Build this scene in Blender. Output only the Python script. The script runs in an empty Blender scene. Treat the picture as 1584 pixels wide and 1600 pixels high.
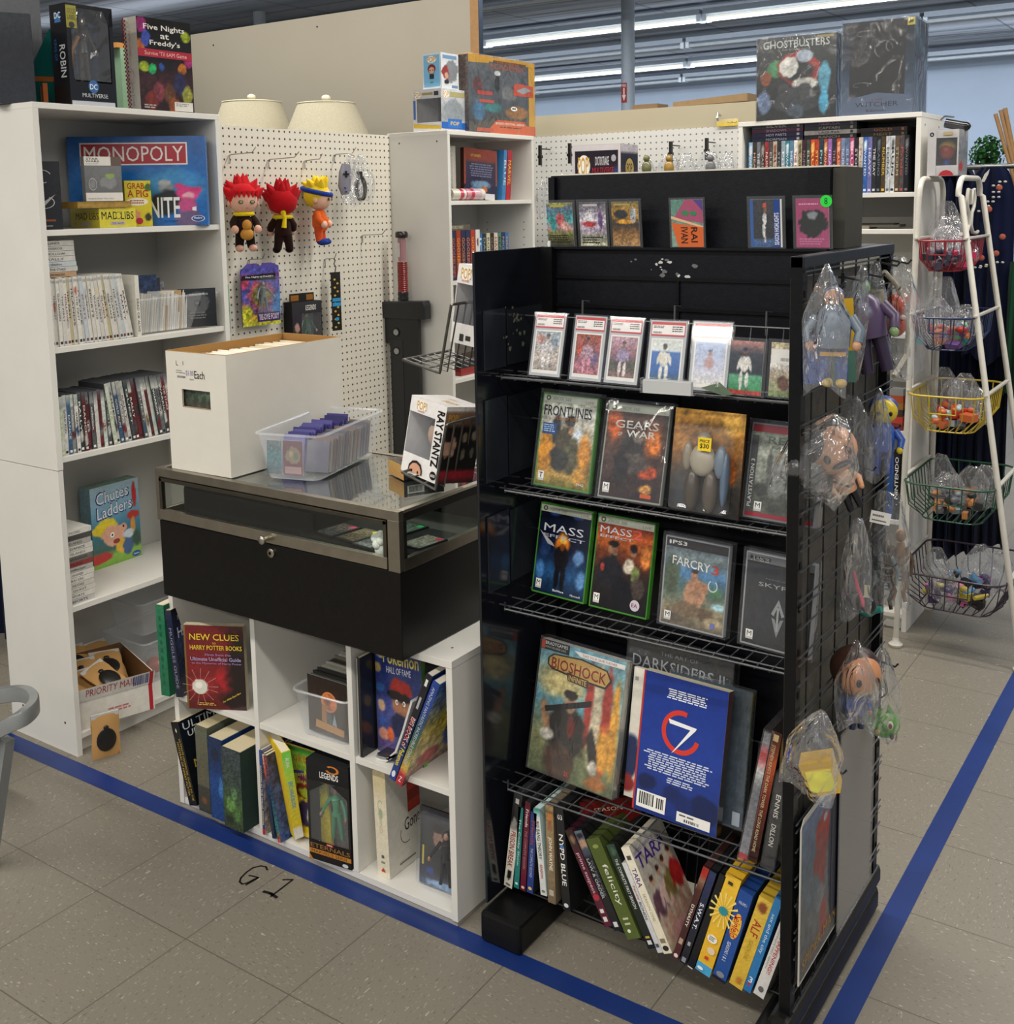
import bpy, math, random
import numpy as np
from mathutils import Matrix, Vector
S = bpy.context.scene
COL = S.collection
R_ = math.radians
random.seed(7)
# ------------------------------------------------------------------ camera
CAM = (2.40811933, -1.39142649, 1.5311434)
YAW, PITCH, ROLL, FPX, CX, CY = -0.602928325, -0.129688054, -0.0176299380, 1734.02677, 785.820101, 543.027865
def _rot():
    f = np.array([math.sin(YAW)*math.cos(PITCH), math.cos(YAW)*math.cos(PITCH), math.sin(PITCH)])
    r = np.array([math.cos(YAW), -math.sin(YAW), 0.]); u = np.cross(r, f)
    cr, sr = math.cos(ROLL), math.sin(ROLL)
    return np.array([cr*r+sr*u, -sr*r+cr*u, f])
RC = _rot()
cd = bpy.data.cameras.new('camera'); cam = bpy.data.objects.new('camera', cd); COL.objects.link(cam)
mw = Matrix.Identity(4)
for i in range(3):
    mw[i][0] = RC[0][i]; mw[i][1] = RC[1][i]; mw[i][2] = -RC[2][i]; mw[i][3] = CAM[i]
cam.matrix_world = mw
cd.sensor_fit = 'HORIZONTAL'; cd.sensor_width = 36; cd.lens = FPX/1584*36
cd.shift_x = (792-CX)/1584; cd.shift_y = (CY-800)/1584
cd.clip_start = .05; cd.clip_end = 100
S.camera = cam
# ------------------------------------------------------------------ world, lights, exposure
w = bpy.data.worlds.new('world'); S.world = w; w.use_nodes = True
w.node_tree.nodes['Background'].inputs[0].default_value = (.86, .9, 1, 1)
w.node_tree.nodes['Background'].inputs[1].default_value = .30
S.view_settings.view_transform = 'Standard'; S.view_settings.look = 'None'
S.view_settings.exposure = 0.0; S.view_settings.gamma = 1; S.view_settings.use_curve_mapping = False
def area(x, y, z, sx, sy, e, col=(1, .95, .86)):
    l = bpy.data.lights.new('tube_row_light', 'AREA'); l.shape = 'RECTANGLE'; l.size = sx; l.size_y = sy
    l.energy = e; l.color = col
    o = bpy.data.objects.new('tube_row_light', l); COL.objects.link(o); o.location = (x, y, z); return o
area(1.4, -4.2, 3.2, 9, .25, 235)
area(1.6, -1.5, 3.2, 7, .25, 150)
area(.6, 2.0, 3.2, 8, .25, 190)
area(-.6, 5.1, 3.2, 9, .25, 170, (.93, .96, 1))
for x_, y_, e_ in ((-3, 8.24, 170), (-4, 11.35, 190)):
    area(x_, y_, 3.12, 12, .25, e_, (.85, .92, 1)).rotation_euler = (R_(38), 0, 0)
    area(x_, y_, 3.08, 12, .25, 26, (.85, .92, 1)).rotation_euler = (R_(180), 0, 0)   # the tubes also light the ceiling
area(-1.5, 5.1, 3.08, 12, .25, 25, (.93, .96, 1)).rotation_euler = (R_(180), 0, 0)
# ------------------------------------------------------------------ helpers
def at(px, py, ax, val):
    d = RC.T @ np.array([(px-CX)/FPX, -(py-CY)/FPX, 1.]); i = 'xyz'.index(ax)
    t = (val-CAM[i])/d[i]; return Vector([CAM[k]+d[k]*t for k in range(3)])
def lin(c):
    if isinstance(c, str):
        c = c.lstrip('#')
        if len(c) == 3: c = ''.join(a*2 for a in c)
        c = [int(c[i:i+2], 16)/255 for i in (0, 2, 4)]
    return tuple((x/12.92 if x <= .04045 else ((x+.055)/1.055)**2.4) for x in c)
def rgb(c):
    c = c.lstrip('#')
    if len(c) == 3: c = ''.join(a*2 for a in c)
    return [int(c[i:i+2], 16)/255 for i in (0, 2, 4)]
MATS = {}
def mat(name, rough=.5, metal=0, noise=(40, .06), bump=None, spec=.5, coat=0, sheen=0, emit=0):
    if name in MATS: return MATS[name]
    m = bpy.data.materials.new(name); m.use_nodes = True; nt = m.node_tree; N = nt.nodes; L = nt.links
    b = N['Principled BSDF']; a = N.new('ShaderNodeAttribute'); a.attribute_name = 'Col'
    tc = N.new('ShaderNodeTexCoord'); nz = N.new('ShaderNodeTexNoise'); nz.inputs['Scale'].default_value = noise[0]; nz.inputs['Detail'].default_value = 4
    L.new(tc.outputs['Object'], nz.inputs['Vector'])
    mr = N.new('ShaderNodeMapRange'); mr.inputs['To Min'].default_value = 1-noise[1]; mr.inputs['To Max'].default_value = 1+noise[1]
    mr.inputs['From Min'].default_value = .3; mr.inputs['From Max'].default_value = .7
    L.new(nz.outputs['Fac'], mr.inputs['Value'])
    mx = N.new('ShaderNodeVectorMath'); mx.operation = 'SCALE'
    L.new(a.outputs['Color'], mx.inputs[0]); L.new(mr.outputs[0], mx.inputs['Scale']); L.new(mx.outputs[0], b.inputs['Base Color'])
    b.inputs['Roughness'].default_value = rough; b.inputs['Metallic'].default_value = metal
    b.inputs['Specular IOR Level'].default_value = spec; b.inputs['Coat Weight'].default_value = coat; b.inputs['Coat Roughness'].default_value = .08
    b.inputs['Sheen Weight'].default_value = sheen
    if bump:
        n2 = N.new('ShaderNodeTexNoise'); n2.inputs['Scale'].default_value = bump[0]; n2.inputs['Detail'].default_value = 3
        L.new(tc.outputs['Object'], n2.inputs['Vector'])
        bp = N.new('ShaderNodeBump'); bp.inputs['Strength'].default_value = bump[1]; bp.inputs['Distance'].default_value = .01
        L.new(n2.outputs['Fac'], bp.inputs['Height']); L.new(bp.outputs[0], b.inputs['Normal'])
        if coat: L.new(bp.outputs[0], b.inputs['Coat Normal'])
    if emit:
        L.new(a.outputs['Color'], b.inputs['Emission Color']); b.inputs['Emission Strength'].default_value = emit
    MATS[name] = m; return m
def clearmat(name, tint=(.97, .98, 1), haze=.06, bump=None, rough=.05, gl=.5, power=.35, hz=(.8, .82, .85)):
    if name in MATS: return MATS[name]
    m = bpy.data.materials.new(name); m.use_nodes = True; nt = m.node_tree; N = nt.nodes; L = nt.links
    N.clear(); out = N.new('ShaderNodeOutputMaterial')
    tr = N.new('ShaderNodeBsdfTransparent'); tr.inputs[0].default_value = (*tint, 1)
    df = N.new('ShaderNodeBsdfDiffuse'); df.inputs[0].default_value = (*hz, 1)
    g = N.new('ShaderNodeBsdfGlossy'); g.inputs['Roughness'].default_value = rough; g.inputs[0].default_value = (1, 1, 1, 1)
    lw = N.new('ShaderNodeLayerWeight'); lw.inputs['Blend'].default_value = power
    mu = N.new('ShaderNodeMath'); mu.operation = 'MULTIPLY'; mu.inputs[1].default_value = gl; mu.use_clamp = True
    ad = N.new('ShaderNodeMath'); ad.operation = 'ADD'; ad.inputs[1].default_value = .03
    lw.inputs['Blend'].default_value = .5
    pw = N.new('ShaderNodeMath'); pw.operation = 'POWER'; pw.inputs[1].default_value = 3.2 if power < .38 else 2.2; L.new(lw.outputs['Facing'], pw.inputs[0]); L.new(pw.outputs[0], mu.inputs[0]); L.new(mu.outputs[0], ad.inputs[0])
    m1 = N.new('ShaderNodeMixShader'); m1.inputs[0].default_value = haze; L.new(tr.outputs[0], m1.inputs[1]); L.new(df.outputs[0], m1.inputs[2])
    m2 = N.new('ShaderNodeMixShader'); L.new(ad.outputs[0], m2.inputs[0]); L.new(m1.outputs[0], m2.inputs[1]); L.new(g.outputs[0], m2.inputs[2])
    if bump:
        tc = N.new('ShaderNodeTexCoord'); mp = N.new('ShaderNodeMapping'); mp.inputs['Scale'].default_value = (1, 1, .45)
        n2 = N.new('ShaderNodeTexNoise'); n2.inputs['Scale'].default_value = bump[0]; n2.inputs['Detail'].default_value = 2; n2.inputs['Distortion'].default_value = .8
        L.new(tc.outputs['Object'], mp.inputs[0]); L.new(mp.outputs[0], n2.inputs['Vector'])
        bp = N.new('ShaderNodeBump'); bp.inputs['Strength'].default_value = bump[1]; bp.inputs['Distance'].default_value = .02
        L.new(n2.outputs['Fac'], bp.inputs['Height'])
        for s in (g, lw, df): L.new(bp.outputs[0], s.inputs['Normal'])
    L.new(m2.outputs[0], out.inputs[0]); MATS[name] = m; return m
PRINT = mat('printed_card', .42, noise=(60, .04), spec=.4)
GLOSS = mat('glossy_print', .2, noise=(60, .03), spec=.5, coat=.3)
MATTE = mat('matte_card', .75, noise=(50, .06), spec=.25)
FABRIC = mat('soft_fabric', .95, noise=(300, .14), bump=(400, .25), spec=.1, sheen=.06)
METAL = mat('brushed_steel', .34, 1, noise=(25, .1))
WIRE = mat('black_wire', .3, .2, noise=(60, .1), spec=.6)
ENAMEL = mat('white_enamel', .35, 0, noise=(40, .04), spec=.5)
LAM = mat('white_laminate', .45, 0, noise=(6, .025), spec=.35)
BLAM = mat('black_laminate', .38, 0, noise=(90, .25), bump=(250, .04), spec=.28)
GBLK = mat('glossy_black_panel', .12, 0, noise=(9, .25), bump=(4, .02), spec=.6)
PLAST = mat('moulded_plastic', .3, 0, noise=(20, .05), spec=.5)
CARD = mat('cardboard', .85, 0, noise=(14, .02), bump=(60, .03), spec=.2)
CLEAR = clearmat('clear_plastic', haze=.035, gl=.3, power=.3)
FILM = clearmat('cling_film', haze=.035, bump=(22, .35), gl=.6, power=.4, rough=.07)
BAG = clearmat('poly_bag', haze=.07, bump=(38, 1.0), gl=1.3, power=.5, rough=.06)
BIN = clearmat('frosted_bin', haze=.17, gl=.2, rough=.2, hz=(.85, .87, .88))
GLASS = clearmat('display_glass', tint=(.96, .985, .97), haze=.0, gl=.15, power=.3, rough=.02)
GLASST = clearmat('display_glass_top', tint=(.86, .93, .90), haze=.02, gl=.8, power=.45, rough=.02)

_T = {}
def tmesh(s, bold=False):
    k = (s, bold)
    if k in _T: return _T[k]
    c = bpy.data.curves.new('t', 'FONT'); c.body = s; c.resolution_u = 2; c.fill_mode = 'FRONT'
    if bold and 'M' not in s: c.offset = .012
    o = bpy.data.objects.new('t', c); me = o.to_mesh()
    v = np.array([(a.co.x, a.co.y) for a in me.vertices]) if len(me.vertices) else np.zeros((0, 2)); f = [tuple(p.vertices) for p in me.polygons]
    o.to_mesh_clear(); bpy.data.objects.remove(o); bpy.data.curves.remove(c)
    if len(v): mn = v.min(0); mx = v.max(0); v = (v-mn)/np.maximum(mx-mn, 1e-6)
    # face orientation check
    if f:
        a, b, c3 = [v[i] for i in f[0][:3]]
    _T[k] = (v, f); return _T[k]
_rng = np.random.RandomState(3); _LAT = _rng.rand(64, 64)
def vnoise(x, y):
    xi = np.floor(x).astype(int); yi = np.floor(y).astype(int); fx = x-xi; fy = y-yi
    fx = fx*fx*(3-2*fx); fy = fy*fy*(3-2*fy); g = lambda a, b: _LAT[a % 64, b % 64]
    return (g(xi, yi)*(1-fx)+g(xi+1, yi)*fx)*(1-fy)+(g(xi, yi+1)*(1-fx)+g(xi+1, yi+1)*fx)*fy
def paint(sp, U, V, seed, asp=1.4):
    g = sp.get('g', ['888888', '888888'])
    if isinstance(g[0], str): g = [(i/(max(1, len(g)-1)), c) for i, c in enumerate(g)]
    c = np.zeros(U.shape+(3,))
    for k in range(3): c[..., k] = np.interp(V+(U-.5)*sp.get('sk', 0), [a for a, _ in g], [rgb(b)[k] for _, b in g])
    for b in sp.get('b', []):
        u, v, ru, rv, col = b[:5]; soft = b[5] if len(b) > 5 else .4; an = math.radians(b[6]) if len(b) > 6 else 0
        du = (U-u); dv = (V-v)*asp; x = du*math.cos(an)+dv*math.sin(an); y = -du*math.sin(an)+dv*math.cos(an)
        d = np.sqrt((x/ru)**2+(y/(rv*asp))**2)+(vnoise(U*9+seed, V*11+seed)-.5)*.28+(vnoise(U*23+seed, V*27+seed)-.5)*.2
        a = np.clip((1-d)/(soft*.6), 0, 1)[..., None]; c = c*(1-a)+np.array(rgb(col))*a
    n = sp.get('n', .12); ns = sp.get('ns', 14)
    nn = (vnoise(U*ns+seed*3.1, V*ns*asp+seed)-.5)*.6+(vnoise(U*ns*2.7+seed, V*ns*2.7*asp)-.5)*.5+(vnoise(U*ns*5.3+seed, V*ns*5.3*asp)-.5)*.6
    c = np.clip(c*(1+nn[..., None]*n*2.2), 0, 1)
    return np.where(c <= .04045, c/12.92, ((c+.055)/1.055)**2.4)
EPS = .00022
class M:
    def __init__(s): s.v = []; s.f = []; s.c = []; s.mi = []; s.mats = []; s.x = Matrix.Identity(4); s.seed = random.randint(0, 60)
    def mid(s, m):
        if m not in s.mats: s.mats.append(m)
        return s.mats.index(m)
    def add(s, V, F, col, m):
        n = len(s.v); x = s.x; i = s.mid(m); s.v += [tuple(x @ Vector(a)) for a in V]
        per = isinstance(col, list)
        if not per: col = lin(col)
        for k, f in enumerate(F):
            s.f.append(tuple(n+j for j in f)); s.mi.append(i)
            if per: s.c += [lin(col[k])]*len(f)
            else: s.c += [col]*len(f)
        return s
    def box(s, x0, x1, y0, y1, z0, z1, col, m=MATTE):
        V = [(x, y, z) for z in (z0, z1) for y in (y0, y1) for x in (x0, x1)]
        F = [(0, 2, 3, 1), (4, 5, 7, 6), (0, 1, 5, 4), (2, 6, 7, 3), (0, 4, 6, 2), (1, 3, 7, 5)]  # -z +z -y +y -x +x
        return s.add(V, F, col, m)
    def hexa(s, V, col, m=MATTE):
        return s.add(V, [(0, 2, 3, 1), (4, 5, 7, 6), (0, 1, 5, 4), (2, 6, 7, 3), (0, 4, 6, 2), (1, 3, 7, 5)], col, m)
    def poly(s, P, col, m=MATTE): return s.add(P, [tuple(range(len(P)))], col, m)
    def prism(s, P, ax, a, b, col, m=MATTE):
        n = len(P)
        def mk(p, t): return {'x': (t, p[0], p[1]), 'y': (p[0], t, p[1]), 'z': (p[0], p[1], t)}[ax]
        V = [mk(p, a) for p in P]+[mk(p, b) for p in P]
        F = [tuple(range(n))[::-1], tuple(range(n, 2*n))]+[(i, (i+1) % n, n+(i+1) % n, n+i) for i in range(n)]
        return s.add(V, F, col, m)
    def tube(s, P, r, col, m=WIRE, seg=6, closed=False):
        P = [Vector(p) for p in P]; n = len(P); V = []; pn = None
        for i, p in enumerate(P):
            a = P[i-1] if (i > 0 or closed) else p; b = P[(i+1) % n] if (i < n-1 or closed) else p
            d = (b-a).normalized()
            if pn is None:
                pn = d.orthogonal().normalized()
            pn = (pn-d*pn.dot(d)); pn = pn.normalized() if pn.length > 1e-6 else d.orthogonal().normalized()
            q = d.cross(pn); rr = r[i] if isinstance(r, (list, tuple)) else r
            for k in range(seg):
                t = 2*math.pi*k/seg; V.append(p+(pn*math.cos(t)+q*math.sin(t))*rr)
        F = []
        for i in range(n if closed else n-1):
            for k in range(seg):
                a = i*seg; b = ((i+1) % n)*seg; F.append((a+k, a+(k+1) % seg, b+(k+1) % seg, b+k))
        if not closed: F += [tuple(range(seg))[::-1], tuple((n-1)*seg+k for k in range(seg))]
        return s.add(V, F, col, m)
    def lathe(s, prof, c, col, m=PLAST, seg=20, axis='z'):
        V = []; F = []; n = len(prof)
        for r, h in prof:
            for k in range(seg):
                t = 2*math.pi*k/seg; a, b = r*math.cos(t), r*math.sin(t)
                V.append({'z': (c[0]+a, c[1]+b, c[2]+h), 'x': (c[0]+h, c[1]+a, c[2]+b), 'y': (c[0]+a, c[1]+h, c[2]+b)}[axis])
        for i in range(n-1):
            for k in range(seg): F.append((i*seg+k, i*seg+(k+1) % seg, (i+1)*seg+(k+1) % seg, (i+1)*seg+k))
        F += [tuple(range(seg))[::-1], tuple((n-1)*seg+k for k in range(seg))]
        return s.add(V, F, col, m)
    def ell(s, c, r, col, m=FABRIC, nu=16, nv=10, wob=0):
        V = [(c[0], c[1], c[2]-r[2])]; F = []
        for j in range(1, nv):
            ph = math.pi*j/nv
            for i in range(nu):
                t = 2*math.pi*i/nu; w_ = 1+wob*math.sin(3*t+2*ph)
                V.append((c[0]+r[0]*math.sin(ph)*math.cos(t)*w_, c[1]+r[1]*math.sin(ph)*math.sin(t)*w_, c[2]-r[2]*math.cos(ph)))
        V.append((c[0], c[1], c[2]+r[2])); n = len(V)-1
        for i in range(nu): F.append((0, 1+(i+1) % nu, 1+i)); F.append((n, n-nu+i, n-nu+(i+1) % nu))
        for j in range(nv-2):
            for i in range(nu): a = 1+j*nu; F.append((a+i, a+(i+1) % nu, a+nu+(i+1) % nu, a+nu+i))
        return s.add(V, F, col, m)
    def art(s, O, U, V, w, h, sp, m=PRINT, step=.0035, curve=0, base=True):
        """printed face: painted grid (spec g/b) plus crisp overlay shapes (spec o)"""
        O = Vector(O); U = Vector(U).normalized(); V = Vector(V).normalized(); N = U.cross(V)
        P = lambda u, v, e=0: O+U*(u*w)+V*(v*h)+N*(e+(curve*(4*u*(1-u)) if curve else 0))
        if base:
            plain = not sp.get('b') and sp.get('n', .12) == 0 and isinstance(sp['g'], list) and len(set(map(str, sp['g']))) == 1 and not curve
            nx = 1 if plain else max(2, min(70, int(w/step))); ny = 1 if plain else max(2, min(90, int(h/step)))
            gu = np.linspace(0, 1, nx+1); gv = np.linspace(0, 1, ny+1); UU, VV = np.meshgrid(gu, gv)
            C = paint(sp, UU, VV, s.seed, h/w); n = len(s.v); i = s.mid(m)
            s.v += [tuple(s.x @ P(u, v, EPS)) for v in gv for u in gu]
            for b in range(ny):
                for a in range(nx):
                    q = [(b, a), (b, a+1), (b+1, a+1), (b+1, a)]
                    s.f.append(tuple(n+y*(nx+1)+x for y, x in q)); s.mi.append(i); s.c += [tuple(C[y, x]) for y, x in q]
        e = EPS*2
        for o in sp.get('o', []):
            e += EPS*.6; k = o[0]
            if k == 'r':
                _, a, b, c, d, col = o[:6]
                if curve:
                    nn = 12; V2 = [P(a+(c-a)*t/nn, y, e) for t in range(nn+1) for y in (b, d)]
                    s.add(V2, [(2*t, 2*t+2, 2*t+3, 2*t+1) for t in range(nn)], col, m)
                else: s.poly([P(a, b, e), P(c, b, e), P(c, d, e), P(a, d, e)], col, m)
            elif k == 'e':
                _, a, b, ru, rv, col = o[:6]; s.poly([P(a+ru*math.cos(t*math.pi/12), b+rv*math.sin(t*math.pi/12), e) for t in range(24)], col, m)
            elif k == 'ring':
                _, a, b, ru, rv, col, th, t0, t1 = o; nn = 24; pts = []
                for t in range(nn+1):
                    an = math.radians(t0+(t1-t0)*t/nn); pts += [P(a+ru*math.cos(an), b+rv*math.sin(an), e), P(a+ru*(1-th)*math.cos(an), b+rv*(1-th)*math.sin(an), e)]
                s.add(pts, [(2*t, 2*t+2, 2*t+3, 2*t+1) for t in range(nn)], col, m)
            elif k == 'p': s.poly([P(a, b, e) for a, b in o[1]], o[2], m)
            elif k == 't':
                txt, a, b, c, d, col = o[1:7]; dr = o[7] if len(o) > 7 else 0; bold = o[8] if len(o) > 8 else True; sl = o[9] if len(o) > 9 else 0
                tv, tf = tmesh(txt, bold)
                if dr == 0: VV2 = [P(a+(c-a)*x, b+(d-b)*y+sl*x, e) for x, y in tv]
                elif dr == 1: VV2 = [P(a+(c-a)*y, d-(d-b)*x, e) for x, y in tv]
                else: VV2 = [P(c-(c-a)*y, b+(d-b)*x, e) for x, y in tv]
                s.add(VV2, tf, col, m)
            elif k == 'para':
                _, a, b, c, d, col, n_ = o[:7]; rr = random.Random(int(a*997+b*77+n_))
                for j in range(n_):
                    y = d-(d-b)*(j+.5)/n_; hh = (d-b)/n_*.27; L_ = (c-a)*rr.uniform(.8, 1); off = (c-a-L_)/2 if (len(o) > 7 and o[7]) else 0; x = a+off
                    while x < a+off+L_-.01:
                        wl = min(rr.uniform(.03, .1), a+off+L_-x); s.poly([P(x, y-hh, e), P(x+wl, y-hh, e), P(x+wl, y+hh, e), P(x, y+hh, e)], col, m); x += wl+.015
            elif k == 'bar':
                _, a, b, c, d, col = o; rr = random.Random(5); x = a
                while x < c-.004:
                    wl = rr.choice((.006, .01, .016)); s.poly([P(x, b, e), P(min(c, x+wl), b, e), P(min(c, x+wl), d, e), P(x, d, e)], col, m); x += wl+rr.choice((.006, .01))
        return s
    def wire(s, pts, r, col, m=WIRE): 
        for p in pts: s.tube(p, r, col, m, 5)
        return s
    def build(s, name, parent=None, smooth=False, bevel=0, solid=0):
        me = bpy.data.meshes.new(name); me.from_pydata(s.v, [], s.f)
        for m in s.mats: me.materials.append(m)
        me.polygons.foreach_set('material_index', s.mi)
        a = me.color_attributes.new('Col', 'FLOAT_COLOR', 'CORNER'); ar = np.ones((len(s.c), 4), dtype=np.float32); ar[:, :3] = np.array(s.c)
        a.data.foreach_set('color', ar.ravel())
        if smooth:
            me.polygons.foreach_set('use_smooth', [True]*len(s.f)); me.set_sharp_from_angle(angle=R_(50))
        me.update(); o = bpy.data.objects.new(name, me); COL.objects.link(o)
        if parent: o.parent = parent
        if bevel:
            b = o.modifiers.new('bevel', 'BEVEL'); b.width = bevel; b.segments = 2; b.limit_method = 'ANGLE'; b.angle_limit = R_(50)
        return o
def tag(o, label=None, cat=None, group=None, kind=None):
    if label: o['label'] = label
    if cat: o['category'] = cat
    if group: o['group'] = group
    if kind: o['kind'] = kind
    return o
def thing(name, label, cat, loc=(0, 0, 0), rz=0, group=None, lean=0, roll=0):
    o = bpy.data.objects.new(name, None); COL.objects.link(o); o.empty_display_size = .05
    o.matrix_world = Matrix.Translation(loc) @ Matrix.Rotation(R_(rz), 4, 'Z') @ Matrix.Rotation(R_(-lean), 4, 'X') @ Matrix.Rotation(R_(-roll), 4, 'Y')
    return tag(o, label, cat, group)
def single(m, name, label, cat, loc=(0, 0, 0), rz=0, group=None, lean=0, roll=0, **k):
    o = m.build(name, **k)
    o.matrix_world = Matrix.Translation(loc) @ Matrix.Rotation(R_(rz), 4, 'Z') @ Matrix.Rotation(R_(-lean), 4, 'X') @ Matrix.Rotation(R_(-roll), 4, 'Y')
    return tag(o, label, cat, group)
def structure(m, name, **k): return tag(m.build(name, **k), kind='structure')
ORD = ['first', 'second', 'third', 'fourth', 'fifth', 'sixth', 'seventh', 'eighth', 'ninth', 'tenth', 'eleventh', 'twelfth', 'thirteenth', 'fourteenth', 'fifteenth', 'sixteenth', 'seventeenth', 'eighteenth', 'nineteenth', 'twentieth'] + ['twenty-'+a for a in ('first', 'second', 'third', 'fourth', 'fifth', 'sixth', 'seventh', 'eighth', 'ninth')] + ['thirtieth', 'thirty-first', 'thirty-second', 'thirty-third', 'thirty-fourth', 'thirty-fifth', 'thirty-sixth', 'thirty-seventh', 'thirty-eighth']
def lerp(a, b, t): return a+(b-a)*t
def blob_fig(u, v, s, skin, top, legs, hair):
    """soft generic person for a printed picture, feet at v, height s"""
    return [(u-.22*s*.5, v+.22*s, .075*s, .24*s, legs, .4), (u+.22*s*.5, v+.22*s, .075*s, .24*s, legs, .4), (u, v+.58*s, .2*s, .22*s, top, .4),
            (u-.2*s, v+.58*s, .07*s, .2*s, top, .5, -14), (u+.2*s, v+.58*s, .07*s, .2*s, top, .5, 14), (u, v+.88*s, .085*s, .085*s, skin, .4), (u, v+.93*s, .09*s, .05*s, hair, .4)]
# ================================================================== SETTING
def floor_mat():
    m = bpy.data.materials.new('vinyl_tile'); m.use_nodes = True; nt = m.node_tree; N = nt.nodes; L = nt.links; b = N['Principled BSDF']
    tc = N.new('ShaderNodeTexCoord'); sx = N.new('ShaderNodeSeparateXYZ'); L.new(tc.outputs['Object'], sx.inputs[0])
    def math_(op, a, b_=None, c=None, clamp=False):
        n = N.new('ShaderNodeMath'); n.operation = op; n.use_clamp = clamp
        for i, q in enumerate((a, b_, c)):
            if q is None: continue
            if isinstance(q, (int, float)): n.inputs[i].default_value = q
            else: L.new(q, n.inputs[i])
        return n.outputs[0]
    T = .3048
    ux = math_('DIVIDE', sx.outputs[0], T); uy = math_('DIVIDE', sx.outputs[1], T)
    d = []
    for u in (ux, uy):
        f = math_('FRACT', u); g = math_('ABSOLUTE', math_('SUBTRACT', f, .5)); d.append(math_('GREATER_THAN', g, .4955))
    seam = math_('MAXIMUM', d[0], d[1])
    par = math_('MODULO', math_('ADD', math_('FLOOR', ux), math_('FLOOR', uy)), 2)
    par = math_('GREATER_THAN', math_('ABSOLUTE', par), .5)
    def flecks(sc, thr, off):
        outs = []
        for k in (0, 1):
            mp = N.new('ShaderNodeMapping'); mp.inputs['Scale'].default_value = (sc, sc*.32, 1) if k else (sc*.32, sc, 1); mp.inputs['Location'].default_value = (off, off, 0)
            mp.inputs['Rotation'].default_value = (0, 0, .3)
            L.new(tc.outputs['Object'], mp.inputs[0]); n = N.new('ShaderNodeTexNoise'); n.inputs['Scale'].default_value = 1; n.inputs['Detail'].default_value = 1.5; L.new(mp.outputs[0], n.inputs['Vector'])
            outs.append(math_('GREATER_THAN', n.outputs['Fac'], thr))
        mx = N.new('ShaderNodeMix'); mx.data_type = 'FLOAT'; L.new(par, mx.inputs['Factor']); L.new(outs[0], mx.inputs['A']); L.new(outs[1], mx.inputs['B']); return mx.outputs['Result']
    def mixc(fac, a, b_):
        n = N.new('ShaderNodeMix'); n.data_type = 'RGBA'
        if isinstance(fac, (int, float)): n.inputs['Factor'].default_value = fac
        else: L.new(fac, n.inputs['Factor'])
        for nm, q in (('A', a), ('B', b_)):
            if isinstance(q, tuple): n.inputs[nm].default_value = (*q, 1)
            else: L.new(q, n.inputs[nm])
        return n.outputs['Result']
    nz = N.new('ShaderNodeTexNoise'); nz.inputs['Scale'].default_value = 1.3; nz.inputs['Detail'].default_value = 5; L.new(tc.outputs['Object'], nz.inputs['Vector'])
    base = mixc(nz.outputs['Fac'], lin('746f66'), lin('878175'))
    c = mixc(flecks(210, .665, 0), base, lin('979186')); c = mixc(flecks(230, .665, 5), c, lin('6b665d')); c = mixc(flecks(130, .715, 9), c, lin('a8a296'))
    c = mixc(math_('MULTIPLY', seam, .75), c, lin('4f4b44'))
    # wide flat dents and dust marks
    L.new(c, b.inputs['Base Color']); b.inputs['Roughness'].default_value = .42; b.inputs['Specular IOR Level'].default_value = .35
    return m
def ceil_mat():
    m = bpy.data.materials.new('ceiling_tile'); m.use_nodes = True; nt = m.node_tree; N = nt.nodes; L = nt.links; b = N['Principled BSDF']
    tc = N.new('ShaderNodeTexCoord'); br = N.new('ShaderNodeTexBrick'); br.offset = 0; br.inputs['Scale'].default_value = 1
    br.inputs['Brick Width'].default_value = 1.22; br.inputs['Row Height'].default_value = .61; br.inputs['Mortar Size'].default_value = .012
    br.inputs['Color1'].default_value = (*lin('8d939d'), 1); br.inputs['Color2'].default_value = (*lin('7f858f'), 1); br.inputs['Mortar'].default_value = (*lin('5d626c'), 1)
    L.new(tc.outputs['Object'], br.inputs['Vector']); L.new(br.outputs['Color'], b.inputs['Base Color']); b.inputs['Roughness'].default_value = .9
    nz = N.new('ShaderNodeTexNoise'); nz.inputs['Scale'].default_value = 1.2; mp = N.new('ShaderNodeMapping'); mp.inputs['Scale'].default_value = (.25, 2.2, 1); L.new(tc.outputs['Object'], mp.inputs[0]); L.new(mp.outputs[0], nz.inputs['Vector'])
    bp = N.new('ShaderNodeBump'); bp.inputs['Strength'].default_value = .7; bp.inputs['Distance'].default_value = .25; L.new(nz.outputs['Fac'], bp.inputs['Height']); L.new(bp.outputs[0], b.inputs['Normal'])
    return m
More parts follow.
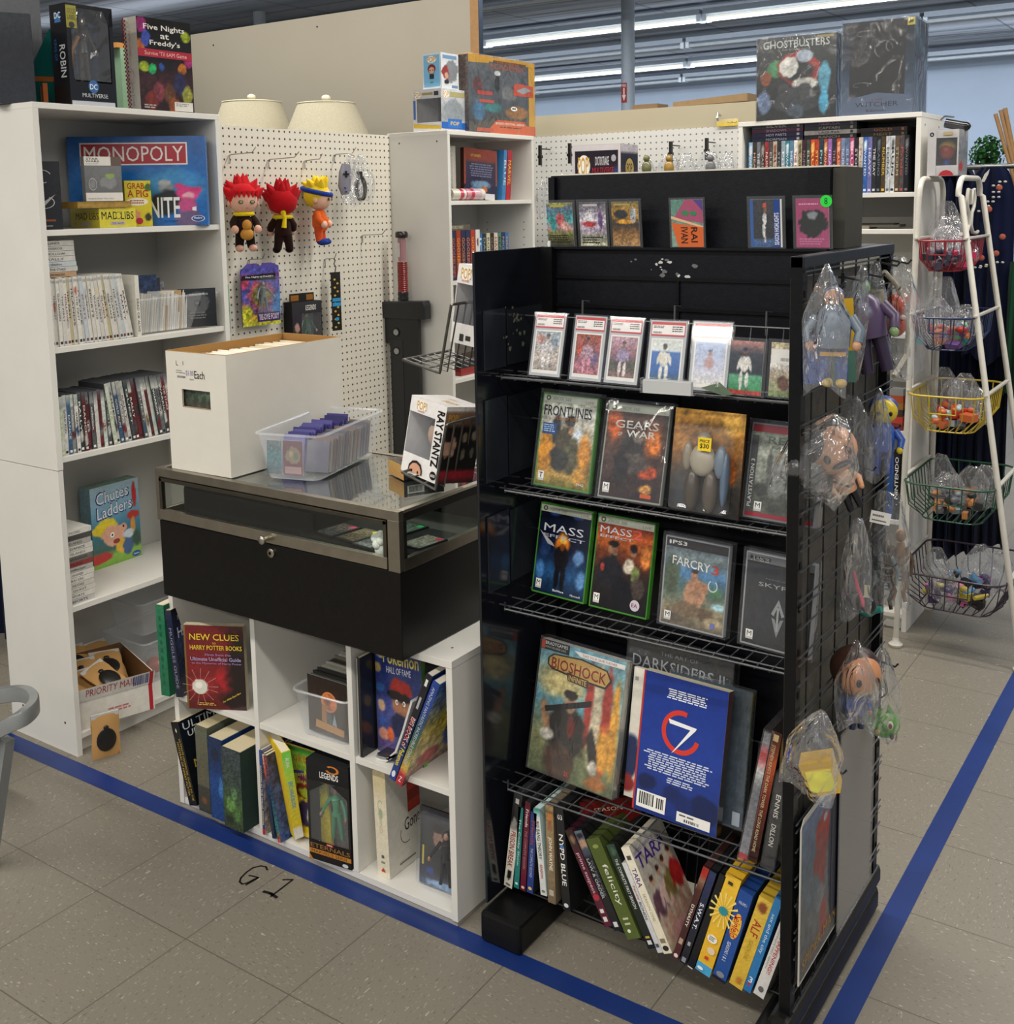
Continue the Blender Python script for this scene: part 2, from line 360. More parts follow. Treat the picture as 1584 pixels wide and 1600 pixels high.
def peg_mat(name, base, hole, ax, soft=0):
    m = bpy.data.materials.new(name); m.use_nodes = True; nt = m.node_tree; N = nt.nodes; L = nt.links; b = N['Principled BSDF']
    tc = N.new('ShaderNodeTexCoord'); sx = N.new('ShaderNodeSeparateXYZ'); L.new(tc.outputs['Object'], sx.inputs[0])
    acc = None
    for i in ax:
        a = N.new('ShaderNodeMath'); a.operation = 'MODULO'; s0 = N.new('ShaderNodeMath'); s0.operation = 'ADD'; s0.inputs[1].default_value = 20*.0254; L.new(sx.outputs[i], s0.inputs[0])
        L.new(s0.outputs[0], a.inputs[0]); a.inputs[1].default_value = .0254
        c = N.new('ShaderNodeMath'); c.operation = 'SUBTRACT'; L.new(a.outputs[0], c.inputs[0]); c.inputs[1].default_value = .0127
        q = N.new('ShaderNodeMath'); q.operation = 'POWER'; L.new(c.outputs[0], q.inputs[0]); q.inputs[1].default_value = 2
        if acc is None: acc = q.outputs[0]
        else:
            s = N.new('ShaderNodeMath'); s.operation = 'ADD'; L.new(acc, s.inputs[0]); L.new(q.outputs[0], s.inputs[1]); acc = s.outputs[0]
    lt = N.new('ShaderNodeMath'); lt.operation = 'LESS_THAN'; L.new(acc, lt.inputs[0]); lt.inputs[1].default_value = .0037**2
    nz = N.new('ShaderNodeTexNoise'); nz.inputs['Scale'].default_value = 3; L.new(tc.outputs['Object'], nz.inputs['Vector'])
    mb = N.new('ShaderNodeMix'); mb.data_type = 'RGBA'; mb.inputs['A'].default_value = (*lin(base), 1); mb.inputs['B'].default_value = (*[x*.94 for x in lin(base)], 1); L.new(nz.outputs['Fac'], mb.inputs['Factor'])
    mx = N.new('ShaderNodeMix'); mx.data_type = 'RGBA'; L.new(lt.outputs[0], mx.inputs['Factor']); L.new(mb.outputs['Result'], mx.inputs['A']); mx.inputs['B'].default_value = (*lin(hole), 1)
    L.new(mx.outputs['Result'], b.inputs['Base Color']); b.inputs['Roughness'].default_value = .4; return m
FLOOR = floor_mat(); CEIL = ceil_mat(); PEG = peg_mat('pegboard_front', 'd8d3c6', '3a3630', (1, 2)); PEG2 = peg_mat('pegboard_rear', 'c9c9c6', '6d6c6a', (0, 2))
WALLB = mat('blue_grey_paint', .8, noise=(2, .03), spec=.2); WALLC = mat('beige_panel_paint', .7, noise=(2, .03), spec=.25)
structure(M().box(-14, 7, -7, 14.2, -.05, 0, '999999', FLOOR), 'floor')
structure(M().box(-14, 7, -7, 14.2, 3.3, 3.4, '8a9098', CEIL), 'ceiling')
m = M(); m.box(-14, 7, 14.0, 14.15, 0, 3.3, 'b2bfd0', WALLB); structure(m, 'wall_back')
m = M(); m.box(-14.15, -14, -7, 14.2, 0, 3.3, 'a9bdd2', WALLB); structure(m, 'wall_left')
# tall beige partition behind the pegboard, with its timber stud
m = M(); m.box(-3.6, -.765, 2.99, 3.01, 0, 2.515, '8b867b', WALLC)
for x, z in ((-2.55, 2.44), (-1.75, 2.46)): m.lathe([(.004, -.002), (.004, 0)], (x, 2.989, z), '302a22', METAL, 8, 'y')
o = thing('partition_panel', 'tall beige partition board behind the pegboard display', 'partition'); m.build('board', o)
M().box(-.765, -.715, 2.99, 3.02, 0, 2.5, '8a6a48', MATTE).build('timber_stud', o)
M().box(-.7149, -.7115, 2.989, 3.02, 0, 2.5, '4c5563', METAL).build('edge_trim', o)
# floor tape and floor writing
TAPE = mat('blue_floor_tape', .38, noise=(8, .12), spec=.4)
m = M(); ang = .012
m.poly([(-1.1, .272, .0006), (1.86, .302, .0006), (1.86, .352, .0006), (-1.1, .332, .0006)], '17306e', TAPE)
single(m, 'floor_tape', 'blue tape line on the floor running along the front of the shelves', 'floor tape')
m = M(); m.poly([(1.808, .302, .0009), (1.858, .302, .0009), (1.866, 3.6, .0009), (1.816, 3.6, .0009)], '17306e', TAPE)
single(m, 'floor_tape', 'blue tape line on the floor running back past the rack side', 'floor tape')
m = M()
def hand(m, pts, r=.0045):
    for a, b in zip(pts[:-1], pts[1:]):
        d = Vector((b[0]-a[0], b[1]-a[1], 0)).normalized(); n = Vector((-d.y, d.x, 0))*r*.5; A = Vector((*a, 0)); B = Vector((*b, 0))
        m.poly([A-n-d*r*.3, B-n+d*r*.3, B+n+d*r*.3, A+n-d*r*.3], '12100e', MATTE)
def fpt(L): return [tuple(at(350+x/3.96, 1200+y/3.96, 'z', 0))[:2] for x, y in L]
hand(m, fpt([(268, 632), (258, 612), (225, 607), (180, 618), (140, 645), (105, 680), (97, 705), (112, 720), (145, 712), (185, 690), (212, 680), (178, 670), (155, 666)]))
hand(m, fpt([(212, 680), (170, 705), (135, 725)])); hand(m, fpt([(365, 692), (425, 692), (350, 750), (290, 795)])); hand(m, fpt([(245, 765), (290, 778), (325, 802)]), .008)
m.v = [(x, y, .0006) for x, y, z in m.v]
single(m, 'floor_marking', 'black handwritten marking on the grey tile below the blue tape', 'floor marking')
# ceiling light rows
TUBE = mat('lit_tube', .4, emit=.5)
def light_fix(lab, lit, grp):
    t = thing('ceiling_light', lab, 'ceiling light', group=grp)
    M().box(-1.2, 1.2, -.07, .07, -.05, 0, 'aab4c0' if lit else '8f98a3', ENAMEL).build('housing', t)
    m = M()
    for y in (-.035, .035): m.tube([(-1.18, y, -.085), (1.18, y, -.085)], .019, 'fffbe8' if lit else 'b5bcc2', TUBE if lit else PLAST, 8)
    m.build('tube', t)
    m = M()
    for x in (-1.19, 1.19): m.box(x-.02, x+.02, -.06, .06, -.11, -.04, 'c6cdd4', ENAMEL)
    m.build('end_cap', t)
    m = M().tube([(-1.22, .1, -.0), (1.22, .1, -.0)], .014, '596271', METAL, 6); m.build('conduit', t)
    return t
def copy_thing(t, loc, label=None, rz=None, group=None):
    r = t.copy(); COL.objects.link(r)
    for ch in list(t.children):
        c = ch.copy(); COL.objects.link(c); c.parent = r
        for g in ch.children:
            d = g.copy(); COL.objects.link(d); d.parent = c
    r.location = loc
    if rz is not None: r.rotation_euler = (0, 0, R_(rz))
    if label: r['label'] = label
    if group: r['group'] = group
    return r
for gi, (y, lit, nm, x0, x1) in enumerate([(8.24, 1, 'nearest bright row under the ceiling', -5.6, 1), (11.35, 1, 'second bright row, farther back', -7.2, 0), (6.5, 0, 'unlit row nearest the shelves', -9.8, -1), (9.8, 0, 'unlit row between the two bright rows', -6.5, 1), (12.9, 0, 'unlit row closest to the far wall', -8, 1)]):
    x = x0; proto = None
    while x < x1+.1:
        lab = ('long fluorescent light fitting of the ' if lit else 'long dark light fitting of the ')+nm
        if proto is None: proto = light_fix(lab, lit, 'light fittings of the '+nm); proto.location = (x, y, 3.24)
        else: copy_thing(proto, (x, y, 3.24))
        x += 2.44
# steel column
c0 = at(981, 100, 'y', 7.5)
t = thing('steel_column', 'pale round steel column rising to the ceiling, with a small red arrow sign', 'column', (c0.x, 7.5, 0))
M().lathe([(.06, 0), (.06, 3.3)], (0, 0, 0), 'b9c6d3', ENAMEL, 20).build('shaft', t, smooth=True)
za = at(978, 160, 'y', 7.43).z; zb = at(978, 129, 'y', 7.43).z
M().art((-.035, -.062, za), (1, 0, 0), (0, 0, 1), .055, zb-za, dict(g=['b22a2a', 'b22a2a'], n=0, o=[('r', .38, .35, .62, .75, 'f4efe6'), ('p', [(.15, .38), (.5, .08), (.85, .38)], 'f4efe6'), ('t', 'FIRE', .15, .8, .85, .93, 'f4efe6')])).build('arrow_sign', t)
c1 = at(405, 20, 'y', 6.0)
t = thing('steel_column', 'pale round steel column showing above the beige partition, upper left', 'column', (c1.x, 6.0, 0))
M().lathe([(.057, 0), (.057, 3.3)], (0, 0, 0), 'a7aeb4', ENAMEL, 20).build('shaft', t, smooth=True)

# ================================================================== BOOKCASES (local: front faces -Y, width X, depth Y)
W = 'dad8d2'
def bookcase(label, loc, rz, w, d, h, shelves, joint=None, holes=True):
    t = thing('bookcase', label, 'bookcase', loc, rz)
    th = .016
    for side, x in (('side_panel', 0), ('side_panel', w-th)):
        m = M()
        if joint:
            m.box(x, x+th, 0, d, 0, joint-.001, W, LAM); m.box(x-.001, x+th+.001, -.001, d, joint+.001, h-th, W, LAM)
        else: m.box(x, x+th, 0, d, 0, h-th, W, LAM)
        if holes:
            xi = x+th if x == 0 else x
            for z in np.arange(.2, h-.15, .032):
                if int(z*100) % 3: continue
                for y in (.045, d-.06): m.lathe([(.0028, -.0004), (.0028, .0004)], (xi, y, z), '4a4843', MATTE, 6, 'x')
        xo = x if x == 0 else x+th
        for y, z in ((.05, .09), (d-.06, .09), (.05, h-.04), (d-.06, h-.04)): m.lathe([(.004, -.0006), (.004, .0006)], (xo, y, z), '6b675f', METAL, 8, 'x')
        m.build(side, t, bevel=.0008)
    M().box(-.001, w+.001, -.001, d, h-th, h, W, LAM).build('top_panel', t, bevel=.001)
    M().box(th, w-th, d-.006, d, .05, h-th, 'b9b8b3', LAM).build('back_panel', t)
    for z in shelves: M().box(th+.0005, w-th-.0005, .004, d-.007, z-th, z, W, LAM).build('shelf', t, bevel=.001)
    M().box(th, w-th, .03, .045, 0, .05, W, LAM).build('plinth', t)
    return t
# left bookcase: front plane x=-.275, runs y .355..985
BL = bookcase('tall white bookcase at the far left, full of games', (-.275, .355, 0), 90, .632, .315, 1.815, (.062, .434, .861, 1.163, 1.480), joint=.826)
BM = bookcase('white bookcase in the middle, between the two pegboards', (-.165, 2.0, 0), 90, .60, .295, 1.807, (.062, .48, .85, 1.235, 1.542))
BR_ = bookcase('white bookcase of discs at the back right', (.79, 2.5, 0), 0, .645, .30, 1.807, (.062, .40, .72, 1.06, 1.418, 1.543))
# pegboards
o = thing('pegboard', 'white pegboard with plush dolls, left of the middle bookcase', 'pegboard')
M().box(-.456, -.45, .99, 1.998, .0, 1.80, 'd8d3c6', PEG).build('board', o)
M().box(-.475, -.457, .99, 1.998, .0, 1.79, 'a99672', MATTE).build('backing_frame', o)
o = thing('pegboard', 'grey white pegboard at the back, left of the disc bookcase', 'pegboard')
M().box(-.45, .785, 2.78, 2.786, .0, 1.815, 'c9c9c6', PEG2).build('board', o)
M().box(-.45, .785, 2.787, 2.81, .0, 1.905, 'a69e88', WALLC).build('backing_board', o)
# ================================================================== BLACK RACK
BK = '14161d'
rk = thing('display_rack', 'tall black two-sided display rack with tilted wire shelves of games', 'display rack')
XL, XR, YF, YM, YB, ZT = 1.137, 1.779, .362, .618, .885, 1.437
M().box(XL-.006, XL, YF, YM, .07, ZT, '15171e', GBLK).build('side_panel', rk, bevel=.001)
m = M(); m.box(XL, XR-.012, YM, YM+.012, .1, ZT, '0f1117', BLAM)
for z in (1.375, 1.315): m.box(XL+.012, XR-.03, YM-.006, YM, z-.004, z+.003, '07080c', BLAM)
m.box(1.448, 1.453, YM-.005, YM, 1.0, 1.375, '07080c', BLAM); m.box(XL, XL+.03, YM-.02, YM, .1, ZT, '0a0b0f', BLAM)
rr = random.Random(4)
for k in range(16):
    x, z = 1.40+rr.gauss(0, .035), 1.398+rr.gauss(0, .012); s_ = rr.uniform(.002, .009)
    m.poly([(x+s_*rr.uniform(.5, 1)*math.cos(a), YM-.0005, z+s_*rr.uniform(.4, 1)*.7*math.sin(a)) for a in [i*math.pi/4 for i in range(8)]], 'c9c9c4' if k < 8 else '6d6e70', MATTE)
m.build('back_panel', rk)
M().box(XR-.012, XR-.006, YF+.012, YB-.01, .1, 1.40, '4c4943', BLAM).build('side_backing', rk)
for y, lab in ((YF, 0), (YB-.02, 1)):
    m = M().box(XR-.006, XR+.014, y-.004, y+.02, .03, ZT, '08090c', BLAM)
    for z in np.arange(.15, 1.4, .0762): m.box(XR+.014, XR+.0152, y+.004, y+.012, z, z+.012, '020203', MATTE)
    m.build('upright_post', rk, bevel=.001)
M().box(XR-.008, XR+.016, YF-.004, YB, ZT-.02, ZT, '1c1f24', BLAM).build('top_rail', rk, bevel=.002)
m = M().box(XL-.002, 1.235, .335, YB, 0, .068, '0c0c0d', BLAM); m.build('base_foot', rk, bevel=.008)
m = M().box(XR-.055, XR+.02, .335, YB+.01, 0, .055, '0d0d0e', BLAM); m.build('base_foot', rk, bevel=.012)
m = M().box(XR-.02, XR+.02, .335, YB+.02, .056, .098, '141413', BLAM); m.build('base_rail', rk, bevel=.01)
m = M().box(1.235, XR-.055, .52, .60, .0, .05, '0c0c0d', BLAM); m.build('rear_beam', rk)
M().box(XL, XR-.013, YM+.013, YB, 1.424, 1.4365, '0d0e12', BLAM).build('top_shelf', rk)
# wire grid on the right side
m = M(); X = XR+.018
k = 0; z = 1.412
while z > .1:
    for dz in ((0, .014) if k % 2 else (0,)): m.tube([(X, YF, z-dz), (X, YB, z-dz)], .0017, '3a3c40', WIRE, 5)
    z -= .0762*.66; k += 1
m.build('side_grid', rk)
m = M()
for i, y in enumerate(np.arange(YF+.05, YB-.02, .0762)): m.tube([(X-.004, y, .1), (X-.004, y, 1.42)], .0017, '15161a', WIRE, 5)
m.build('side_grid_upright', rk)
# tilted wire shelves
GW = '3c3e42'
def wshelf(z, yf, yb, fence=.055, n=30):
    m = M(); x0, x1 = XL+.006, XR-.012
    m.tube([(x0+.01, yf+.03, z), (x0+.03, yf, z), (x1, yf, z)], .0022, GW, WIRE, 6); m.tube([(x0, yb, z-.004), (x1, yb, z-.004)], .002, GW, WIRE, 5)
    m.tube([(x0, (yf+yb)/2, z-.003), (x1, (yf+yb)/2, z-.003)], .0017, GW, WIRE, 5); m.tube([(x0, yf+.025, z-.003), (x1, yf+.025, z-.003)], .0017, GW, WIRE, 5)
    for i in range(n):
        x = lerp(x0+.03, x1-.005, i/(n-1)); m.tube([(x, yf, z-.003), (x, yb, z-.004), (x, yb+.03, z+fence)], .0014, GW, WIRE, 5)
    m.tube([(x0, yb+.03, z+fence), (x1, yb+.03, z+fence)], .002, GW, WIRE, 5)
    m.build('wire_shelf', rk)
wshelf(1.188, .395, .50, .11, 20); wshelf(.957, .40, .52, .12, 22); wshelf(.712, .392, .535, .12, 22); wshelf(.322, .392, .535, .16, 22)
# bottom wire shelf
m = M(); x0, x1 = XL+.01, XR-.02
for y in (.43, .47, .51, .55): m.tube([(x0, y, .080), (x1, y, .075)], .002, '2b2c2f', WIRE, 5)
for i in range(28):
    x = lerp(x0, x1, i/27); m.tube([(x, .43, .078), (x, .57, .074), (x, .60, .22)], .0014, '2b2c2f', WIRE, 5)
m.tube([(x0, .60, .22), (x1, .60, .22)], .002, '2b2c2f', WIRE, 5); m.build('wire_shelf', rk)
for i, (hx, hz) in enumerate([(at(920, 485, 'y', .6).x, 1.325), (at(1063, 495, 'y', .6).x, 1.322), (at(1205, 505, 'y', .6).x, 1.318)]):
    M().tube([(hx, .60, hz), (hx, .575, hz+.004), (hx, .573, hz-.04)], .0022, '5b5d60', WIRE, 5).build('shelf_hook', rk)
# header display box on top
hd = thing('header_board', 'black foam header board with white edge standing on the rack top', 'display board', (0, 0, 0))
m = M().box(XL-.003, 1.742, .652, .72, ZT, 1.586, '14161b', BLAM); m.box(XL-.003, 1.755, .652, .76, 1.5862, 1.589, 'ddd9cc', CARD)
m.box(1.7425, 1.766, .655, .76, ZT, 1.586, '45443f', CARD); m.build('panel', hd)
m = M().box(1.70, 1.742, .640, .6515, ZT, 1.583, '0b0c11', BLAM); m.build('edge_strip', hd)
M().box(XL-.003, XL+.012, .640, .6515, ZT, 1.583, '0b0c11', BLAM).build('edge_strip', hd)
M().box(XL-.003, XR-.03, .606, .645, ZT-.004, ZT+.0005, '0c0d12', BLAM).build('ledge', hd)
# lighter patches added on the inner left panel, reflections put into the colour
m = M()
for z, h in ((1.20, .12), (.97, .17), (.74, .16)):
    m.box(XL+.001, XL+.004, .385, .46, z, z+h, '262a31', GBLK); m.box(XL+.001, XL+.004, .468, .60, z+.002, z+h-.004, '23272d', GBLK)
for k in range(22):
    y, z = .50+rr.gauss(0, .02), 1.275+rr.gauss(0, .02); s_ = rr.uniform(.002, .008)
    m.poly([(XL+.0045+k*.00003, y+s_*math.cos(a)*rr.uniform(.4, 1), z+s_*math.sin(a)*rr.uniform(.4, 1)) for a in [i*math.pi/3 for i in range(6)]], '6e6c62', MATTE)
m.build('painted_reflection', rk)

# ------------------------------------------------------------------ generic printed things
def card_box(name, label, cat, loc, rz, w, h, t, front, body='1a1a1a', left=None, right=None, top=None, lean=0, roll=0, group=None, sleeve=False, m=GLOSS, step=.0035, bname='box_body', fname='front_print'):
    """local: front face at y=0 facing -Y, centred on x"""
    o = thing(name, label, cat, loc, rz, group, lean, roll)
    b = M(); bb = [body]*6
    b.box(-w/2, w/2, 0, t, 0, h, body if not isinstance(body, list) else body, MATTE)
    if left: b.art((-w/2, t, 0), (0, -1, 0), (0, 0, 1), t, h, left, m, step)
    if right: b.art((w/2, 0, 0), (0, 1, 0), (0, 0, 1), t, h, right, m, step)
    if top: b.art((-w/2, 0, h), (1, 0, 0), (0, 1, 0), w, t, top, m, step)
    b.build(bname, o)
    f = M(); f.art((-w/2, 0, 0), (1, 0, 0), (0, 0, 1), w, h, front, m, step); f.build(fname, o)
    if sleeve: 
        e = .003; M().box(-w/2-e, w/2+e, -e*.8, t+e, -.001, h+e*2, 'ffffff', FILM).build('clear_sleeve', o)
    return o
def game_case(label, loc, rz, lean, w, h, front, case_col, header, sleeve=False, roll=0, t=.0145):
    """keep-case: coloured plastic shell with printed sheet under a clear pocket"""
    o = thing('game_case', label, 'video game', loc, rz, 'games facing out on the black rack', lean, roll)
    b = M().box(-w/2, w/2, 0, t, 0, h, case_col, PLAST); b.build('case_shell', o, bevel=.0015)
    f = M(); f.art((-w/2+.004, -.0002, .004), (1, 0, 0), (0, 0, 1), w-.006, h-.007, front, GLOSS, .0028); f.build('cover_sheet', o)
    if header: f = M(); f.art((-w/2+.004, -.0006, h*.905), (1, 0, 0), (0, 0, 1), w-.006, h*.077, header, GLOSS, .004); f.build('title_strip', o)
    if sleeve: M().box(-w/2-.004, w/2+.006, -.0025, t+.003, -.002, h+.007, 'ffffff', FILM).build('clear_sleeve', o)
    return o
GRN = '4a8f34'
def xb(): return dict(g=['bcc4b4', 'd8dccd', 'b5bda9'], n=.03, o=[('e', .09, .5, .045, .36, '55664a'), ('e', .09, .5, .02, .18, 'cfd8c4'), ('t', 'XBOX 360', .17, .25, .52, .72, '8f9a8c', 0, False), ('t', 'LIVE', .80, .2, .95, .55, 'b39a8a', 0, False)])
def rate(L, u=.05, v=.04): return [('r', u, v, u+.11, v+.105, 'f2f0ea'), ('t', L, u+.02, v+.035, u+.09, v+.09, '141414'), ('r', u, v, u+.11, v+.025, 'c9c7c0')]
game_case('green-edged game case with soldiers under a long black slanted title', (1.272, .451, .962), -4, 12.2, .135, .19,
    dict(g=[(0, '6f6a26'), (.12, 'b9954a'), (.3, '8f6f40'), (.55, 'c0b49c'), (.8, 'cfd0c8'), (1, 'a9aa90')], b=[(.15, .38, .2, .28, 'c98a2c', .6), (.3, .62, .09, .17, '2c3037', .3), (.55, .72, .11, .07, '3a3c40', .3), (.48, .48, .2, .24, '4a4334', .35), (.72, .52, .14, .2, 'd7e2ec', .7), (.62, .35, .22, .22, '57533d', .4), (.85, .4, .14, .25, 'c98a37', .6), (.4, .3, .2, .14, '33332d', .4), (.8, .14, .15, .1, 'e0a344', .7), (.58, .62, .06, .05, 'a98468', .4)], n=.3, ns=10,
         o=[('t', 'FRONTLINES', .03, .765, .93, .88, '17181a'), ('t', 'FUEL OF WAR', .26, .725, .70, .76, 'c37a2a', 0, True), ('r', .04, .56, .3, .68, '1e4a86'), ('para', .06, .58, .28, .67, 'a9c4e4', 4), *rate('T'), ('t', 'THQ', .78, .04, .92, .07, 'e9e4d8')]), GRN, xb(), True)
game_case('plastic-sleeved game case with fiery brown cover and pale stacked title', (1.430, .440, .962), 0.2, 15.2, .135, .187,
    dict(g=[(0, '2a1a17'), (.3, '3c2a25'), (.6, '55392d'), (1, '4b3327')], b=[(.12, .8, .16, .25, 'c05a24', .8), (.8, .62, .16, .22, 'd4742a', .8), (.75, .3, .2, .08, 'b7481f', .5), (.45, .5, .2, .22, '2e2b2b', .4), (.5, .38, .3, .12, '4e4640', .5), (.55, .65, .1, .07, '6d625a', .5), (.3, .3, .14, .2, '211d1e', .4), (.75, .12, .12, .06, 'd79a4e', .7)], n=.35, ns=12,
         o=[('t', 'GEARS', .14, .745, .86, .83, 'd8d4cd'), ('t', 'OF', .20, .66, .27, .70, 'c9c5bd'), ('t', 'WAR', .34, .655, .82, .73, 'd8d4cd'), *rate('M'), ('r', .68, .03, .86, .07, 'c9581f')]), '8f9288', xb(), True)
o = thing('blister_pack', 'square clear blister of a grey figure on fiery card with yellow price sticker', 'figure pack', (1.588, .425, .962), -2, None, 10)
f = M(); f.box(-.07, .07, .004, .008, 0, .19, '5a3d1c', MATTE); f.art((-.07, .004, 0), (1, 0, 0), (0, 0, 1), .14, .19, dict(g=[(0, '1b1917'), (.3, '33302b'), (.6, '8a5a25'), (1, 'b98a3c')], b=[(.85, .9, .25, .15, 'd9a64c', .8), (.8, .45, .14, .2, '94501f', .7), (.15, .75, .16, .2, 'b87d33', .8), (.2, .1, .3, .14, '141414', .5)], n=.3)); f.build('backing_card', o)
f = M()
for c_, r_, k_ in [((0, -.012, .135), (.015, .012, .017), '8a8274'), ((0, -.012, .100), (.026, .014, .03), 'a59c8a'), ((-.03, -.012, .105), (.010, .01, .028), '8d8371'), ((.035, -.012, .10), (.012, .01, .03), '6c7a88'), ((-.018, -.010, .045), (.014, .013, .04), '4a4136'), ((.018, -.01, .045), (.014, .013, .04), '554b3f'), ((.045, -.01, .07), (.008, .01, .05), '55697e')]: f.ell(c_, r_, k_, PLAST, 12, 8)
f.build('figure', o, smooth=True)
m = M(); m.box(-.058, .055, -.028, .0035, .006, .165, 'ffffff', CLEAR); m.build('clear_bubble', o, bevel=.008)
M().art((-.004, -.0285, .118), (1, 0, 0), (0, 0, 1), .026, .024, dict(g=['e5c51e', 'e5c51e'], n=0, o=[('t', 'PRICE', .12, .62, .88, .85, '2b2410'), ('t', '$30', .15, .15, .85, .55, '2b2410')])).build('price_sticker', o)
def ps3(c='6b6d70'): return dict(g=[c, c], n=.02, o=[('e', .06, .5, .022, .3, '15161a'), ('t', 'PS3', .11, .25, .36, .75, '0f1114')])
game_case('plastic-sleeved case with red bands and misty grey ruins, part hidden by the post', (1.722, .45, .962), -4, 13, .135, .172,
    dict(g=[(0, '4c4d45'), (.35, '85887c'), (.7, 'a9ac9e'), (1, '6a7163')], b=[(.75, .4, .25, .14, '555a60', .6), (.3, .5, .05, .25, '5b5d55', .6), (.5, .15, .4, .1, '4a4b42', .6), (.2, .3, .15, .1, '3c3e38', .6)], n=.28,
         o=[('r', 0, 0, 1, .045, 'a11f2d'), ('t', 'RESIST', .24, .80, .95, .885, '5d6b5a'), ('t', 'FALL OF', .3, .745, .85, .78, '66705f', 0, False), ('r', 0, .045, .10, .88, '55585a'), ('t', 'PLAYSTATION 3', .02, .1, .075, .62, 'e4e4de', 2), *rate('M', .13, .06)]), '7c8083', dict(g=['a8303c', '8f1f2c'], n=.03), True)
game_case('green-edged game case, dark blue cover with fiery figure and ship', (1.234, .494, .716), -5.1, 11.8, .135, .19,
    dict(g=[(0, '0f2038'), (.25, '24507f'), (.5, '121b33'), (1, '0a0f20')], b=[(.3, .93, .15, .05, '2b4f95', .6), (.75, .93, .15, .05, '2b4f95', .6), (.5, .60, .17, .13, 'e8801f', .6), (.5, .63, .08, .07, 'f6c352', .6), (.5, .42, .15, .17, '17151a', .3), (.44, .2, .055, .16, '141318', .3), (.56, .2, .055, .16, '18171c', .3), (.15, .5, .12, .13, '203763', .5), (.82, .46, .12, .1, '5a7fae', .6), (.1, .25, .1, .12, '4379b5', .7), (.9, .22, .1, .14, '5a86b8', .7), (.5, .55, .05, .05, '8a4b25', .4)], n=.22,
         o=[('p', [(.02, .70), (.2, .56), (.34, .54), (.3, .575)], 'b8b8c0'), ('t', 'MASS', .10, .70, .88, .79, 'cfd0da'), ('t', 'EFFECT', .10, .635, .92, .672, 'b9bccb'), *rate('M'), ('t', 'BioWare', .40, .04, .62, .065, 'e6e8ee'), ('t', 'Microsoft', .75, .03, .95, .055, 'e6e8ee')]), GRN, xb())
game_case('green-edged game case, orange sky cover with armoured group and silver title', (1.381, .483, .716), -3.3, 12, .135, .19,
    dict(g=[(0, '14100f'), (.35, '251b18'), (.55, '5b2c18'), (.75, 'b55b21'), (1, '7a2a1c')], b=[(.32, .64, .1, .085, '9b6e52', .4), (.32, .71, .1, .045, '1c1512', .4), (.68, .66, .06, .06, 'a17a62', .4), (.68, .7, .085, .06, '231613', .4), (.3, .4, .26, .2, '1d1b1e', .35), (.62, .5, .11, .1, 'cabfae', .5), (.75, .42, .09, .1, '73804a', .4), (.8, .28, .14, .14, '4a3f38', .5), (.55, .2, .2, .2, '141215', .4), (.9, .62, .1, .14, 'd8823a', .8), (.15, .44, .04, .05, 'a83b36', .5)], n=.25,
         o=[('t', 'MASS', .05, .815, .62, .89, 'c9ccd6'), ('t', '2', .64, .80, .82, .90, 'd95a4e'), ('t', 'EFFECT', .06, .765, .66, .795, 'b6bac6'), *rate('M'), ('e', .80, .10, .085, .06, 'c9c2cc'), ('t', 'EA', .745, .08, .85, .12, '7a2b4a')]), '428830', xb())
game_case('grey-topped game case with seated man on a beach under a white title', (1.543, .478, .716), -3.8, 9.1, .137, .172,
    dict(g=[(0, '6d6250'), (.2, '8d8265'), (.45, '4f6a63'), (.62, '4b7ba6'), (.8, '7d8d8c'), (1, '566070')], b=[(.12, .55, .16, .3, '4d5a44', .6), (.5, .4, .2, .2, 'b98a6a', .35), (.5, .60, .075, .075, 'b07f5f', .35), (.5, .655, .07, .03, '2f241e', .4), (.62, .5, .16, .07, 'b5835f', .4, -20), (.4, .2, .26, .1, '7a654c', .4), (.7, .18, .16, .09, '69553f', .4), (.85, .45, .14, .07, '4d7a50', .6), (.9, .3, .14, .05, 'a9cfd6', .7), (.85, .1, .2, .07, 'b5a482', .7), (.25, .08, .16, .06, '5f5344', .5)], n=.22,
         o=[('r', 0, .90, 1, 1, '2b2520'), ('e', .06, .95, .018, .025, 'e4e4e4'), ('t', 'PS3', .1, .93, .34, .975, 'e8e8e4'), ('t', 'FARCRY', .12, .70, .74, .80, 'f1efe6', 0, True, -.03), ('t', '3', .76, .665, .88, .765, 'c23a2c'), ('ring', .80, .53, .08, .07, 'b9cfd8', .25, 120, 420), *rate('M'), ('e', .84, .08, .04, .035, '6f74b8')]), 'a0a2a4', None, True)
game_case('charcoal game case with a thin spired emblem, part hidden by the rack post', (1.713, .465, .716), -6, 8, .137, .172,
    dict(g=['2b2c2f', '36373a', '2a2b2e'], n=.12, o=[('r', 0, .90, 1, 1, '1a1412'), ('e', .06, .95, .018, .025, 'b4b4b4'), ('t', 'PS3', .1, .93, .34, .975, 'b5b5b0'), ('t', 'SKYRIM', .20, .66, .84, .705, 'a9abac', 0, False), ('t', 'THE ELDER SCROLLS V', .3, .745, .75, .76, '7d7e80', 0, False),
      ('p', [(.52, .55), (.42, .38), (.46, .36), (.52, .48), (.58, .36), (.62, .38)], '9b9d9e'), ('p', [(.43, .34), (.52, .13), (.61, .34), (.56, .33), (.52, .24), (.48, .33)], '8d8f90'), ('r', .505, .2, .535, .46, 'a5a7a8'), *rate('M', .06, .05)]), '9a9c9e', ps3(), True)
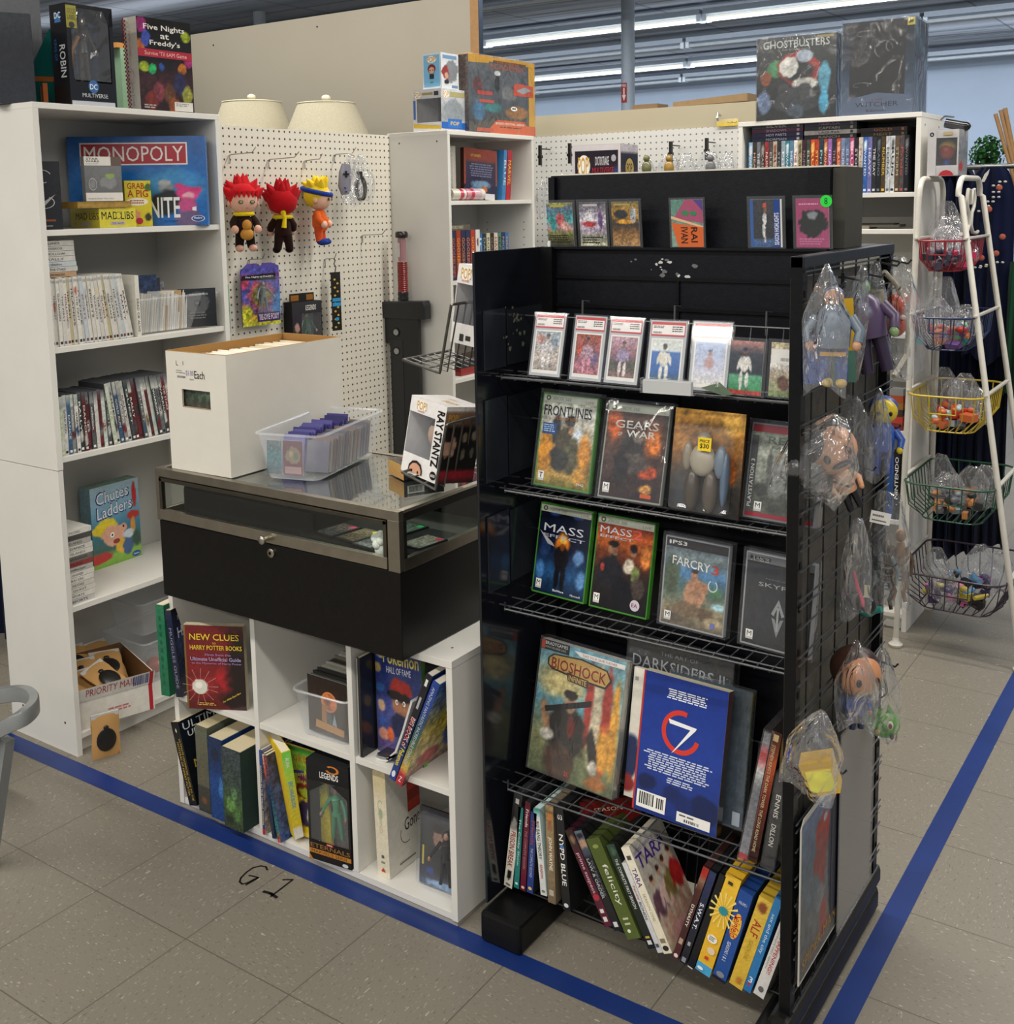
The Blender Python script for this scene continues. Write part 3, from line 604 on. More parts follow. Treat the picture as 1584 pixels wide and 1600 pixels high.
# big books on the fourth shelf
card_box('strategy_guide', 'big paperback guide, bearded man with gun over his shoulder, striped flag', 'book', (1.272, .470, .330), -4.8, .216, .276, .020,
    dict(g=[(0, '5f6b4a'), (.3, '8a8a5c'), (.55, '5f93a0'), (.8, '8fb4b4'), (1, '6ba0b0')], b=[(.3, .72, .35, .16, 'd8c88a', .8), (.72, .55, .09, .4, 'cfc2a4', .5), (.84, .5, .06, .45, 'b03a2a', .4), (.94, .5, .06, .42, 'd39a3a', .5), (.63, .6, .05, .35, 'a3352a', .5), (.85, .32, .12, .2, 'e0a03c', .7), (.4, .33, .24, .26, '2a241f', .35), (.36, .12, .22, .16, '4a3527', .5), (.42, .575, .075, .075, 'b08a6c', .4), (.41, .64, .09, .04, '2b1f18', .35), (.14, .42, .05, .14, 'a57c5a', .4, 14), (.18, .3, .09, .05, 'd6d0c2', .5), (.72, .3, .06, .16, '2c2520', .4, 12), (.75, .16, .05, .06, 'cfc8b8', .5), (.45, .4, .05, .09, '6e2a22', .4), (.8, .06, .15, .06, 'b06d34', .7)], n=.22,
         o=[('p', [(.12, .50), (.14, .46), (.66, .60), (.66, .645)], '1b1a1a'), ('r', 0, .925, .34, 1, '2c2e30'), ('r', .0, .93, .045, .995, 'b54a2e'), ('t', 'BRADYGAMES', .05, .965, .32, .99, 'e6e4de'), ('t', 'SIGNATURE SERIES GUIDE', .05, .94, .30, .955, 'b9b7b0', 0, False), ('p', [(.40, .975), (.99, .975), (.99, .94), (.48, .94)], 'efece4'), ('t', 'TAKE YOUR GAME FURTHER', .5, .948, .9, .966, 'a3352a'),
            ('p', [(.10, .87), (.16, .91), (.5, .93), (.80, .90), (.86, .83), (.80, .76), (.5, .765), (.16, .79), (.1, .82)], '33312a'), ('p', [(.12, .87), (.17, .90), (.5, .918), (.79, .89), (.84, .83), (.79, .775), (.5, .78), (.17, .803), (.12, .825)], 'cfa75c'), ('t', 'BIOSHOCK', .15, .80, .80, .885, '8c2f1e', 0, True, -.012), ('p', [(.34, .80), (.60, .785), (.60, .725), (.36, .74)], '4a3a22'), ('t', 'INFINITE', .37, .745, .58, .785, 'd6b068', 0, True, -.008), ('t', '2K', .44, .04, .5, .075, 'c43a2a')]), 'c9c6bd', right=dict(g=['8d8a80', 'b9b6ab'], n=.05), lean=12.6, sleeve=True)
card_box('art_book', 'large black hardcover art book behind the blue book, silver title', 'book', (1.478, .525, .330), -2.6, .235, .305, .022,
    dict(g=['17181b', '222427'], n=.1, o=[('t', 'THE ART OF', .32, .93, .68, .955, '8d8f92', 0, False), ('t', 'DARKSIDERS II', .05, .82, .93, .90, '9da0a3', 0, False)]), '2c2e31', right=dict(g=['2d3035', '3b3e44'], n=.05), lean=8, sleeve=True)
card_box('comic_volume', 'white comic volume peeking out left of the blue book', 'book', (1.492, .485, .330), -2.6, .20, .262, .010,
    dict(g=['dcd8cc', 'e4e0d5'], n=.03, b=[(.04, .3, .1, .2, '24315c', .4), (.03, .1, .1, .08, '8a2a2a', .4)], o=[('r', .02, .9, .06, .93, '9a9a94')]), 'd9d6cc', lean=10)
card_box('comic_volume', 'deep blue paperback with a white brush-stroke seven inside a red ring', 'book', (1.520, .452, .330), -3, .184, .275, .022,
    dict(g=[(0, '16307a'), (.5, '1c3b96'), (1, '18348a')], n=.05, b=[(.45, .18, .14, .07, '12255e', .5), (.15, .22, .14, .06, '0f2052', .5), (.85, .15, .2, .1, '0f2052', .4), (.6, .12, .12, .1, '122764', .5)],
      o=[('r', 0, 0, .022, 1, 'b8352a'), ('para', .3, .845, .78, .92, 'e8ecf4', 5, 1), ('ring', .50, .63, .23, .155, 'd43a2c', .22, 75, 345), ('p', [(.345, .705), (.68, .69), (.66, .665), (.36, .675)], 'f2f3f5'), ('p', [(.62, .68), (.67, .675), (.44, .49), (.41, .47)], 'f2f3f5'), ('para', .08, .31, .9, .455, 'cdd5ea', 9, 1), ('para', .38, .255, .70, .30, 'cdd5ea', 3, 1), ('r', .05, .03, .40, .15, 'f0efea'), ('bar', .08, .055, .26, .14, '1b1b1b'), ('bar', .29, .055, .38, .13, '1b1b1b'), ('r', .54, .02, .93, .09, 'eceae6'), ('para', .57, .06, .75, .08, '55565a', 1), ('bar', .63, .03, .8, .05, '4a4b50')]), 'cfc9b4', right=dict(g=['2a1f1c', '3a2a24', '5a1f1c'], n=.3), lean=10.9)
card_box('comic_volume', 'thin green and blue spined volume in a clear sleeve behind the blue book', 'book', (1.556, .50, .330), -3, .175, .262, .012,
    dict(g=['3a4a5a', '2a3a44'], n=.2, o=[('r', .88, .02, .97, .12, 'b8c4cf')]), '35505a', right=dict(g=[(0, '2a4a6a'), (.5, '3a5a4a'), (.8, '6a7a3a'), (1, 'b8a040')], n=.2), lean=9, sleeve=True)
# graded card slabs on the top shelf
def slab(label, loc, rz, lean, body, sp, shirt):
    w_, h_ = .078, .130; o = thing('graded_card', label, 'trading card', loc, rz, 'graded cards on the top wire shelf', lean)
    M().box(-w_/2, w_/2, -.001, .005, 0, h_, 'ffffff', CLEAR).build('slab_case', o, bevel=.001)
    m = M(); m.box(-w_/2+.003, w_/2-.003, .0015, .0035, .003, h_-.003, 'b9bcc0', MATTE)
    m.art((-w_/2+.006, .0013, h_-.032), (1, 0, 0), (0, 0, 1), w_-.012, .026, dict(g=['c8434a', 'c8434a'], n=0, o=[('r', .02, .12, .98, .80, 'f1ece8'), ('para', .06, .55, .40, .75, '55504e', 2), ('para', .62, .3, .95, .75, '55504e', 3), ('bar', .06, .18, .32, .32, '8d8886')])); m.build('grade_label', o)
    m = M(); m.art((-.031, .0012, .008), (1, 0, 0), (0, 0, 1), .062, .086, dict(g=['e9e6de', 'e9e6de'], n=0)); m.art((-.028, .0008, .015), (1, 0, 0), (0, 0, 1), .056, .076, sp, GLOSS, .0016); m.build('printed_card', o)
    return o
pl = lambda u, s, sh, lg, sk='8a5c44': blob_fig(u, .02, s, sk, sh, lg, '2b2a35')
slab('leftmost graded card in the slab row, player with arms crossed', (1.252, .425, 1.190), -1.7, 14, '', dict(g=[(0, '9a8f88'), (.4, 'b5a9a0'), (1, '8f9aa0')], b=[(.2, .8, .2, .14, 'b07a70', .6), (.8, .75, .2, .2, '7a8a9a', .6)]+pl(.5, .95, 'b9b4b4', 'cfcac6'), n=.4), 0)
slab('second graded card from the left, player seen from behind, pink-red crowd', (1.350, .415, 1.190), -4, 12, '', dict(g=[(0, 'b0707a'), (.5, '8a5a6a'), (1, 'a0503c')], b=[(.2, .6, .2, .2, 'b0503c', .6), (.8, .4, .2, .2, '6a5a7a', .6)]+pl(.5, .95, 'a98a98', 'c98a9a'), n=.4), 0)
slab('third graded card from the left, batter in pale stance on dark field', (1.427, .413, 1.190), -2.9, 14, '', dict(g=[(0, '8a6a6a'), (.3, '3a4038'), (.6, '8a5a6a'), (1, 'b08a98')], b=pl(.5, .9, '8a7a9a', 'd9c6c4'), n=.35), 0)
slab('fourth graded card from the left, player in white on a blue wall', (1.520, .405, 1.190), 3, 14, '', dict(g=[(0, '5a6a50'), (.2, '2f5fa0'), (.7, '3a6cb0'), (.75, 'd8dcd8'), (1, 'c9cfca')], b=pl(.45, .92, 'd9d4c6', 'e2ddd0', '5a3d2c'), n=.12), 0)
slab('rightmost graded card in the slab row, pale blue smoky background', (1.600, .418, 1.190), 4, 15, '', dict(g=[(0, 'd6d2d0'), (.4, 'b9bcd0'), (1, '8fa4c8')], b=[(.5, .5, .18, .2, 'b08a8a', .6), (.5, .72, .07, .07, '9a7260', .4), (.5, .79, .08, .03, '3a4060', .4)], n=.15), 0)
def topcard(name, label, loc, rz, lean, sp, w_=.074, h_=.098, edge='2a2b3a', group=None, extra=None, mg=.006):
    o = thing(name, label, 'trading card', loc, rz, group, lean)
    M().box(-w_/2, w_/2, -.0008, .0016, 0, h_, 'ffffff', CLEAR).build('card_holder', o)
    m = M(); m.box(-w_/2+mg, w_/2-mg, .0001, .0008, mg*.4, h_-mg, 'd8d6d0', MATTE); m.art((-w_/2+mg, -.0001, mg*.4), (1, 0, 0), (0, 0, 1), w_-2*mg, h_-mg*1.4, sp, GLOSS, .0016); m.build('printed_card', o)
    if extra: m = M(); extra(m, w_, h_); m.build('sticker', o)
    return o
topcard('card_in_sleeve', 'unslabbed card of a pitcher in mid throw, right of the graded cards', (1.672, .415, 1.190), -3, 8, dict(g=[(0, 'a83a30'), (.07, 'a83a30'), (.09, '3f8a5a'), (.35, '5aa07a'), (.4, '2a3038'), (.75, '3a3f48'), (1, 'c08a80')], b=blob_fig(.45, .1, .8, '7a5340', 'd8d4cc', 'e0dcd4', '2a3a5a'), n=.2), .074, .102)
topcard('card_in_sleeve', 'card half hidden by the rack post at the end of the card row', (1.744, .42, 1.190), -3, 8, dict(g=[(0, '7a8a5a'), (.4, 'b8a890'), (.6, 'dcd8d0'), (1, 'c8b890')], b=[(.4, .25, .2, .15, '6a4a3a', .5)], n=.3, o=[('r', .02, .62, .9, .88, 'ece9e2'), ('bar', .3, .66, .8, .72, '8d8a86')]), .074, .102)
m = M()
for k in range(7): m.box(-.045, .045, k*.0018-.018, k*.0018-.0165, 0, .022+.001*(k % 3), 'd9d9d4' if k % 2 else 'c2c3c0', CARD)
m.box(-.05, .05, -.020, -.004, 0, .026, 'ffffff', FILM); single(m, 'card_stack', 'short bundle of white cards in clear film before the fourth slab', 'card stack', (1.545, .385, 1.190), 6)
m = M(); n = 12
m.add([(lerp(-.05, .05, i/n), -.01+.012*math.sin(i), .012+.012*math.sin(i*.7+j)*(1-abs(i-n/2)/n)+j*.006) for j in (0, 1) for i in range(n+1)], [(i, i+1, n+2+i, n+1+i) for i in range(n)], 'c8ccc4', BAG)
m.add([(.0, -.01, .012), (.045, -.014, .002), (.06, -.006, .004), (.03, .004, .022)], [(0, 1, 2, 3)], '5a6a58', GLOSS)
single(m, 'crumpled_sleeve', 'crumpled empty clear sleeve with a green edge before the last slab', 'plastic sleeve', (1.605, .392, 1.192), 0)
# six cards on the header ledge
hg = 'cards along the header ledge'
topcard('card_in_sleeve', 'card with teal background and red creature shapes, first on the header ledge', (1.183, .612, 1.4375), 2, -6, dict(g=[(0, '3a3a20'), (.3, '7a7a40'), (.4, 'b08a8a'), (.6, '3a9a9a'), (.9, '5a6a80'), (1, 'a09a50')], b=[(.5, .6, .2, .2, 'b04a50', .6), (.25, .5, .14, .2, '2a8a8a', .6), (.7, .45, .2, .14, 'd09a90', .6)], n=.4, o=[('r', .15, .90, .7, .96, 'b0a838'), ('para', .08, .06, .9, .26, '2a2a1a', 4)]), group=hg)
topcard('card_in_sleeve', 'card with white and red flame art, second on the header ledge', (1.262, .612, 1.4375), 0, -6, dict(g=[(0, 'd8d4b0'), (.2, '8a8a7a'), (.35, 'b0a0b0'), (.6, 'c8c0cc'), (1, '5a5560')], b=[(.35, .62, .2, .22, 'e6e0e6', .6), (.35, .5, .3, .08, 'c03a40', .6), (.8, .6, .1, .25, '6a4a80', .5)], n=.4, o=[('r', .15, .91, .7, .96, 'c8c4c0'), ('para', .08, .05, .9, .22, '3a3a30', 3)]), group=hg)
topcard('card_in_sleeve', 'card with black and orange machine art, third on the header ledge', (1.338, .612, 1.4375), -2, -6, dict(g=[(0, 'b08a5a'), (.3, '8a6030'), (.5, '3a3028'), (.7, 'c08a28'), (1, '7a6a3a')], b=[(.35, .72, .3, .12, '2a2c30', .5), (.5, .55, .4, .06, 'd9952a', .5), (.8, .7, .15, .2, 'b0b4b8', .6)], n=.4, o=[('r', .1, .92, .7, .96, 'b8a060')]), group=hg)
topcard('card_in_sleeve', 'slanted orange, teal and magenta card lying sideways, fourth on the header ledge', (1.473, .612, 1.4375), 3, -6, dict(g=['8aa898', '5a8a7a'], n=.15, o=[('p', [(.45, 1), (1, 1), (1, .5), (.1, .62)], 'b04a70'), ('p', [(.7, 1), (1, 1), (1, .75)], '5a4a8a'), ('p', [(.0, .66), (1, .44), (1, .40), (0, .6)], 'e8b890'), ('p', [(.0, .52), (1, .42), (1, 0), (.2, 0)], 'd96a38'), ('e', .45, .72, .12, .05, '3a8a5a'), ('e', .7, .71, .1, .05, '3a8a5a'), ('t', 'IVAN', .3, .08, .52, .42, '2a1f1a', 1), ('t', 'RAI', .62, .10, .82, .42, '2a1f1a', 1)]), group=hg, mg=.004)
topcard('card_in_sleeve', 'blue-edged card of a white-clad player shooting a ball, fifth on the ledge', (1.634, .612, 1.4375), 0, -6, dict(g=[(0, '3a5a90'), (.15, '4a6a98'), (.2, '2a2d33'), (1, '3a3d45')], b=[(.45, .88, .07, .06, 'c0503a', .3), (.47, .77, .06, .06, '8a5a40', .3), (.45, .60, .07, .14, 'd8d8d8', .3), (.43, .36, .05, .16, 'e0e0e0', .3), (.46, .16, .04, .08, 'b9b0a8', .3)], n=.3, ns=25, o=[('r', 0, 0, .10, 1, '2a5fa8'), ('r', .74, 0, .93, 1, '2a4a90'), ('t', 'SEASON HIGHLIGHTS', .76, .05, .90, .72, 'e8eaf0', 2), ('r', .95, 0, 1, 1, 'dcdcdc')]), group=hg)
topcard('card_in_sleeve', 'pink-framed card with a dark round picture and green price dot', (1.722, .612, 1.4375), -2, -6, dict(g=['b04a78', 'a8446e'], n=.06, b=[(.5, .5, .45, .3, '1f2426', .2), (.5, .66, .2, .1, '8a9094', .5)], o=[('para', .1, .05, .9, .2, 'c87aa0', 3), ('para', .1, .86, .8, .92, 'd89ab8', 1)]), group=hg, extra=lambda m, w_, h_: m.art((.016, -.0012, h_-.022), (1, 0, 0), (0, 0, 1), .022, .022, dict(g=['000', '000'], n=0, o=[('e', .5, .5, .5, .5, '2fe04a'), ('t', '8', .35, .25, .62, .78, '14301a', 0, False)]), base=False))
m = M().box(0, .006, 0, .004, 0, .012, 'e8e6e0', MATTE); single(m, 'price_tag', 'tiny white price stub at the left end of the header ledge', 'price tag', (1.152, .606, 1.4375))
# ------------------------------------------------------------------ disc sets on the bottom shelf
def bookbox(name, label, cat, loc, rz, tilt, t, d, h, body, spine, front=None, group=None, pages=None, m=GLOSS, lean=0, sleeve=False, step=.0035):
    """local: spine at y=0 facing -Y, thickness X from 0..t; cover on +X side; tilt>0 leans towards +X"""
    o = thing(name, label, cat, loc, rz, group, lean, -tilt) if (front or sleeve) else None
    b = M(); b.box(0, t, 0, d, 0, h, body, MATTE)
    if pages:
        b.box(.002, t-.002, .003, d+.0004, h-.001, h+.0006, pages, CARD); b.box(.002, t-.002, d, d+.0005, .002, h-.002, pages, CARD)
    b.art((0, 0, 0), (1, 0, 0), (0, 0, 1), t, h, spine, m, min(step, t/4))
    if not o: return single(b, name, label, cat, loc, rz, group, lean, -tilt)
    b.build('spine_and_back', o)
    if front: f = M(); f.art((t, 0, 0), (0, 1, 0), (0, 0, 1), d, h, front, m, step); f.build('front_cover', o)
    if sleeve: M().box(-.002, t+.003, -.003, d+.002, -.001, h+.006, 'ffffff', FILM).build('clear_sleeve', o)
    return o
DG = 'disc sets on the bottom shelf of the rack'; DC = 'dvd set'
def dvd(label, x, z, tilt, h, w, spine, body='1c1c1e', front=None, y=.415, d=.135):
    return bookbox('dvd_box', label, DC, (x, y, z), 0, tilt, w, d, h, body, spine, front, DG)
dvd('white and black disc set at the left end with small red sideways lettering', 1.142, .085, 8, .222, .021, dict(g=[(0, 'e2ddd0'), (.6, 'ded8cb'), (.68, '1a1a1c'), (1, '26262a')], b=[(.4, .68, .3, .07, '8d8a86', .4), (.5, .13, .3, .06, '1d1c1d', .3)], n=.06, o=[('r', .3, .90, .7, .95, 'c9c9c6'), ('t', 'PRISON BREAK', .15, .22, .75, .60, '8e2f33', 1), ('e', .5, .03, .3, .012, '6d6a66')]), '26262a')
dvd('thin teal disc case second from the left end', 1.168, .089, 4.6, .188, .0125, dict(g=['1c7f7a', '1a726e'], n=.05, o=[('t', 'The Cosby Show', .25, .28, .72, .86, 'd6ece6', 1, False), ('e', .5, .06, .3, .015, 'd6ece6')]))
dvd('thin maroon disc case beside the teal one', 1.184, .089, 4.7, .205, .013, dict(g=['6a1430', '5c1029'], n=.05, o=[('t', 'Friends', .25, .72, .75, .92, 'e0c8cc', 1), ('t', 'THE COMPLETE SEASON', .3, .25, .7, .68, 'a8808a', 1, False), ('e', .5, .04, .3, .015, 'd9c9b0')]))
dvd('thin navy disc case between maroon and white ones', 1.201, .09, 4, .185, .015, dict(g=['2a3f88', '22356f'], n=.08, o=[('t', 'Friends', .25, .60, .75, .9, 'a04048', 1), ('t', 'THE COMPLETE SECOND', .3, .2, .7, .56, 'b0bce0', 1, False), ('e', .5, .06, .3, .02, 'e0c070')]))
dvd('white disc case with dark lettering, teal upper edge', 1.236, .096, -4.8, .188, .0148, dict(g=[(0, 'd4d6d4'), (.9, 'd8dad6'), (1, '2a8f8f')], n=.04, o=[('t', 'BIG BANG THEORY', .22, .42, .75, .86, '2e2a2a', 1), ('t', 'SEASON', .3, .2, .7, .36, 'b03a30', 1), ('e', .5, .05, .3, .015, '7a7a78')]), 'b9d4d2')
dvd('tan disc set with white capital lettering and orange 20', 1.254, .086, -1, .215, .0185, dict(g=[(0, '7a6a55'), (.6, '8c7656'), (1, '9a8258')], n=.12, o=[('t', '20', .15, .86, .85, .93, 'e0772a', 0), ('t', 'MOVIES', .25, .75, .75, .85, 'b0432a', 1), ('t', 'JOHN WAYNE', .2, .34, .75, .68, 'f2ead8', 1), ('r', .2, .08, .8, .14, 'b8ae9c')]), '6d6250')
dvd('upright black disc set with large white capitals and 03 at top', 1.290, .083, -4.1, .222, .0185, dict(g=['141417', '1c1c20'], n=.06, o=[('t', '03', .2, .88, .8, .93, 'e6e6e2', 0), ('t', 'NYPD BLUE', .2, .24, .75, .74, 'f0efea', 1), ('e', .5, .62, .26, .02, '4a78b8'), ('e', .5, .05, .3, .02, 'd8d8d4')]), '101012')
card_box('dvd_box', 'dark red boxed set facing forward with a golden badge above a yellow-framed word', DC, (1.372, .520, .095), 28, .135, .205, .02,
    dict(g=[(0, '24120f'), (.35, '4a1715'), (.7, '7a1a1a'), (1, '5c1414')], b=[(.5, .66, .16, .05, 'c9a86a', .3), (.5, .56, .09, .06, '9a6a50', .5), (.3, .42, .2, .18, '2a1716', .5)], n=.2, o=[('p', [(.28, .73), (.38, .78), (.5, .76), (.62, .80), (.74, .74), (.70, .66), (.3, .64)], 'b8965a'), ('t', 'SEASON', .28, .88, .72, .92, 'd9b8a0', 0, False), ('r', .2, .12, .8, .34, 'c07a28'), ('r', .24, .14, .76, .32, '2a1512'), ('t', 'NYPD', .27, .24, .73, .31, 'd9953a'), ('t', 'BLUE', .27, .15, .73, .22, 'd9953a')]), '3a1414', group=DG, roll=9)
for lab, x, z, ti, h, w_, sp, bd, fr in [
 ('maroon disc set leaning left, small faces at its top', 1.389, .081, -27.5, .200, .0185, dict(g=[(0, '5a1c30'), (.75, '4c1829'), (.85, '3a2420'), (1, '2a1a18')], b=[(.5, .90, .4, .05, '8a6a54', .5)], n=.1, o=[('t', 'prime suspect', .2, .34, .72, .76, 'd9aab8', 1), ('e', .5, .30, .4, .035, 'b03040'), ('r', .25, .05, .75, .10, 'e0d8d4'), ('r', .25, .14, .75, .18, 'e0d8d4')]), '3c1526', None),
 ('black disc set with two portraits on top, leaning on the maroon one', 1.411, .080, -26.8, .206, .0195, dict(g=[(0, '17181c'), (.72, '1b1c20'), (.76, '3a4452'), (1, '5a6878')], b=[(.3, .87, .22, .05, 'b08a70', .4), (.7, .87, .22, .05, 'b89078', .4), (.5, .95, .5, .03, '1c1c22', .4)], n=.1, o=[('t', 'LAW & ORDER', .15, .32, .5, .72, 'b4b8c0', 1), ('t', 'THE FIRST YEAR', .55, .34, .8, .70, '7a8088', 1, False), ('r', .25, .04, .75, .09, 'd8d8d8')]), '101114', None),
 ('wide olive green disc set with handwritten style title', 1.440, .073, -27.2, .205, .033, dict(g=[(0, '56642a'), (1, '4c5a24')], n=.05, o=[('t', 'felicity', .30, .33, .78, .74, 'e8ead6', 1, False), ('e', .5, .92, .22, .02, '8a9850'), ('r', .3, .19, .7, .21, 'c4c9a0'), ('r', .3, .14, .7, .16, 'c4c9a0'), ('e', .4, .08, .12, .018, 'e8ead6')]), '3e4a1e', None),
 ('dark green disc set with slim white lettering, behind the olive one', 1.486, .071, -26.4, .21, .0195, dict(g=[(0, '151a17'), (.7, '1c2a22'), (1, '2c4434')], b=[(.5, .93, .4, .04, '40604a', .5)], n=.1, o=[('t', 'THE COMPLETE FIRST SEASON', .3, .38, .65, .86, 'e4e6e0', 1), ('r', .25, .04, .75, .08, 'd8d8d4'), ('r', .25, .10, .75, .12, 'c9a850')]), '141814', None),
 ('slim white disc set between dark green and cream ones', 1.507, .071, -26.4, .18, .012, dict(g=['cfd0d4', 'd8d8da'], n=.04, o=[('t', 'Family', .25, .58, .75, .74, 'b84a40', 1), ('t', 'BONDS', .25, .36, .75, .56, '3c3c40', 1), ('r', .2, .06, .8, .10, '55565c')]), 'b9b9bc', None),
 ('cream disc set with purple title and four women on its cover', 1.520, .074, -26.3, .212, .0195, dict(g=[(0, 'e6dec6'), (1, 'efe8d2')], n=.03, o=[('t', 'TARA', .2, .62, .75, .80, '4a2f86', 1), ('t', 'SEASON ONE', .35, .30, .65, .56, 'a89a80', 1, False), ('e', .5, .05, .35, .025, '2e2a26'), ('r', .2, .10, .8, .14, '8a7c60'), ('r', .25, .88, .75, .92, '55504a')]), 'd8d0ba',
   dict(g=[(0, 'c9b49c'), (.4, 'bfb4a6'), (1, 'c2beb6')], b=[b for k_, (u, tp) in enumerate([(.2, '6a4a58'), (.42, 'd8b8b0'), (.62, '8a7a48'), (.84, 'b02a2a')]) for b in blob_fig(u, .02+.03*k_, .66, 'd0a284', tp, 'c49a84', '4a2c1e')]+[(.5, .08, .3, .1, 'd8a0a0', .6)], n=.1, o=[('t', 'united states of', .03, .90, .62, .945, '7a6a9a', 0, False), ('t', 'TARA', .03, .76, .86, .89, '4a2f86')]))]:
    dvd(lab, x, z, ti, h, w_, sp, bd, fr)
for lab, x, z, ti, h, w_, sp, bd in [
 ('brown disc case with small red top emblem, leaning right', 1.537, .075, 17, .222, .0125, dict(g=[(0, '5a2a2a'), (.3, '40201f'), (.75, '4c2724'), (.86, '8a6a58'), (.92, 'b02a20'), (1, 'a83226')], n=.1, o=[('t', 'DYNASTY', .25, .36, .7, .60, 'efe6dc', 1), ('e', .5, .04, .35, .02, 'e4dccf'), ('r', .2, .17, .8, .23, 'b89a8a')]), '3a1c1a'),
 ('black disc case with silver dotted lettering, leaning right', 1.553, .072, 16.4, .22, .0135, dict(g=[(0, '1c1c20'), (.7, '232a48'), (1, '2c3560')], n=.1, o=[('t', 'S.W.A.T.', .2, .38, .75, .66, 'f0f0ee', 1), ('r', .3, .2, .7, .24, 'a8a8a8'), ('r', .2, .02, .8, .07, '8d8f96')]), '15161a'),
 ('narrow plain black case beside the wide yellow set', 1.569, .069, 17, .225, .013, dict(g=['101013', '16161a'], n=.05, o=[('r', .1, .0, .9, .012, 'd8d8d8')]), '0c0c0e'),
 ('wide yellow disc set with pale sunburst and sky blue foot', 1.586, .071, 15.8, .228, .0305, dict(g=[(0, 'e8b62c'), (1, 'f0c23a')], n=.03, o=[('r', 0, 0, 1, .09, '4aa8d8'), *[('p', [(.55, .66), (.55+.9*math.cos(a), .66+.14*math.sin(a)*1.2), (.55+.9*math.cos(a+.13), .66+.14*math.sin(a+.13)*1.2)], 'f8e07a') for a in [k*.42 for k in range(15)]], ('e', .55, .66, .3, .04, '2a8f9a'), ('e', .45, .36, .32, .04, 'f6f2e4'), ('para', .25, .34, .65, .385, '3a3a36', 3), ('e', .6, .25, .26, .035, 'e8d0b0'), ('r', .35, .15, .6, .18, 'c83a2a'), ('r', .3, .92, .6, .95, '33302a'), ('e', .3, .045, .2, .015, 'f4f4f0')]), 'd8a828'),
 ('blue disc set with a yellow oval and red script', 1.621, .069, 15.2, .205, .0265, dict(g=[(0, '20509a'), (1, '1c4a98')], n=.04, o=[('r', 0, 0, 1, .03, '1a1a1a'), ('e', .5, .62, .36, .14, 'f0b83a'), ('t', 'Seinfeld', .24, .50, .78, .74, 'b82a2a', 1), ('t', 'VOLUME 1', .2, .86, .8, .89, 'e6ecf4', 0), ('t', 'SEASONS 1 & 2', .3, .22, .55, .44, 'e6ecf4', 1, False), ('e', .5, .07, .3, .03, '8a8a90')]), '1a3f80'),
 ('yellow disc set with short red lettering, right of the blue one', 1.655, .070, 16.2, .205, .0265, dict(g=[(0, 'd8b23a'), (1, 'e0bc48')], n=.06, b=[(.5, .90, .4, .06, '8a4a28', .5), (.6, .08, .3, .05, 'b8782e', .6)], o=[('t', 'ALF', .2, .58, .8, .76, 'b0392a', 1), ('t', 'SEASON ONE', .35, .32, .65, .54, 'b08a28', 1, False)]), 'c8a434'),
 ('slim blue disc set with italic white title', 1.683, .068, 16, .215, .0145, dict(g=[(0, '2a78b8'), (1, '2f80c0')], n=.04, b=[(.5, .08, .3, .03, 'a83a5a', .5)], o=[('t', 'sex and the city', .2, .42, .75, .84, 'd8ecf8', 1, False), ('t', '3', .25, .10, .75, .16, 'e8f0f8')]), '235f94'),
 ('white disc set at the right end with long red lettering', 1.703, .069, 16.9, .21, .0205, dict(g=['dedcd8', 'e6e4e0'], n=.03, o=[('t', "WHAT'S HAPPENING!!", .42, .26, .78, .92, 'c4323a', 1), ('t', 'THE COMPLETE FIRST SEASON', .16, .30, .30, .82, '8d8a88', 1, False), ('e', .5, .08, .25, .03, '6d6a68')]), 'c9c6c2')]:
    dvd(lab, x, z, ti, h, w_, sp, bd)
# comic albums standing on the right of the fourth shelf, leaning
def album(lab, bl, tl, w_, sp, y=.43, sleeve=False):
    a = at(*bl, 'y', y); b = at(*tl, 'y', y); ti = math.degrees(math.atan2(b.x-a.x, b.z-a.z)); h = (b-a).length
    bookbox('comic_album', lab, 'book', (a.x, y, a.z), 0, ti, w_, .17, h, '1a1414', sp, None, 'tall comic albums leaning at the right of the rack', sleeve=sleeve)
z6 = lambda x, y: (740+x/3.168, 970+y/3.168)
album('grey comic album with red and white top, leftmost of the leaning albums', z6(1310, 1170), z6(1440, 545), .016, dict(g=[(0, '8a8a90'), (.55, '6d6f75'), (.7, 'd8d8d4'), (.82, 'c03038'), (.92, '8d8f94'), (1, '6a6c70')], n=.2, o=[('r', 0, 0, 1, .05, 'b8323a')]), sleeve=True)
album('brown comic album with gold spine lettering on a fiery ground', z6(1352, 1180), z6(1478, 540), .019, dict(g=[(0, '2a1210'), (.5, '6a2414'), (.75, 'b0502a'), (1, '3a1612')], n=.15, o=[('t', "STEPHEN KING'S THE DARK TOWER: THE LONG ROAD HOME", .3, .08, .62, .90, 'd9c8a0', 1), ('r', .25, .93, .75, .98, 'c8b080')]))
album('black comic album with white name lettering in a clear sleeve', z6(1425, 1210), z6(1500, 760), .022, dict(g=['1f1f22', '2a2a2e'], n=.15, o=[('t', 'ENNIS', .25, .55, .65, .80, 'e6e2d8', 1), ('t', 'DILLON', .25, .24, .65, .48, 'e6e2d8', 1)]), .425, True)
album('dark comic album with small gold lettering against the rack post', z6(1480, 1180), z6(1524, 560), .02, dict(g=['17161a', '221c1a', '8a6a30'], n=.15, o=[('t', 'DARK TOWER: TREACHERY', .3, .14, .6, .55, 'd9c070', 1), ('t', 'PREACHER', .25, .66, .7, .92, 'd9b040', 1)]), .435)
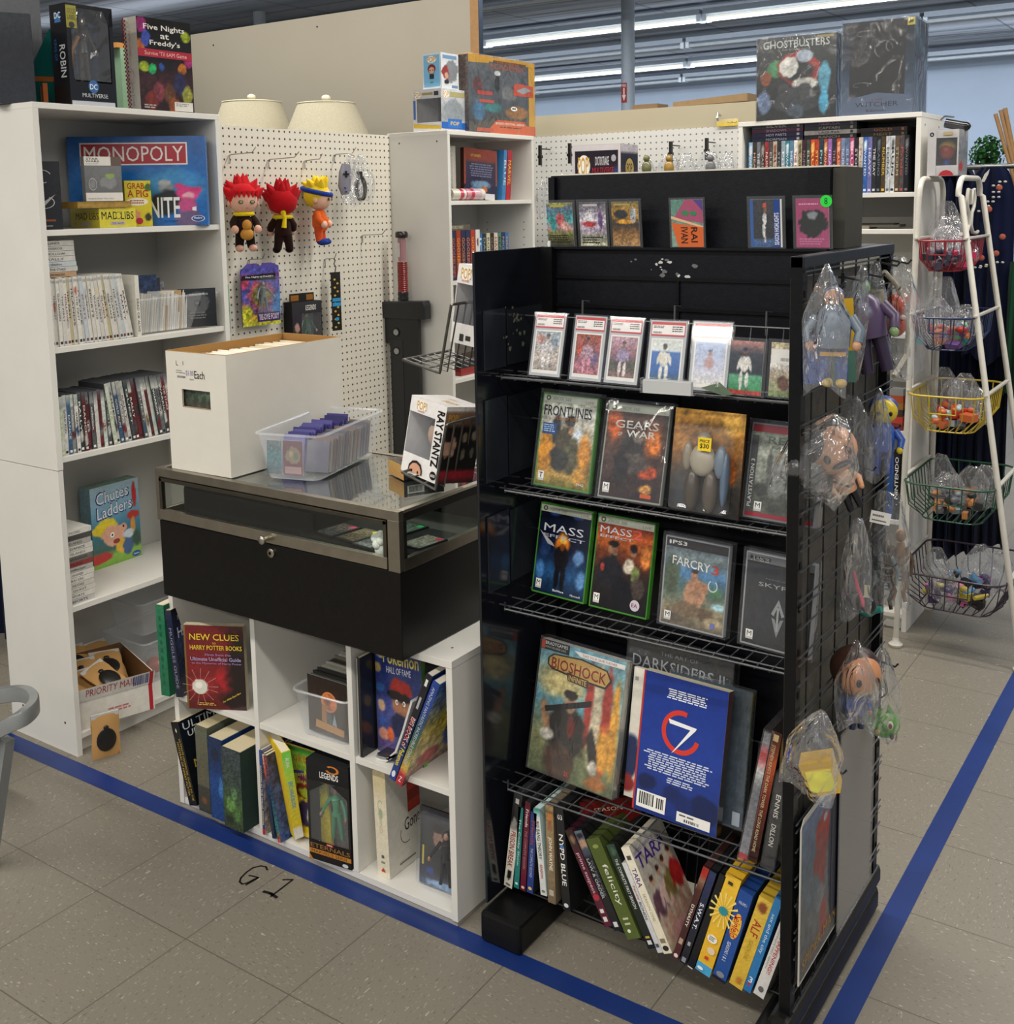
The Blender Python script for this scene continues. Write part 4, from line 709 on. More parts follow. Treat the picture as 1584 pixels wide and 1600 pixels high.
# ================================================================== CUBE SHELF
cs = thing('cube_shelf', 'low white six-cubby shelf standing on the floor under the black display case', 'cube shelf')
CT = .595
for x, nm in ((.178, 'side_panel'), (1.056, 'side_panel')): M().box(x, x+.016, .342, .70, .012, CT-.017, W, LAM).build(nm, cs, bevel=.0008)
for x in (.470, .776): M().box(x, x+.015, .343, .695, .028, CT-.017, W, LAM).build('divider', cs, bevel=.0006)
m = M().box(.177, 1.073, .341, .70, CT-.016, CT, W, LAM); m.lathe([(.003, 0), (.003, .0006)], (1.03, .40, CT), '4a463f', MATTE, 8); m.build('top_panel', cs, bevel=.001)
M().box(.195, 1.055, .344, .70, .012, .028, W, LAM).build('bottom_panel', cs, bevel=.0006)
for a, b in ((.1945, .4695), (.4855, .7755), (.7915, 1.0555)): M().box(a, b, .345, .693, .292, .307, W, LAM).build('shelf', cs, bevel=.0006)
M().box(.195, 1.055, .694, .699, .028, CT-.017, 'c2c0ba', LAM).build('back_panel', cs)
M().box(.182, 1.068, .346, .69, 0, .012, 'a19d96', LAM).build('plinth', cs)
# ---- contents
def sb(name, label, x, z, t, d, h, body, spine, front=None, tilt=0, y=.345, pages='d9cfb4', cat='book', group=None, rz=0, sleeve=False):
    return bookbox(name, label, cat, (x, y, z), rz, tilt, t, d, h, body, spine, front, group, pages, sleeve=sleeve)
F2 = .0282; F1 = .3072
sb('hardcover_book', 'green cloth hardcover jutting out of the upper left cubby', .160, F1, .028, .17, .238, '1d5f44', dict(g=['1f6a4b', '22704f'], n=.1, o=[('para', .3, .1, .6, .9, '1a5a40', 9)]), None, -1, .318, rz=8)
sb('paperback_book', 'dark navy starry paperback between the green book and the red one', .202, F1, .018, .15, .226, '141a33', dict(g=['15192c', '1d2440'], n=.15, o=[('t', 'MUGGLES GUIDE', .3, .1, .7, .8, '8a90a8', 1, False)]), dict(g=[(0, '1a1f3a'), (.5, '1c2850'), (1, '12172e')], b=[(.5, .3, .2, .08, '7a3020', .6), (.3, .6, .3, .2, '2a3a6a', .7)], n=.3, o=[('t', 'MUG', .15, .86, .5, .91, 'c9cfe0', 0, False), ('t', 'HARRY', .1, .66, .8, .78, 'd8dcec')]), -5, .33, rz=18)
card_box('paperback_book', 'red and black paperback facing out with yellow title and a glowing ball', 'book', (.345, .338, F1), 27, .152, .215, .018,
    dict(g=[(0, '5a1718'), (.5, '7a1a1e'), (1, '6a181c')], b=[(.7, .35, .3, .16, 'a81f28', .8), (.95, .5, .3, .7, '1c1013', .8), (.8, .12, .3, .12, '1d1214', .7), (.3, .28, .3, .16, '8a2026', .7), (.24, .27, .13, .09, 'e8ded0', .15), (.22, .29, .06, .04, 'f8f4ec', .5)], n=.12, sk=.0,
      o=[('r', 0, 0, .03, 1, '7a5a2a')]+[('p', [(.24, .27), (.24+.3*math.cos(a), .27+.22*math.sin(a)), (.24+.3*math.cos(a+.02), .27+.22*math.sin(a+.02))], 'd8a8a0') for a in [k*.5 for k in range(13)]]+[('e', .24, .27, .12, .088, 'd6d2c6'), ('e', .22, .29, .06, .04, 'efece2'), ('t', 'NEW CLUES', .10, .83, .93, .905, 'e0c23a'), ('t', 'to', .48, .785, .54, .81, 'e0c23a', 0, False), ('t', 'HARRY POTTER BOOKS', .10, .715, .97, .77, 'e0c23a'), ('t', 'Hints from the', .35, .645, .78, .675, '9a8ab8', 0, False), ('t', 'Ultimate Unofficial Guide', .10, .585, .95, .63, 'a89ac8'), ('t', 'to the Mysteries of Harry Potter', .12, .54, .96, .57, '9a8ab8', 0, False), ('t', 'For Wide Eyed Fans', .62, .08, .92, .11, 'e0c23a', 0, True, .12), ('para', .2, .05, .5, .09, 'd0a84a', 2, 1)]),
    'd8cdb0', left=dict(g=['8a6a2a', '7a2020'], n=.2), top=dict(g=['cfc4a8', 'd8ceb4'], n=.05), group=None)
sb('paperback_book', 'black leaning paperback with gold spine lettering, lower left cubby', .236, F2, .030, .20, .215, '0d0e10', dict(g=['0c0d10', '121318'], n=.05, o=[('t', 'ULTIMATE UNOFFICIAL GUIDE TO THE', .58, .06, .80, .80, 'c9ab46', 1), ('t', 'MYSTERIES OF HARRY POTTER', .22, .12, .46, .76, 'c9ab46', 1), ('p', [(.5, .93), (.6, .90), (.5, .87), (.4, .90)], 'd8d8d4')]), dict(g=['0e1014', '141a24'], n=.2, o=[('t', 'ULTIMATE', .05, .88, .9, .97, 'd8dce0'), ('t', 'UNOFFICIAL', .1, .79, .9, .86, 'd8dce0'), ('t', 'MYSTERIES', .1, .42, .95, .52, 'c9ab46')]), -15, .325)
sb('hardcover_book', 'grey green cloth hardcover, left of the blue hardcover', .273, F2, .044, .16, .226, '55594c', dict(g=[(0, '3a3a36'), (.3, '3e3e3a'), (.31, '57594c'), (1, '5f6254')], b=[(.5, .14, .25, .05, '7a4a30', .6)], n=.1, o=[('t', 'ORDER OF THE PHOENIX', .35, .35, .65, .82, '7a6a48', 1, False)]), None, 0, .325, 'cfc2a0')
sb('hardcover_book', 'deep blue hardcover in the middle of the lower left cubby', .325, F2, .050, .17, .212, '16396f', dict(g=[(0, '123a78'), (.5, '1a4284'), (.7, '14305f'), (1, '1a2c50')], b=[(.8, .4, .2, .16, '3a6fb0', .6), (.5, .8, .3, .1, '1a2440', .5)], n=.22), None, 0, .320, 'd2c6a6')
sb('hardcover_book', 'dark hardcover with green smoke on its spine, right of the blue one', .382, F2, .066, .17, .205, '2a3a34', dict(g=[(0, '2a3a26'), (.3, '3f5a34'), (.55, '33443e'), (1, '3a444a')], b=[(.4, .3, .3, .1, '5f8a48', .6, 30), (.7, .2, .2, .12, '48703a', .6), (.6, .45, .2, .1, '557a50', .7), (.3, .1, .3, .06, '1c2620', .6)], n=.3), None, 0, .312, 'd2c6a6')
# middle top cubby: clear bin of cards
def tub(label, loc, rz, w, d, h, fl=.014, name='clear_bin', col='ffffff', rim=True, mt=BIN):
    t = thing(name, label, 'plastic bin', loc, rz); e = .0015
    def ring(k, z, off=0): 
        a, b = w/2-fl*(1-k)-off, d/2-fl*(1-k)-off; r = .02; P = []
        for cx, cy, a0 in ((a-r, -b+r, -90), (a-r, b-r, 0), (-a+r, b-r, 90), (-a+r, -b+r, 180)):
            for s in range(5): an = R_(a0+s*22.5); P.append((cx+r*math.cos(an), d/2+cy+r*math.sin(an), z))
        return P
    m = M(); R1 = [ring(0, .002), ring(.15, .012), ring(.6, h*.62), ring(.64, h*.64), ring(1, h)]; n = 20
    V = [p for r in R1 for p in r]; F = [tuple(range(n))[::-1]]
    for i in range(len(R1)-1): F += [(i*n+k, i*n+(k+1) % n, (i+1)*n+(k+1) % n, (i+1)*n+k) for k in range(n)]
    m.add(V, F, col, mt); m.build('tub_body', t, smooth=True)
    if rim: M().tube(ring(1, h, -.002), .0032, 'e6e8e8', mt, 6, closed=True).build('rim', t)
    return t
tub('clear shoebox bin packed with dark sleeved records in the upper middle cubby', (.680, .352, F1), 4, .165, .30, .112)
m = M(); rr = random.Random(9)
for k in range(34):
    y = .378+k*.0075; h = .142+k*.0009+rr.uniform(-.003, .003); c = rr.choice(['3a3a36', '55544e', '8a8a84', '2a2522', '6d6a62', 'a8a69c', '4a3a30'])
    m.box(.622, .742, y, y+.0035, F1+.006, F1+h, c, MATTE)
m.art((.620, .3765, F1+.006), (1, 0, 0), (0, 0, 1), .122, .138, dict(g=[(0, '2a2018'), (.5, '3a2a20'), (1, '241a16')], b=[(.55, .60, .2, .16, 'c8703a', .3), (.5, .6, .1, .08, '7a3a20', .5), (.5, .25, .12, .25, '4a5a60', .6)], n=.2, o=[('ring', .55, .60, .2, .18, 'd0804a', .2, 0, 360), ('p', [(.18, .10), (.9, .06), (.92, .18), (.2, .24)], 'b8864a'), ('p', [(.35, .24), (.48, .22), (.46, .58), (.36, .5)], 'a8743a'), ('p', [(.62, .22), (.74, .2), (.68, .42)], '8fa0a8')]))
tag(single(m, 'record_sleeves', 'tight row of dark card sleeves filling the clear bin in the cubby', 'record sleeves'), kind='stuff')
# middle bottom cubby
sb('paperback_book', 'thin blue paperback with yellow letters, left wall of lower middle cubby', .490, F2, .008, .20, .215, '23407a', dict(g=['1f3a74', '26478a'], n=.05, o=[('t', 'RANGERS IN THE GALAR REGION', .25, .12, .75, .82, 'e8d23a', 1), ('r', 0, 0, 1, .07, 'b02a2a')]), dict(g=['9a8a7a', '6a6a8a'], n=.4), 0, .335)
sb('paperback_book', 'thin dark paperback with red top leaning beside the thin blue one', .522, F2, .010, .20, .210, '20304a', dict(g=[(0, '1a2a3a'), (.6, '1d2f50'), (.8, 'b0503a'), (1, 'c8b8a8')], n=.35), dict(g=['2a3a5a', '4a3a3a'], n=.4), -6, .335)
sb('paperback_book', 'thin teal and red speckled paperback leaning left under the yellow book', .547, F2, .011, .20, .212, '1f5a5a', dict(g=[(0, 'b83a2a'), (.15, '2a6a6a'), (.6, '1c3a5a'), (1, '8a3a3a')], n=.5, ns=20), dict(g=['2a4a8a', '3a3a5a'], n=.4), -10, .33)
bookbox('handbook', 'fat yellow and green paperback handbook with purple blocky title', 'book', (.588, .345, F2+.012), 62, -6, .022, .175, .225, 'e0c02a', dict(g=[(0, 'e8e4d8'), (.12, 'e8e4d8'), (.14, 'e0c83a'), (.5, 'd8cc4a'), (.7, 'b8d84a'), (1, '7ad85a')], n=.06, o=[('t', 'EPIC HANDBOOK', .25, .35, .7, .66, '3a9ac8', 1), ('t', 'AURA', .3, .82, .7, .93, 'f0f0e0', 1)]), None, None, 'e6dfc8')
o = bpy.data.objects[-1] if False else None
card_box('handbook', 'yellow puzzle book cover with dark swirling shapes and a brown rounded title', 'book', (.612, .372, F2+.01), -3, .15, .222, .006,
    dict(g=[(0, 'e0c428'), (.5, 'd8cc34'), (.75, 'b8b840'), (.9, '6aa838'), (1, '3a8a3a')], b=[(.55, .52, .3, .1, '7a2a2a', .2), (.6, .5, .25, .07, 'a0b838', .2), (.5, .26, .26, .16, '3a3050', .25, 30), (.55, .25, .1, .1, 'c8c8c0', .4), (.75, .32, .2, .05, '3a3050', .3, 40), (.45, .66, .1, .03, 'c83a2a', .2)], n=.1,
      o=[('t', 'Pok', .16, .84, .50, .94, 'a8682a'), ('t', 'emon', .50, .84, .86, .94, 'a8682a'), ('p', [(.0, .70), (.5, .76), (.5, .73), (0, .66)], '4a3a8a'), ('t', 'UNIVERSE', .3, .74, .85, .81, '5aa040'), ('t', 'HANDBOOK', .34, .62, .90, .72, '3a2a6a')]), 'd8c060', roll=4)
def figbox(label, loc, rz, w, d, h, name='figure_box'):
    t = thing(name, label, 'figure box', loc, rz)
    m = M(); m.box(-w/2, w/2, 0, d, 0, .002, '141414', MATTE); m.box(-w/2, w/2, d-.002, d, 0, h, '1a1a1c', MATTE); m.box(-w/2, -w/2+.002, 0, d, 0, h, '17181a', MATTE); m.box(w/2-.002, w/2, 0, d, 0, h, '17181a', MATTE); m.box(-w/2, w/2, 0, d, h-.002, h, '1b1c1f', MATTE)
    m.build('card_shell', t)
    return t
t = figbox('black figure box with grey window, orange ring and white capital lettering, middle cubby', (.713, .334, F2), 7, .118, .062, .245)
m = M(); w_, h_ = .118, .245
m.art((-w_/2, -.0003, h_*.80), (1, 0, 0), (0, 0, 1), w_, h_*.2, dict(g=['131315', '17171a'], n=.04, o=[('ring', .62, .72, .16, .2, 'c8762a', .35, 200, 500), ('t', 'LEGENDS', .32, .22, .76, .52, 'ecebe6')]))
m.art((-w_/2, -.0003, 0), (1, 0, 0), (0, 0, 1), w_, h_*.2, dict(g=['1a1512', '17120f'], n=.04, o=[('r', .42, .86, .58, .97, 'b82a2a'), ('t', 'MARVEL', .44, .88, .56, .95, 'f0eee8'), ('t', 'ETERNALS', .04, .62, .98, .84, '8a6438'), ('r', 0, .34, 1, .56, 'b87a2e'), ('t', "MARVEL'S SERSI", .06, .38, .9, .52, '2a1a10'), ('e', .86, .13, .07, .09, 'c8ccd0'), ('p', [(.0, .0), (.1, 0), (0, .3)], 'b87a2e')]))
for s in (-1, 1): m.poly([(s*w_/2, -.0002, h_*.2), (s*(w_/2-.006), -.0002, h_*.2), (s*(w_/2-.006), -.0002, h_*.68), (s*(w_/2-.05), -.0002, h_*.79), (s*w_/2, -.0002, h_*.8)][::(-1 if s < 0 else 1)][::-1], '151517', GLOSS)
m.build('front_print', t)
m = M().art((-w_/2+.002, .058, .002), (1, 0, 0), (0, 0, 1), w_-.004, h_-.004, dict(g=[(0, '6a5a54'), (.4, '9a9c9e'), (1, 'a8abad')], n=.12)); m.build('inner_backing', t)
def action_figure(m, z0, h, body, skin, hair, y=.03, arm=None):
    m.tube([(-.012, y, z0), (-.009, y, z0+.24*h), (-.006, y, z0+.5*h)], [.0055*h/.16, .0065*h/.16, .009*h/.16], body, PLAST, 8); m.tube([(.014, y, z0), (.010, y, z0+.24*h), (.006, y, z0+.5*h)], [.0055*h/.16, .0065*h/.16, .009*h/.16], body, PLAST, 8)
    m.tube([(0, y, z0+.46*h), (0, y, z0+.6*h), (0, y, z0+.78*h), (0, y, z0+.84*h)], [.013*h/.16, .010*h/.16, .016*h/.16, .006*h/.16], body, PLAST, 10)
    for s in (-1, 1): m.tube([(s*.015, y, z0+.77*h), (s*.026, y-.004, z0+.62*h), (s*.034, y-.012, z0+.48*h)], [.006*h/.16, .005*h/.16, .0035*h/.16], body, PLAST, 7); m.ell((s*.035, y-.013, z0+.46*h), (.004, .004, .006), skin, PLAST, 8, 6)
    m.ell((0, y, z0+.91*h), (.009*h/.16, .009*h/.16, .012*h/.16), skin, PLAST, 12, 8); m.ell((0, y+.003, z0+.93*h), (.0105*h/.16, .010*h/.16, .0125*h/.16), hair, PLAST, 12, 8)
m = M(); action_figure(m, .045, .130, '3c8a5e', '9a7060', '1c1412'); m.build('figure', t, smooth=True)
M().box(-w_/2+.003, w_/2-.003, .0003, .0009, h_*.2, h_*.8, 'ffffff', CLEAR).build('clear_window', t)
# right top cubby
sb('magazine', 'black magazine with thin white edge, left wall of upper right cubby', .800, F1, .010, .20, .232, '151618', dict(g=['121315', '1a1b1e'], n=.1, o=[('r', 0, 0, .3, 1, '9a9a94')]), dict(g=['17181b', '20222a'], n=.2), 0, .35)
card_box('guide_book', 'blue and purple guide book facing out with yellow title and a red-capped picture', 'book', (.884, .392, F1), -3, .138, .25, .012,
    dict(g=[(0, '4a4a7a'), (.4, '4a5290'), (.75, '2a3a7a'), (1, '20306a')], b=[(.55, .92, .6, .13, '1c2f78', .3), (.1, .95, .12, .06, 'd8c8a0', .4), (.06, .8, .09, .05, 'b8a060', .5), (.1, .62, .1, .05, '3a6ab0', .5), (.12, .45, .09, .06, 'c8a888', .4), (.13, .30, .08, .05, '3a5aa0', .5), (.15, .18, .12, .07, 'c88a78', .4), (.55, .66, .24, .09, 'b0302a', .2), (.55, .50, .2, .12, '9a6a50', .25), (.5, .58, .27, .05, '1f1a20', .3), (.5, .3, .24, .12, '20264a', .3), (.3, .2, .08, .08, 'c8603a', .4), (.22, .08, .3, .06, '5a4a80', .5)], n=.14,
      o=[('t', 'Pokemon', .18, .86, .95, .985, 'd8c84a', 0, True, .02), ('p', [(.22, .76), (.8, .80), (.8, .87), (.22, .84)], '20347a'), ('t', 'HALL OF FAME', .25, .775, .78, .835, 'dfe4ee', 0, True, .02), ('e', .46, .525, .03, .025, 'f0ece4'), ('e', .62, .53, .03, .025, 'f0ece4'), ('e', .465, .525, .012, .014, '20140f'), ('e', .615, .53, .012, .014, '20140f')]), '6aa04a')
m = M(); rr = random.Random(2)
for k in range(3):
    P0 = [(.835+.004*k, .36, F1+.004+.006*k), (.865+.01*k, .36, F1+.006+.007*k), (.895+.012*k, .36, F1+.035+.004*k), (.918+.012*k, .36, F1+.09), (.945+.010*k, .36, F1+.165-.01*k)]
    V = []; 
    for p in P0: V += [(p[0], p[1], p[2]), (p[0], p[1]+.19, p[2]), (p[0]+.004, p[1], p[2]-.004), (p[0]+.004, p[1]+.19, p[2]-.004)]
    F = []
    for i in range(len(P0)-1):
        a, b = i*4, i*4+4; F += [(a, b, b+1, a+1), (a+2, a+3, b+3, b+2), (a, a+2, b+2, b), (a+1, b+1, b+3, a+3)]
    F += [(0, 1, 3, 2), (16, 18, 19, 17)]
    o = M().add(V, F, ['d6d6d2', '8e9094', '2a2c33'][k], GLOSS); single(o, 'magazine', ['white-paged magazine slumped and curled, lowest of three in the upper right cubby', 'grey curled magazine lying on the white-paged one', 'dark curled magazine on top of the slumped pile'][k], 'magazine', group=None)
z2 = lambda x, y: (500+x/3.2, 950+y/3.2)
def leaner(lab, bl, tl, t_, spine, front, y, body, d=.19, pages='cfc9b8', rz=0):
    a = at(*bl, 'y', y); b = at(*tl, 'y', y); ti = math.degrees(math.atan2(b.x-a.x, b.z-a.z)); h = (b-a).length
    return bookbox('hardcover_book', lab, 'book', (a.x, y, a.z), rz, ti, t_, d, h, body, spine, front, None, pages)
leaner('dark blue hardcover leaning right, red, white and yellow lettering on its spine', z2(345, 845), z2(532, 325), .016, dict(g=[(0, '24418f'), (.3, '20305f'), (.6, '17181f'), (1, '101116')], n=.08, o=[('t', 'Pokemon', .15, .14, .85, .30, 'e6d23a', 1), ('t', 'BIG BOOK of', .15, .32, .85, .60, 'd8d4d4', 1), ('t', 'BIG BOOK of', .1, .325, .7, .595, 'b82a34', 1), ('para', .3, .64, .7, .84, 'b9b9bf', 1), ('r', .3, .90, .7, .96, 'e6e6e6'), ('e', .5, .06, .3, .03, 'e0e0ea')]), None, .325, '1a2a5a')
leaner('blue and red spined comic hardcover leaning right, colourful painted cover', z2(376, 868), z2(566, 362), .018, dict(g=[(0, 'b0282e'), (.1, 'a8303a'), (.16, 'c8a848'), (.45, '3a5a4a'), (.75, '24408a'), (1, '20408f')], n=.15, o=[('t', 'AMAZING FANTASTIC INCREDIBLE STAN LEE', .25, .20, .65, .95, 'b8c4d8', 1, False), ('t', 'Z', .3, .03, .7, .08, 'e8d8d8', 0)]), dict(g=[(0, '8a4a48'), (.2, 'b8a87a'), (.5, 'c8b45a'), (.8, '6a7a9a'), (1, '2a4a8a')], b=[(.5, .55, .3, .16, 'd0bc50', .6), (.6, .35, .16, .18, '2a4a9a', .5), (.3, .2, .2, .1, '9a3a3a', .6), (.7, .7, .2, .1, '3a5aa8', .6), (.4, .8, .16, .08, 'c8c0b0', .6)], n=.35, ns=18), .325, '243f8a', .22)
m = M().box(1.0, 1.05, .46, .60, F1, F1+.26, '124038', MATTE); single(m, 'hardcover_book', 'dark green book standing deep in the upper right cubby', 'book')
# right bottom cubby
bookbox('tape_box', 'tall cream boxed tape set with flowing black script on its side', 'tape set', (.832, .362, F2), 0, -1.5, .036, .115, .25, 'ded8c6', dict(g=[(0, 'ddd5bf'), (.7, 'd8cfb6'), (.85, 'cbbd98'), (1, 'c9ba92')], b=[(.5, .6, .2, .06, '9aa88a', .6)], n=.04, o=[('ring', .5, .68, .2, .05, '8aa07a', .15, 30, 300), ('t', 'WIND', .35, .42, .6, .60, 'b9b3a0', 1, False), ('r', .4, .18, .62, .21, '5a5650'), ('r', .35, .13, .65, .15, '8a857c'), ('p', [(.3, .05), (.5, .09), (.7, .05)], 'c0402f')]), dict(g=['d0ccc0', 'c9c5ba'], n=.03, o=[('r', .62, .50, 1, .92, 'a82a24'), ('r', .64, .52, 1, .90, 'b83a28'), ('r', .64, .6, 1, .7, '8a2a1c'), ('t', 'Gone', .5, .34, .98, .46, '2a2826', 0, False, .02), ('ring', .56, .33, .2, .1, '2a2826', .06, 150, 290), ('r', .3, .06, .8, .075, '6a6660')]))
t = thing('blister_pack', 'clear blister pack of two dark-clad figures in the lower right cubby', 'figure pack', (.990, .385, F2+.006), 2, None, 5)
M().art((-.058, .003, 0), (1, 0, 0), (0, 0, 1), .116, .175, dict(g=[(0, '4a5a78'), (.15, '2a2a3a'), (.5, '24221f'), (1, '34343a')], b=[(.42, .62, .12, .14, 'a07a64', .3), (.42, .76, .13, .06, '1c1614', .3), (.35, .36, .25, .2, '1a1616', .3), (.82, .6, .12, .12, '6a5048', .4), (.8, .35, .2, .22, '1c1814', .4), (.25, .2, .1, .06, '24408a', .5), (.75, .45, .05, .03, 'b8b83a', .5), (.6, .05, .5, .06, '8aa8c8', .6)], n=.2, o=[('r', .06, .25, .1, .5, 'c8b83a')])).box(-.058, .058, .004, .008, 0, .175, '3a2a3a', MATTE).build('backing_card', t)
M().box(-.052, .055, -.022, .002, .012, .168, 'ffffff', CLEAR).build('clear_bubble', t, bevel=.006)
m = M(); action_figure(m, .02, .12, '1a1a1e', 'a07a64', '17120f', -.008); m.v = [(x+.02, y, z) for x, y, z in m.v]; m.build('figure', t, smooth=True)
# ================================================================== BLACK DISPLAY CASE
dc = thing('display_case', 'black countertop display case with steel-framed glass top on the white cubbies', 'display case')
X0, X1, Y0, Y1, Z0, Z1 = .237, .990, .284, .684, .597, .915
M().box(X0, X1, Y0, Y1, Z0, .786, '0b0908', BLAM).build('cabinet_body', dc, bevel=.002)
SC = 'a39c8f'
m = M()
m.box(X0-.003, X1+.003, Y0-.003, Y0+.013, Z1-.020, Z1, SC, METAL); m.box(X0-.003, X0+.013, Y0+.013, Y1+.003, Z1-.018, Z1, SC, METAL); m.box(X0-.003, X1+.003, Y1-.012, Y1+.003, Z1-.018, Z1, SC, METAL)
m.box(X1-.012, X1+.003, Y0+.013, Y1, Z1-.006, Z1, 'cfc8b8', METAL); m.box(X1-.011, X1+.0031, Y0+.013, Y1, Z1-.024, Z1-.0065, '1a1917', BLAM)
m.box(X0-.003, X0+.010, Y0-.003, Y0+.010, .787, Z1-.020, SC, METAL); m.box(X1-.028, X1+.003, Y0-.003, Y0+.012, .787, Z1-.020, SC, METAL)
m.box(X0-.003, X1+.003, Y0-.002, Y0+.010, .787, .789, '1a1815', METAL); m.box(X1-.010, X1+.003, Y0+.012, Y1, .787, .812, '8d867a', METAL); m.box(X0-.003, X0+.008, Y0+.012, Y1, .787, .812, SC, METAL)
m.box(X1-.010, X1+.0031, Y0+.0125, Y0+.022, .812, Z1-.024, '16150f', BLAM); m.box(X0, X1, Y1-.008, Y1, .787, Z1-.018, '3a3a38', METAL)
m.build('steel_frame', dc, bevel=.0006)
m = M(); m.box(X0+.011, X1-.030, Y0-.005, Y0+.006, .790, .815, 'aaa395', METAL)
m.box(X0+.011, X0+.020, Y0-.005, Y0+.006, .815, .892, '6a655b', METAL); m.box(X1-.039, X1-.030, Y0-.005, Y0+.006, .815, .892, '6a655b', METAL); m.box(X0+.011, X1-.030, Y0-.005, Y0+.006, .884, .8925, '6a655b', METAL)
m.build('sliding_door_frame', dc, bevel=.0005)
M().box(X0+.020, X1-.039, Y0-.001, Y0+.003, .815, .884, 'ffffff', GLASS).build('front_glass', dc)
M().box(X1-.006, X1-.002, Y0+.022, Y1-.005, .812, Z1-.024, 'ffffff', GLASS).build('side_glass', dc)
M().box(X0+.013, X1-.012, Y0+.013, Y1-.012, Z1-.006, Z1-.002, 'ffffff', GLASST).build('top_glass', dc)
M().box(X0+.01, X1-.012, Y0+.014, Y1-.01, .7865, .790, '3b3a37', FABRIC).build('inner_floor', dc)
m = M().lathe([(.004, 0), (.0055, -.003), (.0055, -.012), (.009, -.014), (.0095, -.020), (.006, -.023)], (.612, Y0-.003, .800), 'b8b2a6', METAL, 16, 'y'); m.build('door_knob', dc, smooth=True)
m = M().lathe([(.0105, 0), (.0105, -.004), (.0085, -.0055)], (.6195, Y0-.0003, .767), 'b0a998', METAL, 20, 'y'); m.lathe([(.004, -.0056), (.004, -.0062)], (.6195, Y0, .767), '2a2620', METAL, 12, 'y'); m.build('keyhole_lock', dc, smooth=True)
# inside
m = M(); 
def pill(m, x0, x1, y0, y1, z0, z1, r, col, mt):
    P = []
    for cx, cy, a0 in ((y1-r, z0+r, -90), (y1-r, z1-r, 0), (y0+r, z1-r, 90), (y0+r, z0+r, 180)):
        for s in range(6): an = R_(a0+s*18); P.append((cx+r*math.cos(an), cy+r*math.sin(an)))
    m.prism(P, 'x', x0, x1, col, mt)
pill(m, X0+.025, .70, .335, .62, .7905, .868, .018, '14171a', MATTE); single(m, 'folded_pad', 'long dark grey folded cloth pad inside the glass case', 'cloth pad', bevel=.01)
m = M().box(X0+.018, X1-.014, .300, .334, .7905, .800, '0c0c0c', MATTE); single(m, 'cloth_strip', 'black cloth strip along the front inside the glass case', 'cloth pad')
for k, (x, y, rz, lab, pc, sp) in enumerate([(.735, .375, -8, 'dark card with a pink dot sticker in the glass case', 'd8386a', ['5a5a62', '6a5a52']), (.805, .372, -8, 'brown card with a yellow dot sticker in the glass case', 'e8e03a', ['7a6a58', '8a7a60']), (.868, .355, -8, 'grey card without sticker near the front glass of the case', None, ['84888a', '6a6a6a']), (.86, .46, -8, 'teal card lying behind with a green strip sticker', '2fbf6a', ['7a8a80', '5a6a60']), (.955, .405, -6, 'card with a red dot sticker by the side glass of the case', 'd83a4a', ['8a8a80', '9a9488'])]):
    t = thing('sleeved_card', lab, 'trading card', (x, y, .812), rz, 'cards inside the glass case'); M().box(-.031, .031, -.044, .044, 0, .003, '1c1e22', PLAST).art((-.027, -.040, .0031), (1, 0, 0), (0, 1, 0), .054, .08, dict(g=sp, n=.4), GLOSS, .002).build('card_holder', t)
    if pc: M().lathe([(.008, .0034), (.008, .0037)], (.018, .03, 0), pc, MATTE, 16).build('dot_sticker', t)
m = M().box(.66, .985, .335, .50, .7905, .811, '1f1f20', FABRIC); single(m, 'card_tray', 'low black tray holding the stickered cards in the glass case', 'tray')
m = M(); rr = random.Random(3)
for k in range(9): m.ell((.905+rr.gauss(0, .008), .325+rr.gauss(0, .006), .835+rr.gauss(0, .008)), (.011, .009, .011), 'f2f2ee', FABRIC, 10, 7)
m.ell((.905, .325, .812), (.016, .012, .02), 'eeeeea', FABRIC, 12, 8)
single(m, 'cotton_wad', 'small fluffy white wad behind the front glass, right end of the case', 'cotton wad', smooth=True)
# white comic box on top
lb = thing('comic_box', 'tall white cardboard comic box with hand slot standing on the display case', 'cardboard box', (.278, .297, .9155), 1)
w_, d_, h_ = .203, .388, .284; th = .003
m = M(); LBW = 'd4d0c6'
hx0, hx1, hz0, hz1 = .052, .146, .155, .196
m.box(0, hx0, 0, th, 0, h_, LBW, CARD); m.box(hx1, w_, 0, th, 0, h_, LBW, CARD); m.box(hx0, hx1, 0, th, 0, hz0, LBW, CARD); m.box(hx0, hx1, 0, th, hz1, h_, LBW, CARD)
m.box(0, th, th, d_-th, 0, h_, LBW, CARD); m.box(w_-th, w_, th, d_-th, 0, h_, LBW, CARD); m.box(0, w_, d_-th, d_, 0, h_, LBW, CARD); m.box(th, w_-th, th, d_-th, 0, .004, LBW, CARD)
m.build('box_walls', lb)
m = M()
for a in (m.box(0, w_, -.0003, th+.001, h_, h_+.0007, 'a07a48', CARD), m.box(0, th+.001, th, d_, h_, h_+.0007, 'a07a48', CARD), m.box(w_-th-.001, w_, th, d_, h_, h_+.0007, 'b08a58', CARD), m.box(0, w_, d_-th-.001, d_, h_, h_+.0007, 'a07a48', CARD)): pass
m.box(hx0-.001, hx1+.001, -.0005, .001, hz0-.0015, hz0, 'a8895e', CARD); m.box(hx0-.001, hx0, -.0005, .001, hz0, hz1, 'a8895e', CARD)
for b_ in ((.0035, .005, .0035, d_-.004, .235, h_), (w_-.005, w_-.0035, .0035, d_-.004, .235, h_), (.005, w_-.005, d_-.005, d_-.0035, .235, h_), (.005, w_-.005, .0035, .0050, .235, h_)): m.box(*b_, '9a7342', CARD)
m.build('raw_edges', lb)
m = M(); D = '2b2824'
